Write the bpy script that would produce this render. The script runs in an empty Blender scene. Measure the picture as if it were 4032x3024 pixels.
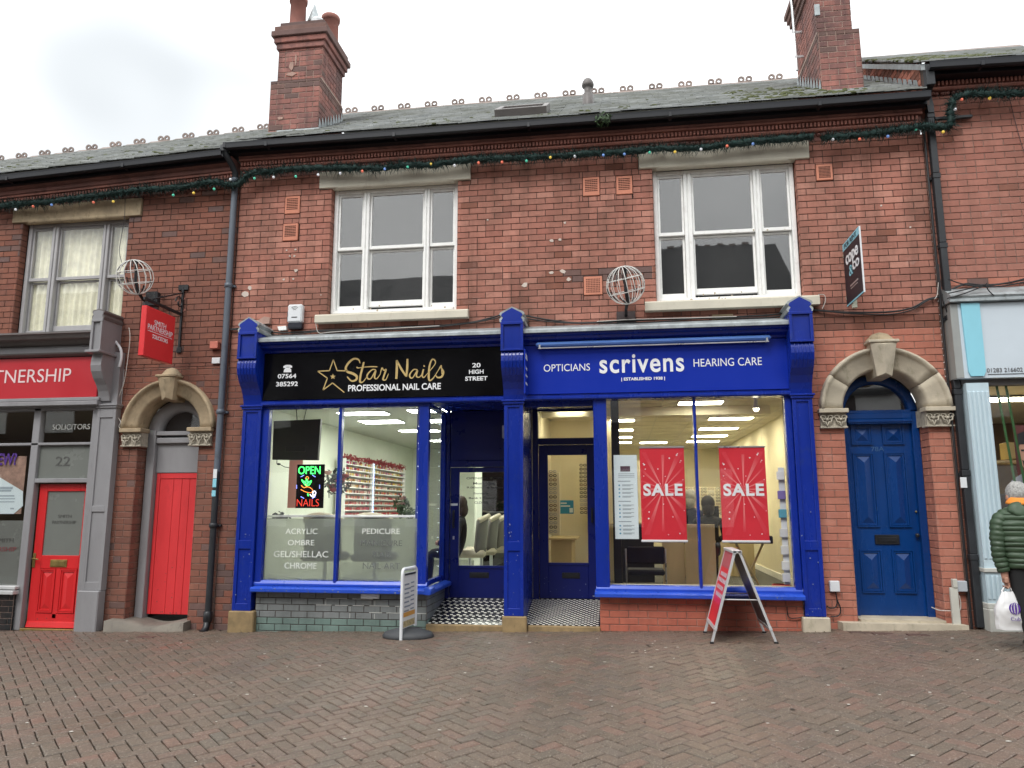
import bpy, bmesh, math, random
from mathutils import Vector, Matrix, noise
random.seed(11)
R=math.radians
sc=bpy.context.scene
# ------------------------------------------------------------------ camera
cd=bpy.data.cameras.new('camera'); cam=bpy.data.objects.new('camera',cd); sc.collection.objects.link(cam); sc.camera=cam
cd.sensor_width=36; cd.lens=36*2960/4032; cd.clip_start=.05; cd.clip_end=500
PSI,TILT,ROLL=R(8.22),R(9.35),R(-0.04)
CAM=Vector((0,-9.5,1.47)); cam.location=CAM
fwd=Vector((-math.sin(PSI)*math.cos(TILT),math.cos(PSI)*math.cos(TILT),math.sin(TILT)))
rgt=Vector((math.cos(PSI),math.sin(PSI),0)); up=rgt.cross(fwd)
rgt2=rgt*math.cos(ROLL)+up*math.sin(ROLL); up2=up*math.cos(ROLL)-rgt*math.sin(ROLL)
cam.rotation_euler=Matrix((rgt2,up2,-fwd)).transposed().to_euler()
def ray(px,py): return fwd+rgt2*((px-2016)/2960)-up2*((py-1512)/2960)
def at(px,py,Y=0.):                      # point of the upright plane at depth Y seen at a photo position (survey helper)
    d=ray(px,py); return CAM+d*((Y-CAM.y)/d.y)
def atz(px,py,Z):
    d=ray(px,py); return CAM+d*((Z-CAM.z)/d.z)
def gz(x): return .0225*x+.03           # street falls gently to the left
def gy(y): return -.042*max(0,min(7.5,-y-1.0))   # and, a metre out from the fronts, towards its middle
# ------------------------------------------------------------------ light
sc.render.engine='CYCLES'
w=bpy.data.worlds.new('World'); sc.world=w; w.use_nodes=True
nt=w.node_tree; N=nt.nodes; L=nt.links; N.clear()
out=N.new('ShaderNodeOutputWorld'); bg=N.new('ShaderNodeBackground'); bg.inputs[1].default_value=.092
sky=N.new('ShaderNodeTexSky'); sky.sky_type='NISHITA'; sky.sun_disc=False; sky.sun_elevation=R(48); sky.sun_rotation=R(200); sky.air_density=1.5; sky.dust_density=4
tc=N.new('ShaderNodeTexCoord'); nz=N.new('ShaderNodeTexNoise'); nz.inputs['Scale'].default_value=1.5; nz.inputs['Detail'].default_value=3; nz.inputs['Roughness'].default_value=.45
mp=N.new('ShaderNodeMapping'); mp.inputs['Location'].default_value=(4.3915,-1.188,-2.834); mp.inputs['Scale'].default_value=(1,1,1.6)
L.new(tc.outputs['Generated'],mp.inputs[0]); L.new(mp.outputs[0],nz.inputs['Vector'])
cr=N.new('ShaderNodeValToRGB'); e=cr.color_ramp.elements; e[0].position=.33; e[0].color=(.40,.42,.435,1); e[1].position=.6; e[1].color=(.98,1,1,1)
L.new(nz.outputs['Fac'],cr.inputs[0])
sep=N.new('ShaderNodeSeparateXYZ'); L.new(tc.outputs['Generated'],sep.inputs[0])
mr=N.new('ShaderNodeMapRange'); mr.inputs['From Min'].default_value=0; mr.inputs['From Max'].default_value=1; mr.inputs['To Min'].default_value=13; mr.inputs['To Max'].default_value=24
L.new(sep.outputs['Z'],mr.inputs['Value'])
mul=N.new('ShaderNodeVectorMath'); mul.operation='SCALE'; L.new(cr.outputs[0],mul.inputs[0]); L.new(mr.outputs[0],mul.inputs['Scale'])
mx=N.new('ShaderNodeMix'); mx.data_type='RGBA'; mx.inputs['Factor'].default_value=.94
L.new(sky.outputs[0],mx.inputs['A']); L.new(mul.outputs[0],mx.inputs['B']); L.new(mx.outputs['Result'],bg.inputs[0]); L.new(bg.outputs[0],out.inputs[0])
sd=bpy.data.lights.new('sun','SUN'); sd.energy=1.3; sd.angle=R(22); sd.color=(1,.98,.95); so=bpy.data.objects.new('sun',sd); sc.collection.objects.link(so)
so.rotation_euler=(R(42),0,R(-20))
sc.view_settings.view_transform='Standard'; sc.view_settings.look='None'; sc.view_settings.gamma=1; sc.view_settings.use_curve_mapping=False; sc.view_settings.exposure=.42
sc.cycles.use_denoising=True
try: sc.cycles.denoiser='OPENIMAGEDENOISE'
except Exception: pass
sc.cycles.max_bounces=7; sc.cycles.transparent_max_bounces=12; sc.cycles.sample_clamp_indirect=8
# ------------------------------------------------------------------ helpers
def wm(o):
    m=o.matrix_basis.copy()
    return m if o.parent is None else wm(o.parent)@o.matrix_parent_inverse@m
def setpar(o,p):
    if p is not None: o.parent=p; o.matrix_parent_inverse=wm(p).inverted()
def link(o): sc.collection.objects.link(o)
def thing(name,label,cat,loc=(0,0,0),group=None):
    o=bpy.data.objects.new(name,None); o.empty_display_size=.2; link(o); o.location=loc; o['label']=label; o['category']=cat
    if group: o['group']=group
    return o
def part(name,parent,loc=None,label=None):
    o=bpy.data.objects.new(name,None); o.empty_display_size=.1; link(o)
    if loc is not None: o.location=loc
    setpar(o,parent)
    if label: o['label']=label
    return o
def tag(o,label=None,cat=None,group=None,kind=None):
    if label: o['label']=label
    if cat: o['category']=cat
    if group: o['group']=group
    if kind: o['kind']=kind
    return o
class MB:
    def __init__(s): s.v=[]; s.f=[]; s.m=[]; s.smooth=[]; s.cur=0
    def add(s,vs,fs,sm=False):
        b=len(s.v); s.v+= [Vector(v) for v in vs]
        for f in fs: s.f.append([i+b for i in f]); s.m.append(s.cur); s.smooth.append(sm)
        return s
    def box(s,x0,x1,y0,y1,z0,z1,c=0):
        if x0>x1:x0,x1=x1,x0
        if y0>y1:y0,y1=y1,y0
        if z0>z1:z0,z1=z1,z0
        c=min(c,(x1-x0)*.45,(y1-y0)*.45,(z1-z0)*.45)
        if c<=0:
            v=[(x,y,z) for x in(x0,x1) for y in(y0,y1) for z in(z0,z1)]
            return s.add(v,[(0,1,3,2),(4,6,7,5),(0,4,5,1),(2,3,7,6),(0,2,6,4),(1,5,7,3)])
        bm=bmesh.new(); bmesh.ops.create_cube(bm,size=1)
        for v in bm.verts: v.co=Vector(((x0+x1)/2+v.co.x*(x1-x0),(y0+y1)/2+v.co.y*(y1-y0),(z0+z1)/2+v.co.z*(z1-z0)))
        bmesh.ops.bevel(bm,geom=bm.edges[:],offset=c,segments=1,affect='EDGES'); s.addbm(bm); return s
    def addbm(s,bm,M=None,sm=False):
        bm.verts.index_update(); s.add([(M@v.co if M else v.co.copy()) for v in bm.verts],[[q.index for q in f.verts] for f in bm.faces],sm); bm.free(); return s
    def prism(s,pts,axis,a,b,sm=False):
        # pts: 2D polygon; axis 'x': pts=(y,z); 'y': pts=(x,z); 'z': pts=(x,y)
        n=len(pts)
        def mk(p,t): return {'x':(t,p[0],p[1]),'y':(p[0],t,p[1]),'z':(p[0],p[1],t)}[axis]
        v=[mk(p,a) for p in pts]+[mk(p,b) for p in pts]
        return s.add(v,[list(range(n))[::-1],list(range(n,2*n))]+[(i,(i+1)%n,n+(i+1)%n,n+i) for i in range(n)],sm)
    def tube(s,pts,r,n=8,cap=True,sm=True,closed=False):
        pts=[Vector(p) for p in pts]; k=len(pts); rr=r if hasattr(r,'__len__') else [r]*k; vs=[];fs=[]
        prev=None
        for i,p in enumerate(pts):
            a=pts[(i-1)%k] if (i>0 or closed) else p; b=pts[(i+1)%k] if (i<k-1 or closed) else p
            t=(b-a); t=t.normalized() if t.length>1e-9 else Vector((0,0,1))
            if prev is None:
                u=t.orthogonal().normalized()
            else:
                u=(prev-t*prev.dot(t)); u=u.normalized() if u.length>1e-6 else t.orthogonal().normalized()
            prev=u; w_=t.cross(u)
            for j in range(n):
                an=2*math.pi*j/n; vs.append(p+(u*math.cos(an)+w_*math.sin(an))*rr[i])
        for i in range(k if closed else k-1):
            i2=(i+1)%k
            for j in range(n): fs.append((i*n+j,i*n+(j+1)%n,i2*n+(j+1)%n,i2*n+j))
        s.add(vs,fs,sm)
        if cap and not closed: s.add(vs[:n],[list(range(n))[::-1]]); s.add(vs[-n:],[list(range(n))])
        return s
    def lathe(s,prof,c=(0,0,0),n=16,sm=True,axis='z',sx=1,sy=1,a0=0,a1=2*math.pi):
        c=Vector(c); full=abs(a1-a0-2*math.pi)<1e-6; m=n if full else n+1; vs=[]
        for r,z in prof:
            for j in range(m):
                a=a0+(a1-a0)*j/n; x,y=r*math.cos(a)*sx,r*math.sin(a)*sy
                vs.append(c+(Vector((x,y,z)) if axis=='z' else Vector((x,z,y)) if axis=='y' else Vector((z,x,y))))
        fs=[]
        for i in range(len(prof)-1):
            for j in range(n if full else m-1):
                j2=(j+1)%m; fs.append((i*m+j,i*m+j2,(i+1)*m+j2,(i+1)*m+j))
        return s.add(vs,fs,sm)
    def ball(s,c,r,n=12,sx=1,sy=1,sz=1):
        k=max(5,n//2); return s.lathe([(max(r*math.sin(math.pi*i/k),1e-5),-r*math.cos(math.pi*i/k)*sz) for i in range(k+1)],c,n,sx=sx,sy=sy)
    def sheet(s,P,sm=True):   # grid of points
        a=len(P);b=len(P[0]); return s.add([p for r_ in P for p in r_],[(i*b+j,i*b+j+1,(i+1)*b+j+1,(i+1)*b+j) for i in range(a-1) for j in range(b-1)],sm)
    def xf(s,M): s.v=[M@v for v in s.v]; return s
    def build(s,name,mat,parent=None,center=True,weld=False):
        me=bpy.data.meshes.new(name); c=Vector((0,0,0))
        if center and s.v:
            lo=[min(v[i] for v in s.v) for i in range(3)]; hi=[max(v[i] for v in s.v) for i in range(3)]; c=Vector([(a+b)/2 for a,b in zip(lo,hi)])
        me.from_pydata([v-c for v in s.v],[],s.f)
        for m in (mat if isinstance(mat,(list,tuple)) else [mat]): me.materials.append(m)
        me.polygons.foreach_set('material_index',s.m); me.polygons.foreach_set('use_smooth',s.smooth)
        bm=bmesh.new(); bm.from_mesh(me)
        if weld: bmesh.ops.remove_doubles(bm,verts=bm.verts[:],dist=1e-5)
        if not getattr(s,'keepn',False): bmesh.ops.recalc_face_normals(bm,faces=bm.faces[:])
        bm.to_mesh(me); bm.free(); me.update()
        o=bpy.data.objects.new(name,me); o.location=c; link(o); setpar(o,parent); return o
def bx(name,mat,parent,x0,x1,y0,y1,z0,z1,c=.004): return MB().box(x0,x1,y0,y1,z0,z1,c).build(name,mat,parent)
# ------------------------------------------------------------------ materials
def nmat(name): 
    m=bpy.data.materials.new(name); m.use_nodes=True; t=m.node_tree; return m,t.nodes,t.links,t.nodes['Principled BSDF']
def pos(N,L,scale=(1,1,1)):
    g=N.new('ShaderNodeNewGeometry'); mp=N.new('ShaderNodeMapping'); mp.inputs['Scale'].default_value=scale; L.new(g.outputs['Position'],mp.inputs[0]); return mp.outputs[0]
def nse(N,L,vec,scale,detail=4,rough=.6):
    n=N.new('ShaderNodeTexNoise'); n.inputs['Scale'].default_value=scale; n.inputs['Detail'].default_value=detail; n.inputs['Roughness'].default_value=rough; L.new(vec,n.inputs['Vector']); return n.outputs['Fac']
def rng(N,L,v,a,b,c,d):
    m=N.new('ShaderNodeMapRange'); L.new(v,m.inputs[0])
    for i,x in zip((1,2,3,4),(a,b,c,d)): m.inputs[i].default_value=x
    return m.outputs[0]
def mixc(N,L,f,a,b,mode='MIX'):
    m=N.new('ShaderNodeMix'); m.data_type='RGBA'; m.blend_type=mode
    for k,x in (('Factor',f),('A',a),('B',b)):
        if hasattr(x,'is_linked') or hasattr(x,'links'): L.new(x,m.inputs[k])
        elif isinstance(x,(int,float)): m.inputs[k].default_value=x
        else: m.inputs[k].default_value=(*x[:3],1)
    return m.outputs['Result']
def bump(N,L,h,b,strength=.3,dist=.01):
    n=N.new('ShaderNodeBump'); n.inputs['Strength'].default_value=strength; n.inputs['Distance'].default_value=dist; L.new(h,n.inputs['Height']); L.new(n.outputs[0],b.inputs['Normal'])
def paint(name,col,rough=.4,var=.12,bmp=.15,metal=0,scale=3,dirt=None,dirtamt=.3,streak=False):
    m,N,L,b=nmat(name); v=pos(N,L,(1,1,.25) if streak else (1,1,1)); n1=nse(N,L,v,scale,5); n2=nse(N,L,pos(N,L),60,3)
    dk=tuple(c*(1-var) for c in col); lt=tuple(min(1,c*(1+var)) for c in col)
    c=mixc(N,L,rng(N,L,n1,.3,.7,0,1),dk,lt)
    if dirt is not None:
        n3=nse(N,L,pos(N,L,(1,1,.5)),scale*2.3+1.7,6,.7); c=mixc(N,L,rng(N,L,n3,.55,.72,0,dirtamt),c,dirt)
    L.new(c,b.inputs['Base Color']); L.new(rng(N,L,n1,.3,.7,rough*.85,min(1,rough*1.2)),b.inputs['Roughness']); b.inputs['Metallic'].default_value=metal
    if bmp: bump(N,L,n2,b,bmp,.004)
    return m
def brickmat(name,cols,spot=(.62,.5,.45),stain=(.12,.07,.06),stainamt=.5,effl=.25,rough=.9,z0=None):
    m,N,L,b=nmat(name)
    g=N.new('ShaderNodeNewGeometry'); oi=N.new('ShaderNodeObjectInfo'); ad=N.new('ShaderNodeMath'); ad.operation='ADD'; L.new(g.outputs['Random Per Island'],ad.inputs[0]); L.new(oi.outputs['Random'],ad.inputs[1])
    fr=N.new('ShaderNodeMath'); fr.operation='FRACT'; L.new(ad.outputs[0],fr.inputs[0])
    cr=N.new('ShaderNodeValToRGB'); e=cr.color_ramp.elements
    for i,c in enumerate(cols):
        el=e[i] if i<2 else e.new(i/(len(cols)-1)); el.position=i/(len(cols)-1); el.color=(*c,1)
    # keep order
    L.new(fr.outputs[0],cr.inputs[0])
    v=pos(N,L); big=nse(N,L,v,1.1,5,.65); mid=nse(N,L,v,9,5,.7); fine=nse(N,L,v,90,3,.7)
    c=mixc(N,L,rng(N,L,mid,.35,.75,0,.35),cr.outputs[0],tuple(x*.62 for x in cols[0]))
    c=mixc(N,L,rng(N,L,big,.42,.64,0,stainamt),c,stain); stk=nse(N,L,pos(N,L,(3.2,3.2,.3)),1.4,5,.7); c=mixc(N,L,rng(N,L,stk,.46,.66,0,stainamt*.85),c,tuple(x*.9 for x in stain)); sp=nse(N,L,pos(N,L,(1,1,3)),5.5,5,.75); c=mixc(N,L,rng(N,L,sp,.53,.68,0,stainamt*.75),c,stain)
    ef=nse(N,L,pos(N,L,(1,1,1.8)),2.3,6,.75)
    c=mixc(N,L,rng(N,L,ef,.6,.75,0,effl),c,spot)
    c=mixc(N,L,rng(N,L,fine,.66,.74,0,.35),c,spot)
    L.new(c,b.inputs['Base Color']); b.inputs['Roughness'].default_value=rough; b.inputs['Specular IOR Level'].default_value=.35
    bump(N,L,nse(N,L,v,140,4,.7),b,.5,.003); return m
def glassmat(name,ior=1.5,tint=(1,1,1),extra=0.):
    m,N,L,b=nmat(name); N.remove(b); o=N['Material Output']; t=N.new('ShaderNodeBsdfTransparent'); t.inputs[0].default_value=(*tint,1); g=N.new('ShaderNodeBsdfGlossy'); g.inputs['Roughness'].default_value=.015
    ge=N.new('ShaderNodeNewGeometry'); dt=N.new('ShaderNodeVectorMath'); dt.operation='DOT_PRODUCT'; L.new(ge.outputs['Incoming'],dt.inputs[0]); L.new(ge.outputs['Normal'],dt.inputs[1])
    def mth(op,*v):
        n=N.new('ShaderNodeMath'); n.operation=op
        for i,x in enumerate(v):
            if isinstance(x,(int,float)): n.inputs[i].default_value=x
            else: L.new(x,n.inputs[i])
        n.use_clamp=(op=='ADD'); return n.outputs[0]
    f0=((ior-1)/(ior+1))**2+extra; c_=mth('ABSOLUTE',dt.outputs['Value']); pw=mth('POWER',mth('SUBTRACT',1.0,c_),5.0)   # Schlick reflectance, the same from both sides
    class _A: pass
    a=_A(); a.outputs=[mth('ADD',f0,mth('MULTIPLY',pw,1-f0))]
    bp=N.new('ShaderNodeBump'); bp.inputs['Strength'].default_value=.04; bp.inputs['Distance'].default_value=.02; L.new(nse(N,L,pos(N,L),2.2,1),bp.inputs['Height']); L.new(bp.outputs[0],g.inputs['Normal'])
    x=N.new('ShaderNodeMixShader'); L.new(a.outputs[0],x.inputs[0]); L.new(t.outputs[0],x.inputs[1]); L.new(g.outputs[0],x.inputs[2]); L.new(x.outputs[0],o.inputs[0]); return m
def emit(name,col,s):
    m,N,L,b=nmat(name); b.inputs['Base Color'].default_value=(*[min(c,.9) for c in col],1); b.inputs['Emission Color'].default_value=(*col,1); b.inputs['Emission Strength'].default_value=s; return m
M={}
M['brick']=brickmat('brick_red',[(.42,.17,.125),(.49,.215,.16),(.44,.185,.137),(.56,.27,.205),(.38,.15,.112),(.47,.21,.158),(.31,.13,.10)],stainamt=.55,effl=.28,stain=(.15,.08,.058))
M['brick_left']=brickmat('brick_brown',[(.26,.10,.066),(.30,.122,.082),(.24,.092,.064),(.325,.134,.092),(.21,.085,.062),(.28,.112,.078)],stainamt=.45,effl=.18,stain=(.13,.07,.055))
M['brick_low']=brickmat('brick_orange',[(.48,.18,.125),(.53,.215,.15),(.45,.165,.115),(.56,.235,.165),(.49,.195,.14)],stainamt=.28,effl=.3,stain=(.25,.09,.06))
M['brick_right']=brickmat('brick_right',[(.38,.155,.115),(.43,.185,.14),(.36,.145,.11),(.46,.205,.155),(.40,.17,.13)],stainamt=.4,effl=.4,stain=(.2,.1,.075))
M['brick_chim']=brickmat('brick_chimney',[(.36,.15,.12),(.42,.18,.145),(.32,.135,.11),(.38,.165,.135),(.25,.12,.105),(.44,.20,.165)],stainamt=.75,effl=.25,stain=(.09,.06,.06))
M['brick_dark']=brickmat('brick_sooty',[(.15,.10,.09),(.18,.11,.10),(.21,.12,.10),(.13,.09,.085)],stainamt=.5,effl=.1)
M['brick_grey']=brickmat('brick_painted_grey',[(.22,.235,.235),(.235,.25,.25),(.205,.22,.22)],stainamt=.3,effl=.15,rough=.55,stain=(.07,.085,.08))
M['brick_green']=brickmat('brick_painted_green',[(.175,.25,.225),(.19,.27,.24),(.16,.235,.21)],stainamt=.3,effl=.15,rough=.55,stain=(.06,.08,.075))
M['brick_orange']=brickmat('brick_painted_red',[(.50,.15,.095),(.54,.165,.105),(.47,.14,.09)],stainamt=.3,effl=.1,rough=.6,stain=(.26,.08,.06))
M['brick_black']=brickmat('brick_glazed_black',[(.012,.016,.018),(.018,.024,.026),(.010,.013,.014)],stainamt=.2,effl=.05,rough=.25)
M['mortar_dark']=paint('mortar_dark',(.085,.06,.052),.95,.3,.4)
M['mortar_light']=paint('mortar_light',(.42,.27,.22),.95,.25,.4,dirt=(.2,.12,.1),dirtamt=.6)
M['mortar_mid']=paint('mortar_mid',(.34,.24,.2),.95,.3,.4,dirt=(.1,.07,.06),dirtamt=.7)
M['terracotta']=paint('terracotta_moulding',(.22,.10,.082),.85,.3,.3,dirt=(.06,.03,.03),dirtamt=.6)
M['terracotta_lt']=paint('terracotta_light',(.36,.15,.115),.85,.25,.3,dirt=(.12,.05,.04),dirtamt=.5)
M['airbrick']=paint('air_brick_clay',(.58,.23,.15),.85,.12,.3)
M['hole']=paint('dark_hole',(.05,.018,.012),.95,.1,0)
M['stone']=paint('painted_stone',(.60,.56,.46),.7,.08,.2,dirt=(.36,.30,.22),dirtamt=.35)
M['stone_old']=paint('weathered_stone',(.40,.31,.20),.85,.25,.5,dirt=(.13,.11,.06),dirtamt=.7,scale=5)
M['stone_pale']=paint('pale_stone',(.50,.44,.34),.85,.2,.4,dirt=(.16,.15,.08),dirtamt=.5,scale=4)
M['stone_carve']=paint('carved_stone',(.40,.36,.29),.9,.35,.6,dirt=(.08,.07,.06),dirtamt=.75,scale=14)
M['stone_ochre']=paint('ochre_stone',(.27,.19,.095),.85,.3,.5,dirt=(.12,.09,.05),dirtamt=.6,scale=7)
M['white']=paint('white_window_paint',(.88,.88,.86),.45,.06,.2,dirt=(.45,.38,.34),dirtamt=.35,scale=6)
M['grey_paint']=paint('grey_paint',(.27,.265,.275),.4,.1,.2,dirt=(.14,.13,.13),dirtamt=.25,streak=True)
M['grey_frame']=paint('grey_window_paint',(.40,.39,.395),.45,.08,.2,dirt=(.25,.24,.24),dirtamt=.25)
M['grey_dk']=paint('grey_dark_paint',(.13,.115,.11),.5,.15,.2,dirt=(.05,.05,.05),dirtamt=.4)
M['blue']=paint('royal_blue_gloss',(.004,.024,.27),.26,.14,.2,dirt=(.03,.05,.17),dirtamt=.4,streak=True)
M['blue_lobby_shade']=paint('blue_gloss_shaded',(.0015,.008,.115),.3,.1,.12)  # shopfront blue darkened in the colour itself, standing for the shade of the lobbies
M['blue_sill']=paint('blue_sill_paint',(.02,.075,.50),.3,.12,.12,dirt=(.08,.15,.5),dirtamt=.25)
M['blue_sign']=paint('blue_sign_panel',(.006,.028,.35),.35,.03,0)
M['door_blue']=paint('petrol_blue_gloss',(.0015,.040,.185),.26,.12,.15,dirt=(.003,.03,.12),dirtamt=.4,streak=True)
M['red_door']=paint('red_gloss',(.62,.022,.025),.3,.08,.12,streak=True,dirt=(.45,.02,.02),dirtamt=.3)
M['red_door2']=paint('red_boards',(.66,.035,.04),.5,.12,.25,streak=True,dirt=(.42,.02,.025),dirtamt=.35)
M['red_sign']=paint('red_sign',(.48,.012,.022),.4,.04,0)
M['red_sign2']=paint('red_hanging_sign',(.72,.03,.035),.4,.04,0)
M['black_sign']=paint('black_acrylic',(.003,.003,.004),.18,.2,0)
M['black']=paint('black_iron',(.012,.013,.016),.4,.2,.2)
M['gutter']=paint('gutter_black',(.006,.007,.012),.45,.25,.1,dirt=(.03,.035,.03),dirtamt=.15)
M['pipe_grey']=paint('pipe_grey',(.105,.125,.155),.45,.2,.2,dirt=(.05,.05,.055),dirtamt=.6,streak=True)
M['pipe_black']=paint('pipe_black',(.02,.022,.026),.5,.2,.2,dirt=(.045,.05,.055),dirtamt=.4)
M['lead']=paint('lead',(.34,.37,.38),.45,.3,.3,metal=.3,dirt=(.1,.11,.09),dirtamt=.65,scale=6)
M['slate']=brickmat('slate',[(.31,.325,.325),(.38,.395,.395),(.26,.275,.28),(.43,.445,.44),(.34,.355,.355)],spot=(.55,.56,.52),stain=(.16,.165,.13),stainamt=.55,effl=.35,rough=.6)
M['moss']=paint('moss',(.075,.085,.03),.95,.4,.8,scale=20)
M['ridge']=paint('ridge_tile_clay',(.24,.19,.17),.85,.25,.4,dirt=(.09,.08,.06),dirtamt=.5)
M['garland']=paint('garland_green',(.008,.030,.026),.8,.5,0,scale=30)
for k_ in ('black_sign','blue_sign'): M[k_].node_tree.nodes['Principled BSDF'].inputs['Specular IOR Level'].default_value=.22
M['chair_back']=paint('chair_shell',(.14,.13,.12),.5,.1,.1)
M['gold']=paint('gold_vinyl',(.55,.40,.16),.35,.1,0,scale=20)
M['wht']=paint('white_vinyl',(.85,.86,.88),.4,.02,0)
M['plastic_w']=paint('white_plastic',(.72,.74,.76),.35,.05,0)
M['chrome']=paint('aluminium',(.62,.63,.64),.3,.08,.05,metal=.7)
M['brass']=paint('brass',(.34,.25,.09),.4,.2,.1,metal=.8,scale=20)
M['glass']=glassmat('shop_glass',1.52)
M['glass_up']=glassmat('old_window_glass',1.95)
M['glass_dk']=glassmat('door_glass',1.5,extra=.03)
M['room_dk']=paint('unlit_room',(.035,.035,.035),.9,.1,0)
M['wall_cream']=paint('cream_wall',(.76,.70,.52),.8,.04,0)
M['wall_salon']=paint('salon_wall',(.74,.77,.66),.8,.04,0)
M['ceil']=paint('ceiling_tile',(.72,.68,.56),.9,.04,.1)
M['fairy']=None
M['carpet']=paint('carpet_grey',(.10,.10,.095),.95,.2,.3)
M['floor_salon']=paint('salon_floor',(.30,.31,.27),.4,.1,0)
M['light_cool']=emit('panel_light_cool',(.96,1,.88),20)
M['light_warm']=emit('panel_light_warm',(1,.93,.66),25)
M['wood']=paint('pale_wood',(.52,.42,.24),.5,.12,.1,streak=True)
M['navy_fab']=paint('navy_fabric',(.012,.014,.035),.85,.2,.2)
M['cream_fab']=paint('cream_leather',(.55,.48,.36),.5,.1,.1)
M['paper']=paint('paper',(.66,.76,.78),.7,.03,0)
M['ltblue']=paint('light_blue_vinyl',(.26,.60,.72),.4,.04,0)
M['darknavy']=paint('navy_print',(.008,.010,.02),.4,.1,0)
M['cable']=paint('black_cable',(.015,.015,.017),.5,.1,0)
M['cable_w']=paint('white_cable',(.55,.52,.48),.5,.1,0)
M['rubber']=paint('rubber_grey',(.05,.053,.058),.6,.2,.3)
M['skin']=paint('skin',(.45,.24,.17),.5,.1,.1)
M['hair_grey']=paint('grey_hair',(.34,.335,.32),.8,.5,1.0,scale=60,dirt=(.14,.13,.12),dirtamt=.6)
M['jacket']=paint('green_puffer',(.042,.075,.04),.5,.2,.15)
M['trouser']=paint('black_trousers',(.008,.008,.009),.9,.2,.1)
M['orange']=paint('orange_collar',(.78,.27,.04),.8,.1,.1)
M['bag']=paint('white_carrier_bag',(.72,.72,.72),.35,.04,.1)
M['purple']=paint('purple_print',(.10,.035,.30),.4,.05,0)
M['sale_red']=paint('sale_red',(.66,.022,.04),.45,.06,0)
M['sale_pink']=paint('sale_ray_pink',(.80,.19,.20),.45,.05,0)
M['glass_cur']=glassmat('old_window_glass_bright',1.6)
M['curtain']=paint('net_curtain',(.86,.84,.66),.9,.15,0,scale=8)
# ------------------------------------------------------------------ lettering
def textdata(s,bold=0.,shear=0.,ext=.002,spacing=1.):
    cu=bpy.data.curves.new('lettering','FONT'); cu.body=s; cu.size=1; cu.offset=bold; cu.shear=shear; cu.space_character=spacing; cu.resolution_u=5; cu.align_x='LEFT'
    o=bpy.data.objects.new('tmp',cu); link(o); dg=bpy.context.evaluated_depsgraph_get(); dg.update()
    me=bpy.data.meshes.new_from_object(o.evaluated_get(dg)); bpy.data.objects.remove(o); bpy.data.curves.remove(cu)
    return me
def text(s,mat,parent,p0,p1,right=(1,0,0),upv=(0,0,1),bold=0.,ext=.003,name='lettering',shear=0.,spacing=1.,keep=False):
    """text stretched to the box with lower-left corner p0; p1=(width,height)"""
    me=textdata(s,bold,shear,spacing=spacing)
    xs=[v.co.x for v in me.vertices]; ys=[v.co.y for v in me.vertices]; x0,x1,y0,y1=min(xs),max(xs),min(ys),max(ys)
    r=Vector(right).normalized(); u=Vector(upv).normalized(); n=r.cross(u); sx=p1[0]/(x1-x0); sy=p1[1]/(y1-y0)
    b=MB(); b.keepn=True; p0=Vector(p0)
    vs=[p0+r*((v.co.x-x0)*sx)+u*((v.co.y-y0)*sy) for v in me.vertices]; fs=[list(p.vertices) for p in me.polygons]
    k=len(vs); 
    b.add([v+n*ext for v in vs],fs)
    # side walls
    from collections import Counter
    ec=Counter(); 
    for f in fs:
        for i in range(len(f)): ec[tuple(sorted((f[i],f[(i+1)%len(f)])))]+=1
    base=len(b.v); b.v+=vs
    for f in fs:
        for i in range(len(f)):
            a,c=f[i],f[(i+1)%len(f)]
            if ec[tuple(sorted((a,c)))]==1: b.f.append([a,base+a,base+c,c]); b.m.append(0); b.smooth.append(False)
    bpy.data.meshes.remove(me)
    return b.build(name,mat,parent)
def stroke(mb,pts,wd,P,n=Vector((0,-1,0)),ext=.004,curved=True,sub=6):
    """ribbon with round-ish width along 2D points given in survey pixels; P maps to the sign's plane"""
    q=[P(*p) for p in pts]; ww=wd if hasattr(wd,'__len__') else [wd]*len(q)
    if curved and len(q)>2:
        a=[];b=[]
        for i in range(len(q)-1):
            p0=q[max(i-1,0)];p1=q[i];p2=q[i+1];p3=q[min(i+2,len(q)-1)]
            for j in range(sub):
                t=j/sub; a.append(.5*((2*p1)+(p2-p0)*t+(2*p0-5*p1+4*p2-p3)*t*t+(3*p1-p0-3*p2+p3)*t**3)); b.append(ww[i]+(ww[i+1]-ww[i])*t)
        a.append(q[-1]); b.append(ww[-1]); q,ww=a,b
    L_=[];R_=[]
    for i,p in enumerate(q):
        t=(q[min(i+1,len(q)-1)]-q[max(i-1,0)]); t=t.normalized() if t.length>0 else Vector((1,0,0)); s=t.cross(n).normalized()*ww[i]/2; L_.append(p+s); R_.append(p-s)
    e=n*ext; k=len(q); vs=[v+e for v in L_]+[v+e for v in R_]+L_+R_
    fs=[]
    for i in range(k-1): fs+=[(i,i+1,k+i+1,k+i),(2*k+i,2*k+i+1,i+1,i),(k+i,k+i+1,3*k+i+1,3*k+i)]
    fs+=[(0,k,3*k,2*k),(k-1,2*k+k-1,4*k-1,2*k-1)]
    mb.add(vs,fs)
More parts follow.
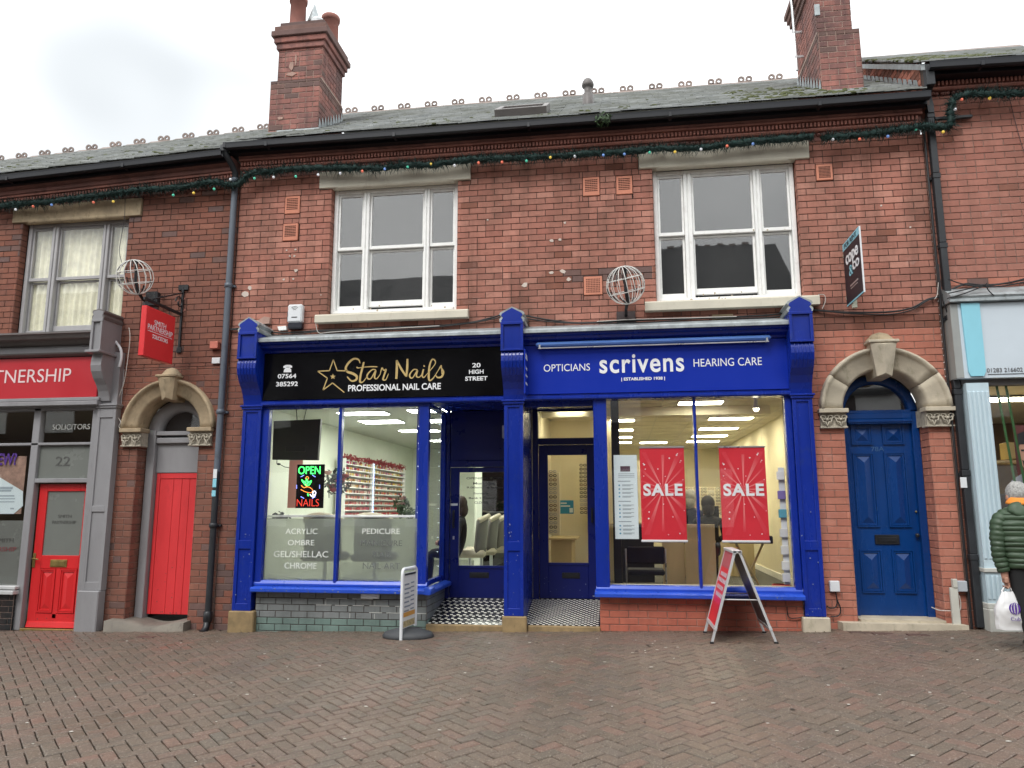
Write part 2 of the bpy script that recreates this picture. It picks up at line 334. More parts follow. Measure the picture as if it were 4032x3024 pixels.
# ------------------------------------------------------------------ brickwork
_bm={}
def brickmesh(w,h,d,mat,ch=.0035):
    k=(round(w,3),round(h,3),round(d,3),mat.name)
    if k in _bm: return _bm[k]
    c=ch; b=MB()
    v=[(c,-.0,c),(w-c,0,c),(w-c,0,h-c),(c,0,h-c),(0,c,0),(w,c,0),(w,c,h),(0,c,h),(0,d,0),(w,d,0),(w,d,h),(0,d,h)]
    f=[(0,1,2,3),(4,5,1,0),(5,6,2,1),(6,7,3,2),(7,4,0,3),(8,9,5,4),(9,10,6,5),(10,11,7,6),(11,8,4,7)]
    me=bpy.data.meshes.new('brick'); me.from_pydata(v,[],f); me.materials.append(mat); me.update(); _bm[k]=me; return me
class Bricks:
    """collects bricks for one thing; the 300 that show largest become parts, the rest one stuff part"""
    def __init__(s): s.r=[]; s.mo={}
    def wall(s,org,right,a0,a1,z0,z1,holes=(),arcs=(),H=.0846,Lp=.2303,joint=.008,mat='brick',mortar='mortar_dark',zref=0.,aref=0.,matf=None,out=None,depth=.05,hdr=0.,proud=.0,slant=None):
        right=Vector(right); outv=Vector(out) if out else right.cross(Vector((0,0,1))); org=Vector(org)
        Mx=Matrix(((right.x,-outv.x,0,0),(right.y,-outv.y,0,0),(0,0,1,0),(0,0,0,1)))
        rnd=random.Random(int(abs(a0*131+z0*71+org.y*17)*1000)+7)
        k0=math.floor((z0-zref)/H); k1=math.ceil((z1-zref)/H); s.nw=getattr(s,'nw',0)+1; mort=s.mo.setdefault((mortar,s.nw),MB())
        for k in range(k0,k1):
            b0=zref+k*H; b1=b0+H; c0=max(b0,z0); c1=min(b1,z1)
            if c1-c0<.012: continue
            x=aref-(.5*Lp if k%2 else 0); x-=math.ceil((x-a0)/Lp)*Lp
            cells=[]
            while x<a1:
                cells.append((x,x+Lp)); x+=Lp
            for (u0,u1) in cells:
                if rnd.random()<hdr: sp=[(u0,(u0+u1)/2),((u0+u1)/2,u1)]
                else: sp=[(u0,u1)]
                for (q0,q1) in sp:
                    segs=[(max(q0,a0),min(q1,a1),c0,c1)]
                    for (hx0,hx1,hz0,hz1) in holes:
                        ns=[]
                        for (p0,p1,r0,r1) in segs:
                            if p1<=hx0+1e-4 or p0>=hx1-1e-4 or r1<=hz0+1e-4 or r0>=hz1-1e-4: ns.append((p0,p1,r0,r1)); continue
                            if p0<hx0: ns.append((p0,hx0,r0,r1))
                            if p1>hx1: ns.append((hx1,p1,r0,r1))
                            m0=max(p0,hx0);m1=min(p1,hx1)
                            if r0<hz0: ns.append((m0,m1,r0,hz0))
                            if r1>hz1: ns.append((m0,m1,hz1,r1))
                        segs=ns
                    for (p0,p1,r0,r1) in segs:
                        if p1-p0<.012 or r1-r0<.01: continue
                        if any(max(math.hypot(px-ax,pz-az) for px in (p0,p1) for pz in (r0,r1))<ar+.02 or (math.hypot((p0+p1)/2-ax,(r0+r1)/2-az)<ar+.06 and r0>=az-.001) for ax,az,ar in arcs): continue
                        if slant and slant((p0+p1)/2,(r0+r1)/2,r1): continue
                        j=joint; w_=p1-p0-j; h_=r1-r0-j
                        if w_<.008 or h_<.006: continue
                        m=mat if matf is None else matf((p0+p1)/2,(r0+r1)/2,mat)
                        jy=rnd.uniform(-.0025,.002)-proud
                        loc=org+right*(p0+j/2)+Vector((0,0,r0+j/2))-outv*jy
                        s.r.append((loc,Mx,w_,h_,depth,m,rnd.uniform(-.004,.004)))
                        o=org-outv*.007; pp=[o+right*u+Vector((0,0,z)) for u,z in ((p0-.001,r0-.001),(p1+.001,r0-.001),(p1+.001,r1+.001),(p0-.001,r1+.001))]
                        mort.add(pp,[(0,1,2,3)])
    def finish(s,root,n=300,name='brick'):
        def size(r):
            c=r[0]+r[1]@Vector((r[2]/2,0,r[3]/2)); d=(c-CAM); k=d.dot(fwd)
            sx=2016+2960*d.dot(rgt2)/k; sy=1512-2960*d.dot(up2)/k
            if not(-20<sx<4052 and -20<sy<3044): return 0
            o=-(r[1]@Vector((0,-1,0,))).dot(d.normalized()) if True else 1
            return r[2]*r[3]/(k*k)*max(.02,o if o>0 else -o)
        rs=sorted(s.r,key=size,reverse=True)
        P=wm(root).inverted()
        for (loc,Mx,w_,h_,d,m,rz) in rs[:n]:
            o=bpy.data.objects.new(name,brickmesh(w_,h_,d,M[m])); o.parent=root; o.matrix_parent_inverse=P
            o.matrix_basis=Matrix.Translation(loc)@Mx@Matrix.Rotation(rz,4,'Y'); link(o)
        rest=rs[n:]
        if rest:
            mats=sorted({r[5] for r in rest}); mb=MB()
            for (loc,Mx,w_,h_,d,m,rz) in rest:
                me=brickmesh(w_,h_,d,M[m]); T=Matrix.Translation(loc)@Mx@Matrix.Rotation(rz,4,'Y'); mb.cur=mats.index(m); mb.add([T@v.co for v in me.vertices],[list(p.vertices) for p in me.polygons])
            mb.cur=0; mb.keepn=True; tag(mb.build(name+'work',[M[m] for m in mats],root),kind='stuff')
        for k,mb in s.mo.items():
            if mb.v: mb.keepn=True; mb.build('mortar_bed',M[k[0]],root)
# ------------------------------------------------------------------ ground
CREAM=None
gp=MB(); gp.keepn=True
gp.sheet([[(x,y,gz(x)+gy(y)-.024) for x in (-120,120)] for y in (120,-1.0,-8.5,-120)][::-1],False)
M['street']=paint('street_paving',(.03,.024,.018),.85,.35,.5,scale=9,dirt=(.13,.075,.06),dirtamt=.4)
tag(gp.build('ground',M['street']),kind='structure')
def pavermat():
    m,N,L,b=nmat('clay_paver'); g=N.new('ShaderNodeNewGeometry'); oi=N.new('ShaderNodeObjectInfo'); ad=N.new('ShaderNodeMath'); ad.operation='ADD'; L.new(g.outputs['Random Per Island'],ad.inputs[0]); L.new(oi.outputs['Random'],ad.inputs[1])
    fr=N.new('ShaderNodeMath'); fr.operation='FRACT'; L.new(ad.outputs[0],fr.inputs[0]); cr=N.new('ShaderNodeValToRGB'); e=cr.color_ramp.elements
    cols=[(.108,.078,.055),(.126,.091,.066),(.097,.076,.056),(.138,.094,.068),(.115,.09,.067),(.155,.09,.066),(.103,.086,.067)]
    for i,c in enumerate(cols):
        el=e[i] if i<2 else e.new(i/6); el.position=i/6; el.color=(*c,1)
    L.new(fr.outputs[0],cr.inputs[0]); v=pos(N,L)
    big=nse(N,L,v,.55,4,.6); mid=nse(N,L,v,5,5,.7); c=mixc(N,L,rng(N,L,big,.5,.68,0,.55),cr.outputs[0],(.158,.094,.072))
    c=mixc(N,L,rng(N,L,mid,.45,.75,0,.5),c,(.085,.07,.056))
    wv=nse(N,L,v,75,2,.5); c=mixc(N,L,rng(N,L,wv,.58,.68,0,.5),c,(.36,.30,.25))
    w3=nse(N,L,v,38,3,.7); c=mixc(N,L,rng(N,L,w3,.6,.7,0,.4),c,(.25,.20,.16)); d3=nse(N,L,v,26,4,.7); c=mixc(N,L,rng(N,L,d3,.3,.42,.6,0),c,(.05,.04,.032))
    w2=nse(N,L,v,160,2,.6); c=mixc(N,L,rng(N,L,w2,.62,.72,0,.65),c,(.44,.38,.32))
    d2=nse(N,L,v,110,3,.6); c=mixc(N,L,rng(N,L,d2,.3,.42,.5,0),c,(.04,.033,.028))
    L.new(c,b.inputs['Base Color']); wet=nse(N,L,v,.8,4,.6); L.new(rng(N,L,wet,.35,.65,.38,.7),b.inputs['Roughness']); b.inputs['Specular IOR Level'].default_value=.5
    bump(N,L,nse(N,L,v,120,4,.7),b,.55,.004); return m
M['paver']=pavermat()
pav=part('pavement',None); pav['kind']='structure'
PB=[]; PL,PW=.2,.1; s2=math.sqrt(.5)
rp=random.Random(5)
# 45 degree herringbone: block of two bricks repeats on the (PW,PW) / (2PL,0) lattice
def pushp(u,v,lu,lv):
    # (u,v) rotated frame -> world
    cu,cv=u+lu/2,v+lv/2; X=(cu-cv)*s2-.0; Y=(cu+cv)*s2-6.5
    if Y>-.02 or Y<-6.9: return
    xl=-.916*(9.5+Y)-1.3; xr=.49*(9.5+Y)+1.0
    if X<xl or X>xr: return
    PB.append((X,Y,lu>lv))
T=.1
for i in range(-160,160):
    for j in range(-160,160):
        # herringbone with unit cell: horizontal brick at (i, j) when (i - j) % 4 == 0 ; vertical when (i - j) % 4 == 3 ... (units of T)
        if (i-j)%4==0: pushp(i*T,j*T,.2,.1)
        if (i-j)%4==3: pushp(i*T,j*T,.1,.2)
print('pavers',len(PB))
def inpic(p):
    d=p-CAM; k=d.dot(fwd); 
    if k<=0: return 0
    sx=2016+2960*d.dot(rgt2)/k; sy=1512-2960*d.dot(up2)/k
    return 1/k if (0<sx<4032 and 0<sy<3024) else 0
pm=bpy.data.meshes.new('paver'); g=.009
def paverbox(l,w_,t=.03,c=.006):
    b=MB(); x=l/2-g/2; y=w_/2-g/2; b.add([(-x,-y,-t),(x,-y,-t),(x,y,-t),(-x,y,-t),(-x,-y,-c),(x,-y,-c),(x,y,-c),(-x,y,-c),(-x+c,-y+c,0),(x-c,-y+c,0),(x-c,y-c,0),(-x+c,y-c,0)],[(8,9,10,11)]+[(i,(i+1)%4,4+(i+1)%4,4+i) for i in range(4)]+[(4+i,4+(i+1)%4,8+(i+1)%4,8+i) for i in range(4)]); return b
pb=paverbox(.2,.1); pm.from_pydata([v for v in pb.v],[],pb.f); pm.materials.append(M['paver']); pm.update()
slope=Matrix.Rotation(-math.atan(.0225),4,'Y')
def ptrans(X,Y,h):
    z=gz(X)+gy(Y)+rp.uniform(-.0025,.0025)+.004*noise.noise(Vector((X*.9,Y*.9,0)))
    return Matrix.Translation((X,Y,z))@slope@Matrix.Rotation(math.atan(.042) if Y<-1 else 0,4,'X')@Matrix.Rotation(R(45 if h else 135)+rp.uniform(-.02,.02),4,'Z')@Matrix.Rotation(rp.uniform(-.014,.014),4,'X')@Matrix.Rotation(rp.uniform(-.006,.006),4,'Y')
PB.sort(key=lambda p:-inpic(Vector((p[0],p[1],gz(p[0])+gy(p[1])))))
for X,Y,h in PB[:300]:
    o=bpy.data.objects.new('paver',pm); o.parent=pav; o.matrix_basis=ptrans(X,Y,h); link(o)
mb=MB()
for X,Y,h in PB[300:]:
    Tm=ptrans(X,Y,h); mb.add([Tm@v for v in pb.v],pb.f)
mb.keepn=True; tag(mb.build('paver_field',M['paver'],pav),kind='stuff')
# litter: pale specks of gum and stones on the paving
mb=MB(); rl=random.Random(9)
for i in range(150):
    X=rl.uniform(-6,4);Y=-6.2*rl.random()**.8-.3; r=rl.uniform(.004,.013); z=gz(X)+gy(Y)+.003
    n=6; pts=[(X+r*rl.uniform(.6,1.2)*math.cos(a)*1.4,Y+r*rl.uniform(.6,1.2)*math.sin(a)) for a in [2*math.pi*k/n for k in range(n)]]
    mb.prism(pts,'z',z,z+.003)
tag(mb.build('litter',paint('pale_litter',(.55,.53,.48),.8,.2,0)),kind='stuff')
# ================================================================== CENTRAL TERRACE
def roofz(y,z0=6.56,s=.65,y0=-.3): return z0+s*(y-y0)
def sash_window(root,x0,x1,z0,z1,mx,zr,mat,lin,sil,bars,stone,sillm,curtain=None,glass='glass_up'):
    """three-light sash window. mx=(mullion1 x0,x1,mullion2 x0,x1); zr meeting rail height"""
    W=part('window',root,((x0+x1)/2,.1,z0)); yf=.10; f=MB(); c=.006
    fw=.055
    f.box(x0,x0+fw,yf,yf+.14,z0,z1,c); f.box(x1-fw,x1,yf,yf+.14,z0,z1,c); f.box(x0+fw,x1-fw,yf+.01,yf+.14,z1-.05,z1,c); f.box(x0+fw,x1-fw,yf-.01,yf+.14,z0,z0+.045,c)
    for a,b in ((mx[0],mx[1]),(mx[2],mx[3])):
        m=(a+b)/2; f.box(a,m-.006,yf-.005,yf+.13,z0+.045,z1-.05,c); f.box(m+.006,b,yf-.005,yf+.13,z0+.045,z1-.05,c); f.box(m-.006,m+.006,yf+.012,yf+.13,z0+.045,z1-.05)
    f.build('window_frame',mat,W)
    for i,(a,b) in enumerate(((x0+fw,mx[0]),(mx[1],mx[2]),(mx[3],x1-fw))):
        s=MB(); y=yf+.03; st=.03; g=.0025     # top sash (outer)
        s.box(a+g,a+st,y,y+.04,zr,z1-.052,.003); s.box(b-st,b-g,y,y+.04,zr,z1-.052,.003); s.box(a+st,b-st,y+.002,y+.04,z1-.09,z1-.052,.003); s.box(a+g,b-g,y-.004,y+.04,zr-.028,zr+.018,.003)
        s.build('top_sash',mat,W)
        s=MB(); y=yf+.075; bz=z0+.05+(.055 if i==1 else 0)
        s.box(a+g,a+st,y,y+.04,bz,zr-.03,.003); s.box(b-st,b-g,y,y+.04,bz,zr-.03,.003); s.box(a+g,b-g,y-.01,y+.04,bz-.002,bz+.075,.003); s.box(a+st,b-st,y+.002,y+.04,zr-.06,zr-.03,.003)
        s.build('bottom_sash',mat,W)
        p=MB(); p.box(a+st,b-st,yf+.048,yf+.052,zr+.018,z1-.09); p.build('pane',M[glass],W)
        p=MB(); p.box(a+st,b-st,yf+.093,yf+.097,bz+.073,zr-.06); p.build('pane',M[glass],W)
    l0,l1,lz0,lz1=lin; b=MB()
    b.box(l0,l1,-.035,.1,lz0,lz1,.006); b.build('lintel',stone,W)
    # stop-chamfered head: a darker shadowed roll below the lintel
    b=MB(); b.tube([(x0+.06,.03,lz0+.012),(x0+.1,.0,lz0+.016),(x1-.1,.0,lz0+.016),(x1-.06,.03,lz0+.012)],.042,8); b.build('head_moulding',stone,W)
    if sil:
        s0,s1,sz0,sz1=sil; b=MB(); b.prism([(-.11,sz0),(.11,sz0),(.11,sz1+.03),(-.09,sz1-.01),(-.11,sz1-.03)],'x',s0,s1); b.build('sill',sillm,W)
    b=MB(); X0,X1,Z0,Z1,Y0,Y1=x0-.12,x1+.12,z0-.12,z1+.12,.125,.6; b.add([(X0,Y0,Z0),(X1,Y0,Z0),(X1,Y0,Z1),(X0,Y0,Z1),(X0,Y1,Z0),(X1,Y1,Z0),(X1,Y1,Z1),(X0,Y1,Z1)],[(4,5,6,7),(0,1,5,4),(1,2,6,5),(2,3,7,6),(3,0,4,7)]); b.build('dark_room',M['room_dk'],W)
    if curtain:
        cc=MB(); n=90; P_=[]
        for k in range(2): P_.append([(x0+(x1-x0)*i/n,.225+.018*math.sin(i*1.3)+.012*math.sin(i*.53+1),z0+.02 if k==0 else z1-.03) for i in range(n+1)])
        cc.sheet(P_); cc.build('curtain',M['curtain'],W)
    return W
def arch(root,cx,z0,ri,ro,y0,y1,mat,n=24,key=None,name='arch_stone',joints=(0,.36,.64,1)):
    A=part('door_arch',root,(cx,y0,z0)); prof=[(ri,y1),(ri,y0+.03),(ri+.03,y0),(ro-.07,y0-.0),(ro-.06,y0-.02),(ro-.035,y0-.05),(ro-.01,y0-.05),(ro,y0-.02),(ro,y1)]
    for j in range(len(joints)-1):
        b=MB(); a0,a1=math.pi*joints[j],math.pi*joints[j+1]; m=max(4,int(n*(joints[j+1]-joints[j]))); vs=[]
        e=.004
        for i in range(m+1):
            t=a0+(a1-a0)*i/m+(e if i==0 else -e if i==m else 0); vs.append([(cx+r*math.cos(t),y,z0+r*math.sin(t)) for r,y in prof])
        b.sheet(vs,True); k=len(prof); b.f.append(list(range(k))); b.m.append(0); b.smooth.append(False); b.f.append(list(range(m*k,m*k+k))[::-1]); b.m.append(0); b.smooth.append(False)
        b.build('voussoir',mat,A)
    kz0,kz1,kw0,kw1=key; b=MB(); y=y0-.06
    b.add([(cx-kw0,y,kz0),(cx+kw0,y,kz0),(cx+kw1,y-.05,kz1),(cx-kw1,y-.05,kz1),(cx-kw0,y1,kz0),(cx+kw0,y1,kz0),(cx+kw1,y1,kz1),(cx-kw1,y1,kz1),(cx,y-.05,kz0+.03),(cx,y-.10,kz1-.03)],
          [(0,8,9,3),(8,1,2,9),(0,1,8),(3,9,2),(1,5,6,2),(4,0,3,7),(3,2,6,7),(0,4,5,1)])
    b.box(cx-kw1-.025,cx+kw1+.025,y-.08,y1,kz1,kz1+.035,.008); b.build('keystone',mat,A)
    b=MB(); b.lathe([(kw1+.03,0),(kw1*.95,.04),(kw1*.6,.09),(.001,.115)],(cx,y0+.0,kz1+.035),14,sy=.55); b.build('keystone_cap',M['stone_old'],A)
    return A
def capital(root,x0,x1,z0,z1,y0,y1,mat):
    C=part('capital',root,((x0+x1)/2,y0,z0)); h=z1-z0
    MB().box(x0-.012,x1+.012,y0-.045,y1,z1-h*.22,z1,.006).build('abacus',mat,C)
    b=MB(); b.box(x0+.01,x1-.01,y0+.012,y1,z0+.02,z1-h*.22); b.box(x0,x1,y0-.01,y1,z0,z0+.02,.004)
    b.build('bell',M['stone_carve'],C)
    b=MB(); n=max(2,round((x1-x0)/.13)); w_=(x1-x0)/n; zc=z0+h*.4
    for i in range(n):
        c=x0+w_*(i+.5)
        for s in (-1,1):
            pts=[]
            for k in range(14):
                a=k*.55; r=.036*(1-k/15); pts.append((c+s*(w_*.24)+s*r*math.cos(a),y0-.006,zc+.03+r*math.sin(a)))
            b.tube(pts,.008,5)
            b.tube([(c,y0-.012,z0+.02),(c+s*.02,y0-.02,zc-.02),(c+s*w_*.3,y0-.016,zc-.02),(c+s*w_*.46,y0-.004,zc+.06)],[.006,.012,.012,.005],5)
        b.ball((c,y0-.012,zc+.01),.02,8); 
    b.build('carved_foliage',M['stone_carve'],C); return C
T1=thing('terraced_building','central red brick terraced building above the nail salon and the opticians, with two white windows','building',(-.7,0,0))
B=Bricks()
DCX,DZ=3.143,2.64
wl=(-3.92,-2.12,4.05,5.90); wr=(.50,2.31,4.05,5.89)
def dark_upper(x,z,m):
    r=random.random()
    if z<3.62 and x>2: return 'brick_low'
    if x<-4.9 and z<1.5: return 'brick_dark' if r<.35 else 'brick_left'
    if x<-4.9 and z<3.6: return 'brick_left'
    if abs(z-4.47)<.06 and -1.0<x<.5: return 'brick_dark' if r<.6 else 'brick_left'
    if 3.62<z<3.78 and x>2: return 'brick_left'
    if r<.03: return 'brick_left'
    return m
B.wall((0,0,0),(1,0,0),-5.30,3.86,3.62,6.12,holes=[(wl[0],wl[1],4.05,5.90),(wr[0],wr[1],4.05,5.89),(-4.10,-1.94,5.885,6.13),(.32,2.48,5.885,6.13),(-4.61,-4.38,5.545,5.815),(-4.62,-4.39,5.15,5.41),(-.42,-.19,5.55,5.82),(.02,.24,5.545,5.81),(-.43,-.18,4.19,4.45),(2.55,2.76,5.575,5.80)],zref=3.62,matf=dark_upper,hdr=.07)
B.wall((0,0,0),(1,0,0),2.28,3.86,.02,3.62,holes=[(2.67,3.62,0,DZ)],arcs=[(DCX,DZ,.60)],zref=3.62,mortar='mortar_light',matf=dark_upper,hdr=.1,aref=2.28,slant=lambda x,z,z1:z1<gz(x))
B.wall((0,0,0),(1,0,0),-5.30,-4.96,-.1,3.62,zref=3.62,mortar='mortar_mid',matf=dark_upper,aref=-5.3,slant=lambda x,z,z1:z1<gz(x))
for (x0,x1) in ((wl[0],wl[1]),(wr[0],wr[1])):
    B.wall((x0,0,0),(0,1,0),0,.12,4.05,5.9,zref=3.62,Lp=.24); B.wall((x1,0,0),(0,-1,0),-.12,0,4.05,5.9,zref=3.62,Lp=.24)
B.wall((2.67,0,0),(0,1,0),0,.3,.1,DZ,zref=3.62,mortar='mortar_light',mat='brick_low',Lp=.24); B.wall((3.62,0,0),(0,-1,0),-.3,0,.1,DZ,zref=3.62,mortar='mortar_light',mat='brick_low',Lp=.24)
B.finish(T1)
sash_window(T1,-3.915,-2.125,4.10,5.895,(-3.485,-3.40,-2.61,-2.535),5.045,M['white'],(-4.10,-1.94,5.89,6.135),(-4.05,-1.945,3.94,4.06),0,M['stone'],M['stone'])
sash_window(T1,.505,2.30,4.09,5.885,(.90,1.00,1.79,1.87),5.02,M['white'],(.325,2.48,5.885,6.125),(.35,2.465,3.935,4.065),0,M['stone'],M['stone'])
# air bricks
def airbrick(root,x0,x1,z0,z1,grid=False):
    A=part('air_brick',root,(x0,0,z0)); b=MB(); b.box(x0,x1,-.012,.03,z0,z1,.006); b.build('clay_plate',M['airbrick'],A)
    b=MB(); t=.028; zz0=z0+(t if grid else t*2)
    if z1-z0<.2: zz0=z0+t
    n=7 if not grid else 8
    for i in range(n):
        z=zz0+(z1-t-zz0)*(i+.5)/n
        if grid:
            m=9
            for j in range(m):
                x=x0+t+(x1-x0-2*t)*(j+.5)/m; b.box(x-.006,x+.006,-.0145,-.011,z-.006,z+.006)
        else:
            x=x0+t
            while x<x1-t: b.box(x,min(x+.026,x1-t),-.0145,-.011,z-.0055,z+.0055); x+=.029
    tag(b.build('slots',M['hole'],A),kind='stuff')
for r_,gd in (((-4.605,-4.385,5.55,5.81),0),((-4.615,-4.395,5.155,5.405),0),((-.415,-.195,5.555,5.815),0),((.025,.235,5.55,5.805),0),((-.425,-.185,4.195,4.445),1),((2.555,2.755,5.58,5.795),1)): airbrick(T1,*r_,grid=gd)
b=MB(); b.box(1.18,1.44,-.01,.02,3.775,3.83,.003); b.box(1.18,1.44,-.01,.02,3.85,3.875,.003); b.build('air_brick',M['stone_old'],T1)
# mortar patches and stains on the wall (plugs, filled holes)
rs=random.Random(3); b=MB()
for (x,z,s) in [(-4.55,5.02,.018),(-4.42,5.02,.018),(-4.5,4.93,.015),(-4.43,4.93,.018),(-4.4,4.72,.03),(-4.57,4.6,.02),(-4.43,4.6,.02),(-.84,4.96,.03),(-.73,4.97,.025),(-.66,5.2,.022),(-.85,4.52,.035),(-.7,4.53,.04),(-1.2,4.37,.05),(-.62,4.42,.03),(-5.12,4.42,.06),(-5.06,4.5,.04),(.3,4.3,.02),(2.95,4.4,.02),(3.3,5.2,.02),(3.62,4.9,.015),(-1.7,5.3,.015),(-4.02,4.35,.012)]:
    n=7; b.prism([(x+s*rs.uniform(.5,1.2)*math.cos(k*2*math.pi/n),z+s*rs.uniform(.4,1)*math.sin(k*2*math.pi/n)) for k in range(n)],'y',-.006,.002)
tag(b.build('filler_patches',paint('filler',(.58,.50,.44),.9,.1,.3),T1),kind='stuff')
# cornice
def cornice(root,x0,x1,zt,dz=0,light=False,tilt=0):
    def zz(z,x): return z+dz+tilt*(x-x1)
    def band(name,prof,mat):
        b=MB(); n=len(prof); vs=[(x,y,zz(z,x)) for x in (x0,x1) for y,z in prof]; b.add(vs,[list(range(n))[::-1],list(range(n,2*n))]+[(i,(i+1)%n,n+(i+1)%n,n+i) for i in range(n)]); return b.build(name,mat,root)
    band('cornice_top_course',[(.05,6.37),(-.13,6.37),(-.16,6.385),(-.19,6.41),(-.215,6.45),(-.215,6.475),(.05,6.475)],M['terracotta'])
    band('cornice_roll',[(.05,6.30),(-.105,6.30),(-.13,6.315),(-.14,6.345),(-.13,6.368),(.05,6.368)],M['terracotta'])
    band('cornice_fillet',[(.05,6.272),(-.115,6.272),(-.115,6.298),(.05,6.298)],M['terracotta_lt'])
    band('dentil_bed',[(.05,6.195),(-.055,6.195),(-.055,6.27),(.05,6.27)],M['terracotta'])
    band('cornice_lower_course',[(.05,6.16),(-.06,6.16),(-.075,6.175),(-.075,6.193),(.05,6.193)],M['terracotta_lt'])
    b=MB(); x=x0+.02
    while x<x1-.03: b.box(x,x+.026,-.10,-.05,zz(6.205,x),zz(6.258,x)); x+=.047
    tag(b.build('dentil_course',M['terracotta_lt'],root),kind='stuff')
    b=MB(); x=x0+.01; k=0; rr=random.Random(2)
    while x<x1-.04:
        z=zz(6.128,x)+rr.uniform(-.004,.004); b.ball((x+.025,-.012,z),.030,7,sx=.9,sy=1.3,sz=.75); 
        if k%2: b.box(x+.05,x+.06,-.04,0,z-.02,z+.02)
        x+=.066; k+=1
    tag(b.build('leaf_moulding',M['terracotta'],root),kind='stuff')
cornice(T1,-5.28,3.84,0,dz=.07)
b=MB(); b.box(-5.28,3.84,-.004,.3,6.12,6.26); b.build('wall_head',M['terracotta'],T1)
def gutter(root,a,b_,ya=-.30):
    b=MB(); prof=[(.06,.0),(.055,-.045),(.03,-.075),(-.03,-.085),(-.062,-.07),(-.066,-.02),(-.07,.006),(-.058,.006),(-.055,-.02),(-.05,-.06),(-.02,-.072),(.03,-.06),(.048,-.04),(.05,.0)]
    n=len(prof); vs=[(p[0],ya+y,p[2]+z) for p in (a,b_) for y,z in prof]; b.add(vs,[list(range(n))[::-1],list(range(n,2*n))]+[(i,(i+1)%n,n+(i+1)%n,n+i) for i in range(n)]); 
    x=a[0]+.6
    while x<b_[0]:
        t=(x-a[0])/(b_[0]-a[0]); z=a[2]+(b_[2]-a[2])*t; b.box(x-.02,x+.02,ya-.073,ya+.06,z-.09,z-.03,.004); x+=1.83
    o=b.build('gutter',M['gutter'],root)
    q=MB(); q.add([(p[0],y,p[2]+z) for p in (a,b_) for y,z in ((-.235,.03),(-.235,-.10),(.1,-.10),(.1,.14))],[(0,1,2,3),(4,5,6,7),(0,1,5,4),(1,2,6,5),(2,3,7,6),(3,0,4,7)]); q.build('eaves_board',M['gutter'],root)
    return o
gutter(T1,(-5.36,0,6.50),(3.86,0,6.50)); bx('gutter_end',M['gutter'],T1,-5.40,-5.355,-.37,-.24,6.43,6.515)
q=MB()
for a,b_,c,e in ((-5.3,-3.93,3.6,6.2),(-2.11,.49,3.6,6.2),(2.32,3.86,3.6,6.2),(-3.93,-2.11,5.9,6.2),(.49,2.32,5.9,6.2),(-3.93,-2.11,3.6,4.04),(.49,2.32,3.6,4.04),(-5.3,-4.93,-.1,3.6),(2.28,2.66,0,3.6),(3.63,3.86,0,3.6)): q.add([(a,.055,c),(b_,.055,c),(b_,.055,e),(a,.055,e)],[(0,1,2,3)])
q.build('inner_leaf',M['room_dk'],T1)
# roof of slates
def slates(root,x0,x1,zf,s,y0,y1,clip,courses,sw=.27,g=.145,mossx=None,nind=150):
    Rf=part('roof',root,((x0+x1)/2,y0,zf(0)))
    ang=math.atan(s); ca,sa=math.cos(ang),math.sin(ang); b=MB(); 
    b.add([(x0,y0+.02,zf(x0)+.0),(x1,y0+.02,zf(x1)),(x1,y1,zf(x1)+s*(y1-y0)-.02),(x0,y1,zf(x0)+s*(y1-y0)-.02)],[(0,1,2,3)]); 
    b.build('roof_deck',M['slate'],Rf)
    n=int((y1-y0)/ca/g); rr=random.Random(int(x0*10)+50); recs=[]
    for k in range(n+1):
        x=x0-(sw/2 if k%2 else 0)
        while x<x1:
            a,c=max(x,x0),min(x+sw,x1); x+=sw
            if c-a<.04: continue
            L_=g*1.9; d=k*g-.02
            if (d+g)*ca>(y1-y0)+.05: continue
            L_=min(L_,(y1-y0)/ca-d)
            y=y0+d*ca; z=zf((a+c)/2)+d*sa
            if clip and clip((a+c)/2,y+g*ca*.5): continue
            recs.append((k,a,c,y,z,L_,rr.uniform(-.004,.009),rr.uniform(-.02,.02)))
    me={}
    def geo(w_,L_): 
        j=.003; return [(j,0,0),(w_-j,0,0),(w_-j,L_*ca,L_*sa-.012),(j,L_*ca,L_*sa-.012),(j,-.003,.016),(w_-j,-.003,.016),(w_-j,L_*ca,L_*sa-.006),(j,L_*ca,L_*sa-.006)],[(4,5,6,7),(0,1,5,4),(1,2,6,5),(3,0,4,7)]
    P=wm(Rf).inverted(); b=MB(); b.keepn=True
    recs.sort(key=lambda r:(r[0],abs(r[1])))
    for i,(k,a,c,y,z,L_,dz,rz) in enumerate(recs):
        v,f=geo(c-a,L_); Mt=Matrix.Translation((a,y,z+dz+.004))@Matrix.Rotation(rz,4,'Y')
        if i<nind:
            key=(round(c-a,2),round(L_,2))
            if key not in me: m=bpy.data.meshes.new('slate'); m.from_pydata(v,[],f); m.materials.append(M['slate']); me[key]=m
            o=bpy.data.objects.new('slate',me[key]); o.parent=Rf; o.matrix_parent_inverse=P; o.matrix_basis=Mt; link(o)
        else: b.add([Mt@Vector(q) for q in v],f)
    if b.v: tag(b.build('slate_field',M['slate'],Rf),kind='stuff')
    # moss cushions lodged on slate edges
    b=MB()
    for i in range(330 if mossx else 120):
        x=rr.uniform(x0,x1); 
        if mossx and rr.random()<.75: x=rr.uniform(*mossx)
        d=rr.random()**1.5*(y1-y0)*.5; y=y0+d
        if clip and clip(x,y): continue
        r=rr.uniform(.012,.035); b.ball((x,y,zf(x)+s*d+.012),r,6,sx=1.6,sz=.6)
    tag(b.build('moss',M['moss'],Rf),kind='stuff')
    return Rf
CH1=(-5.16,-4.37,.45,1.40); CH2=(2.84,3.38,.48,1.75)
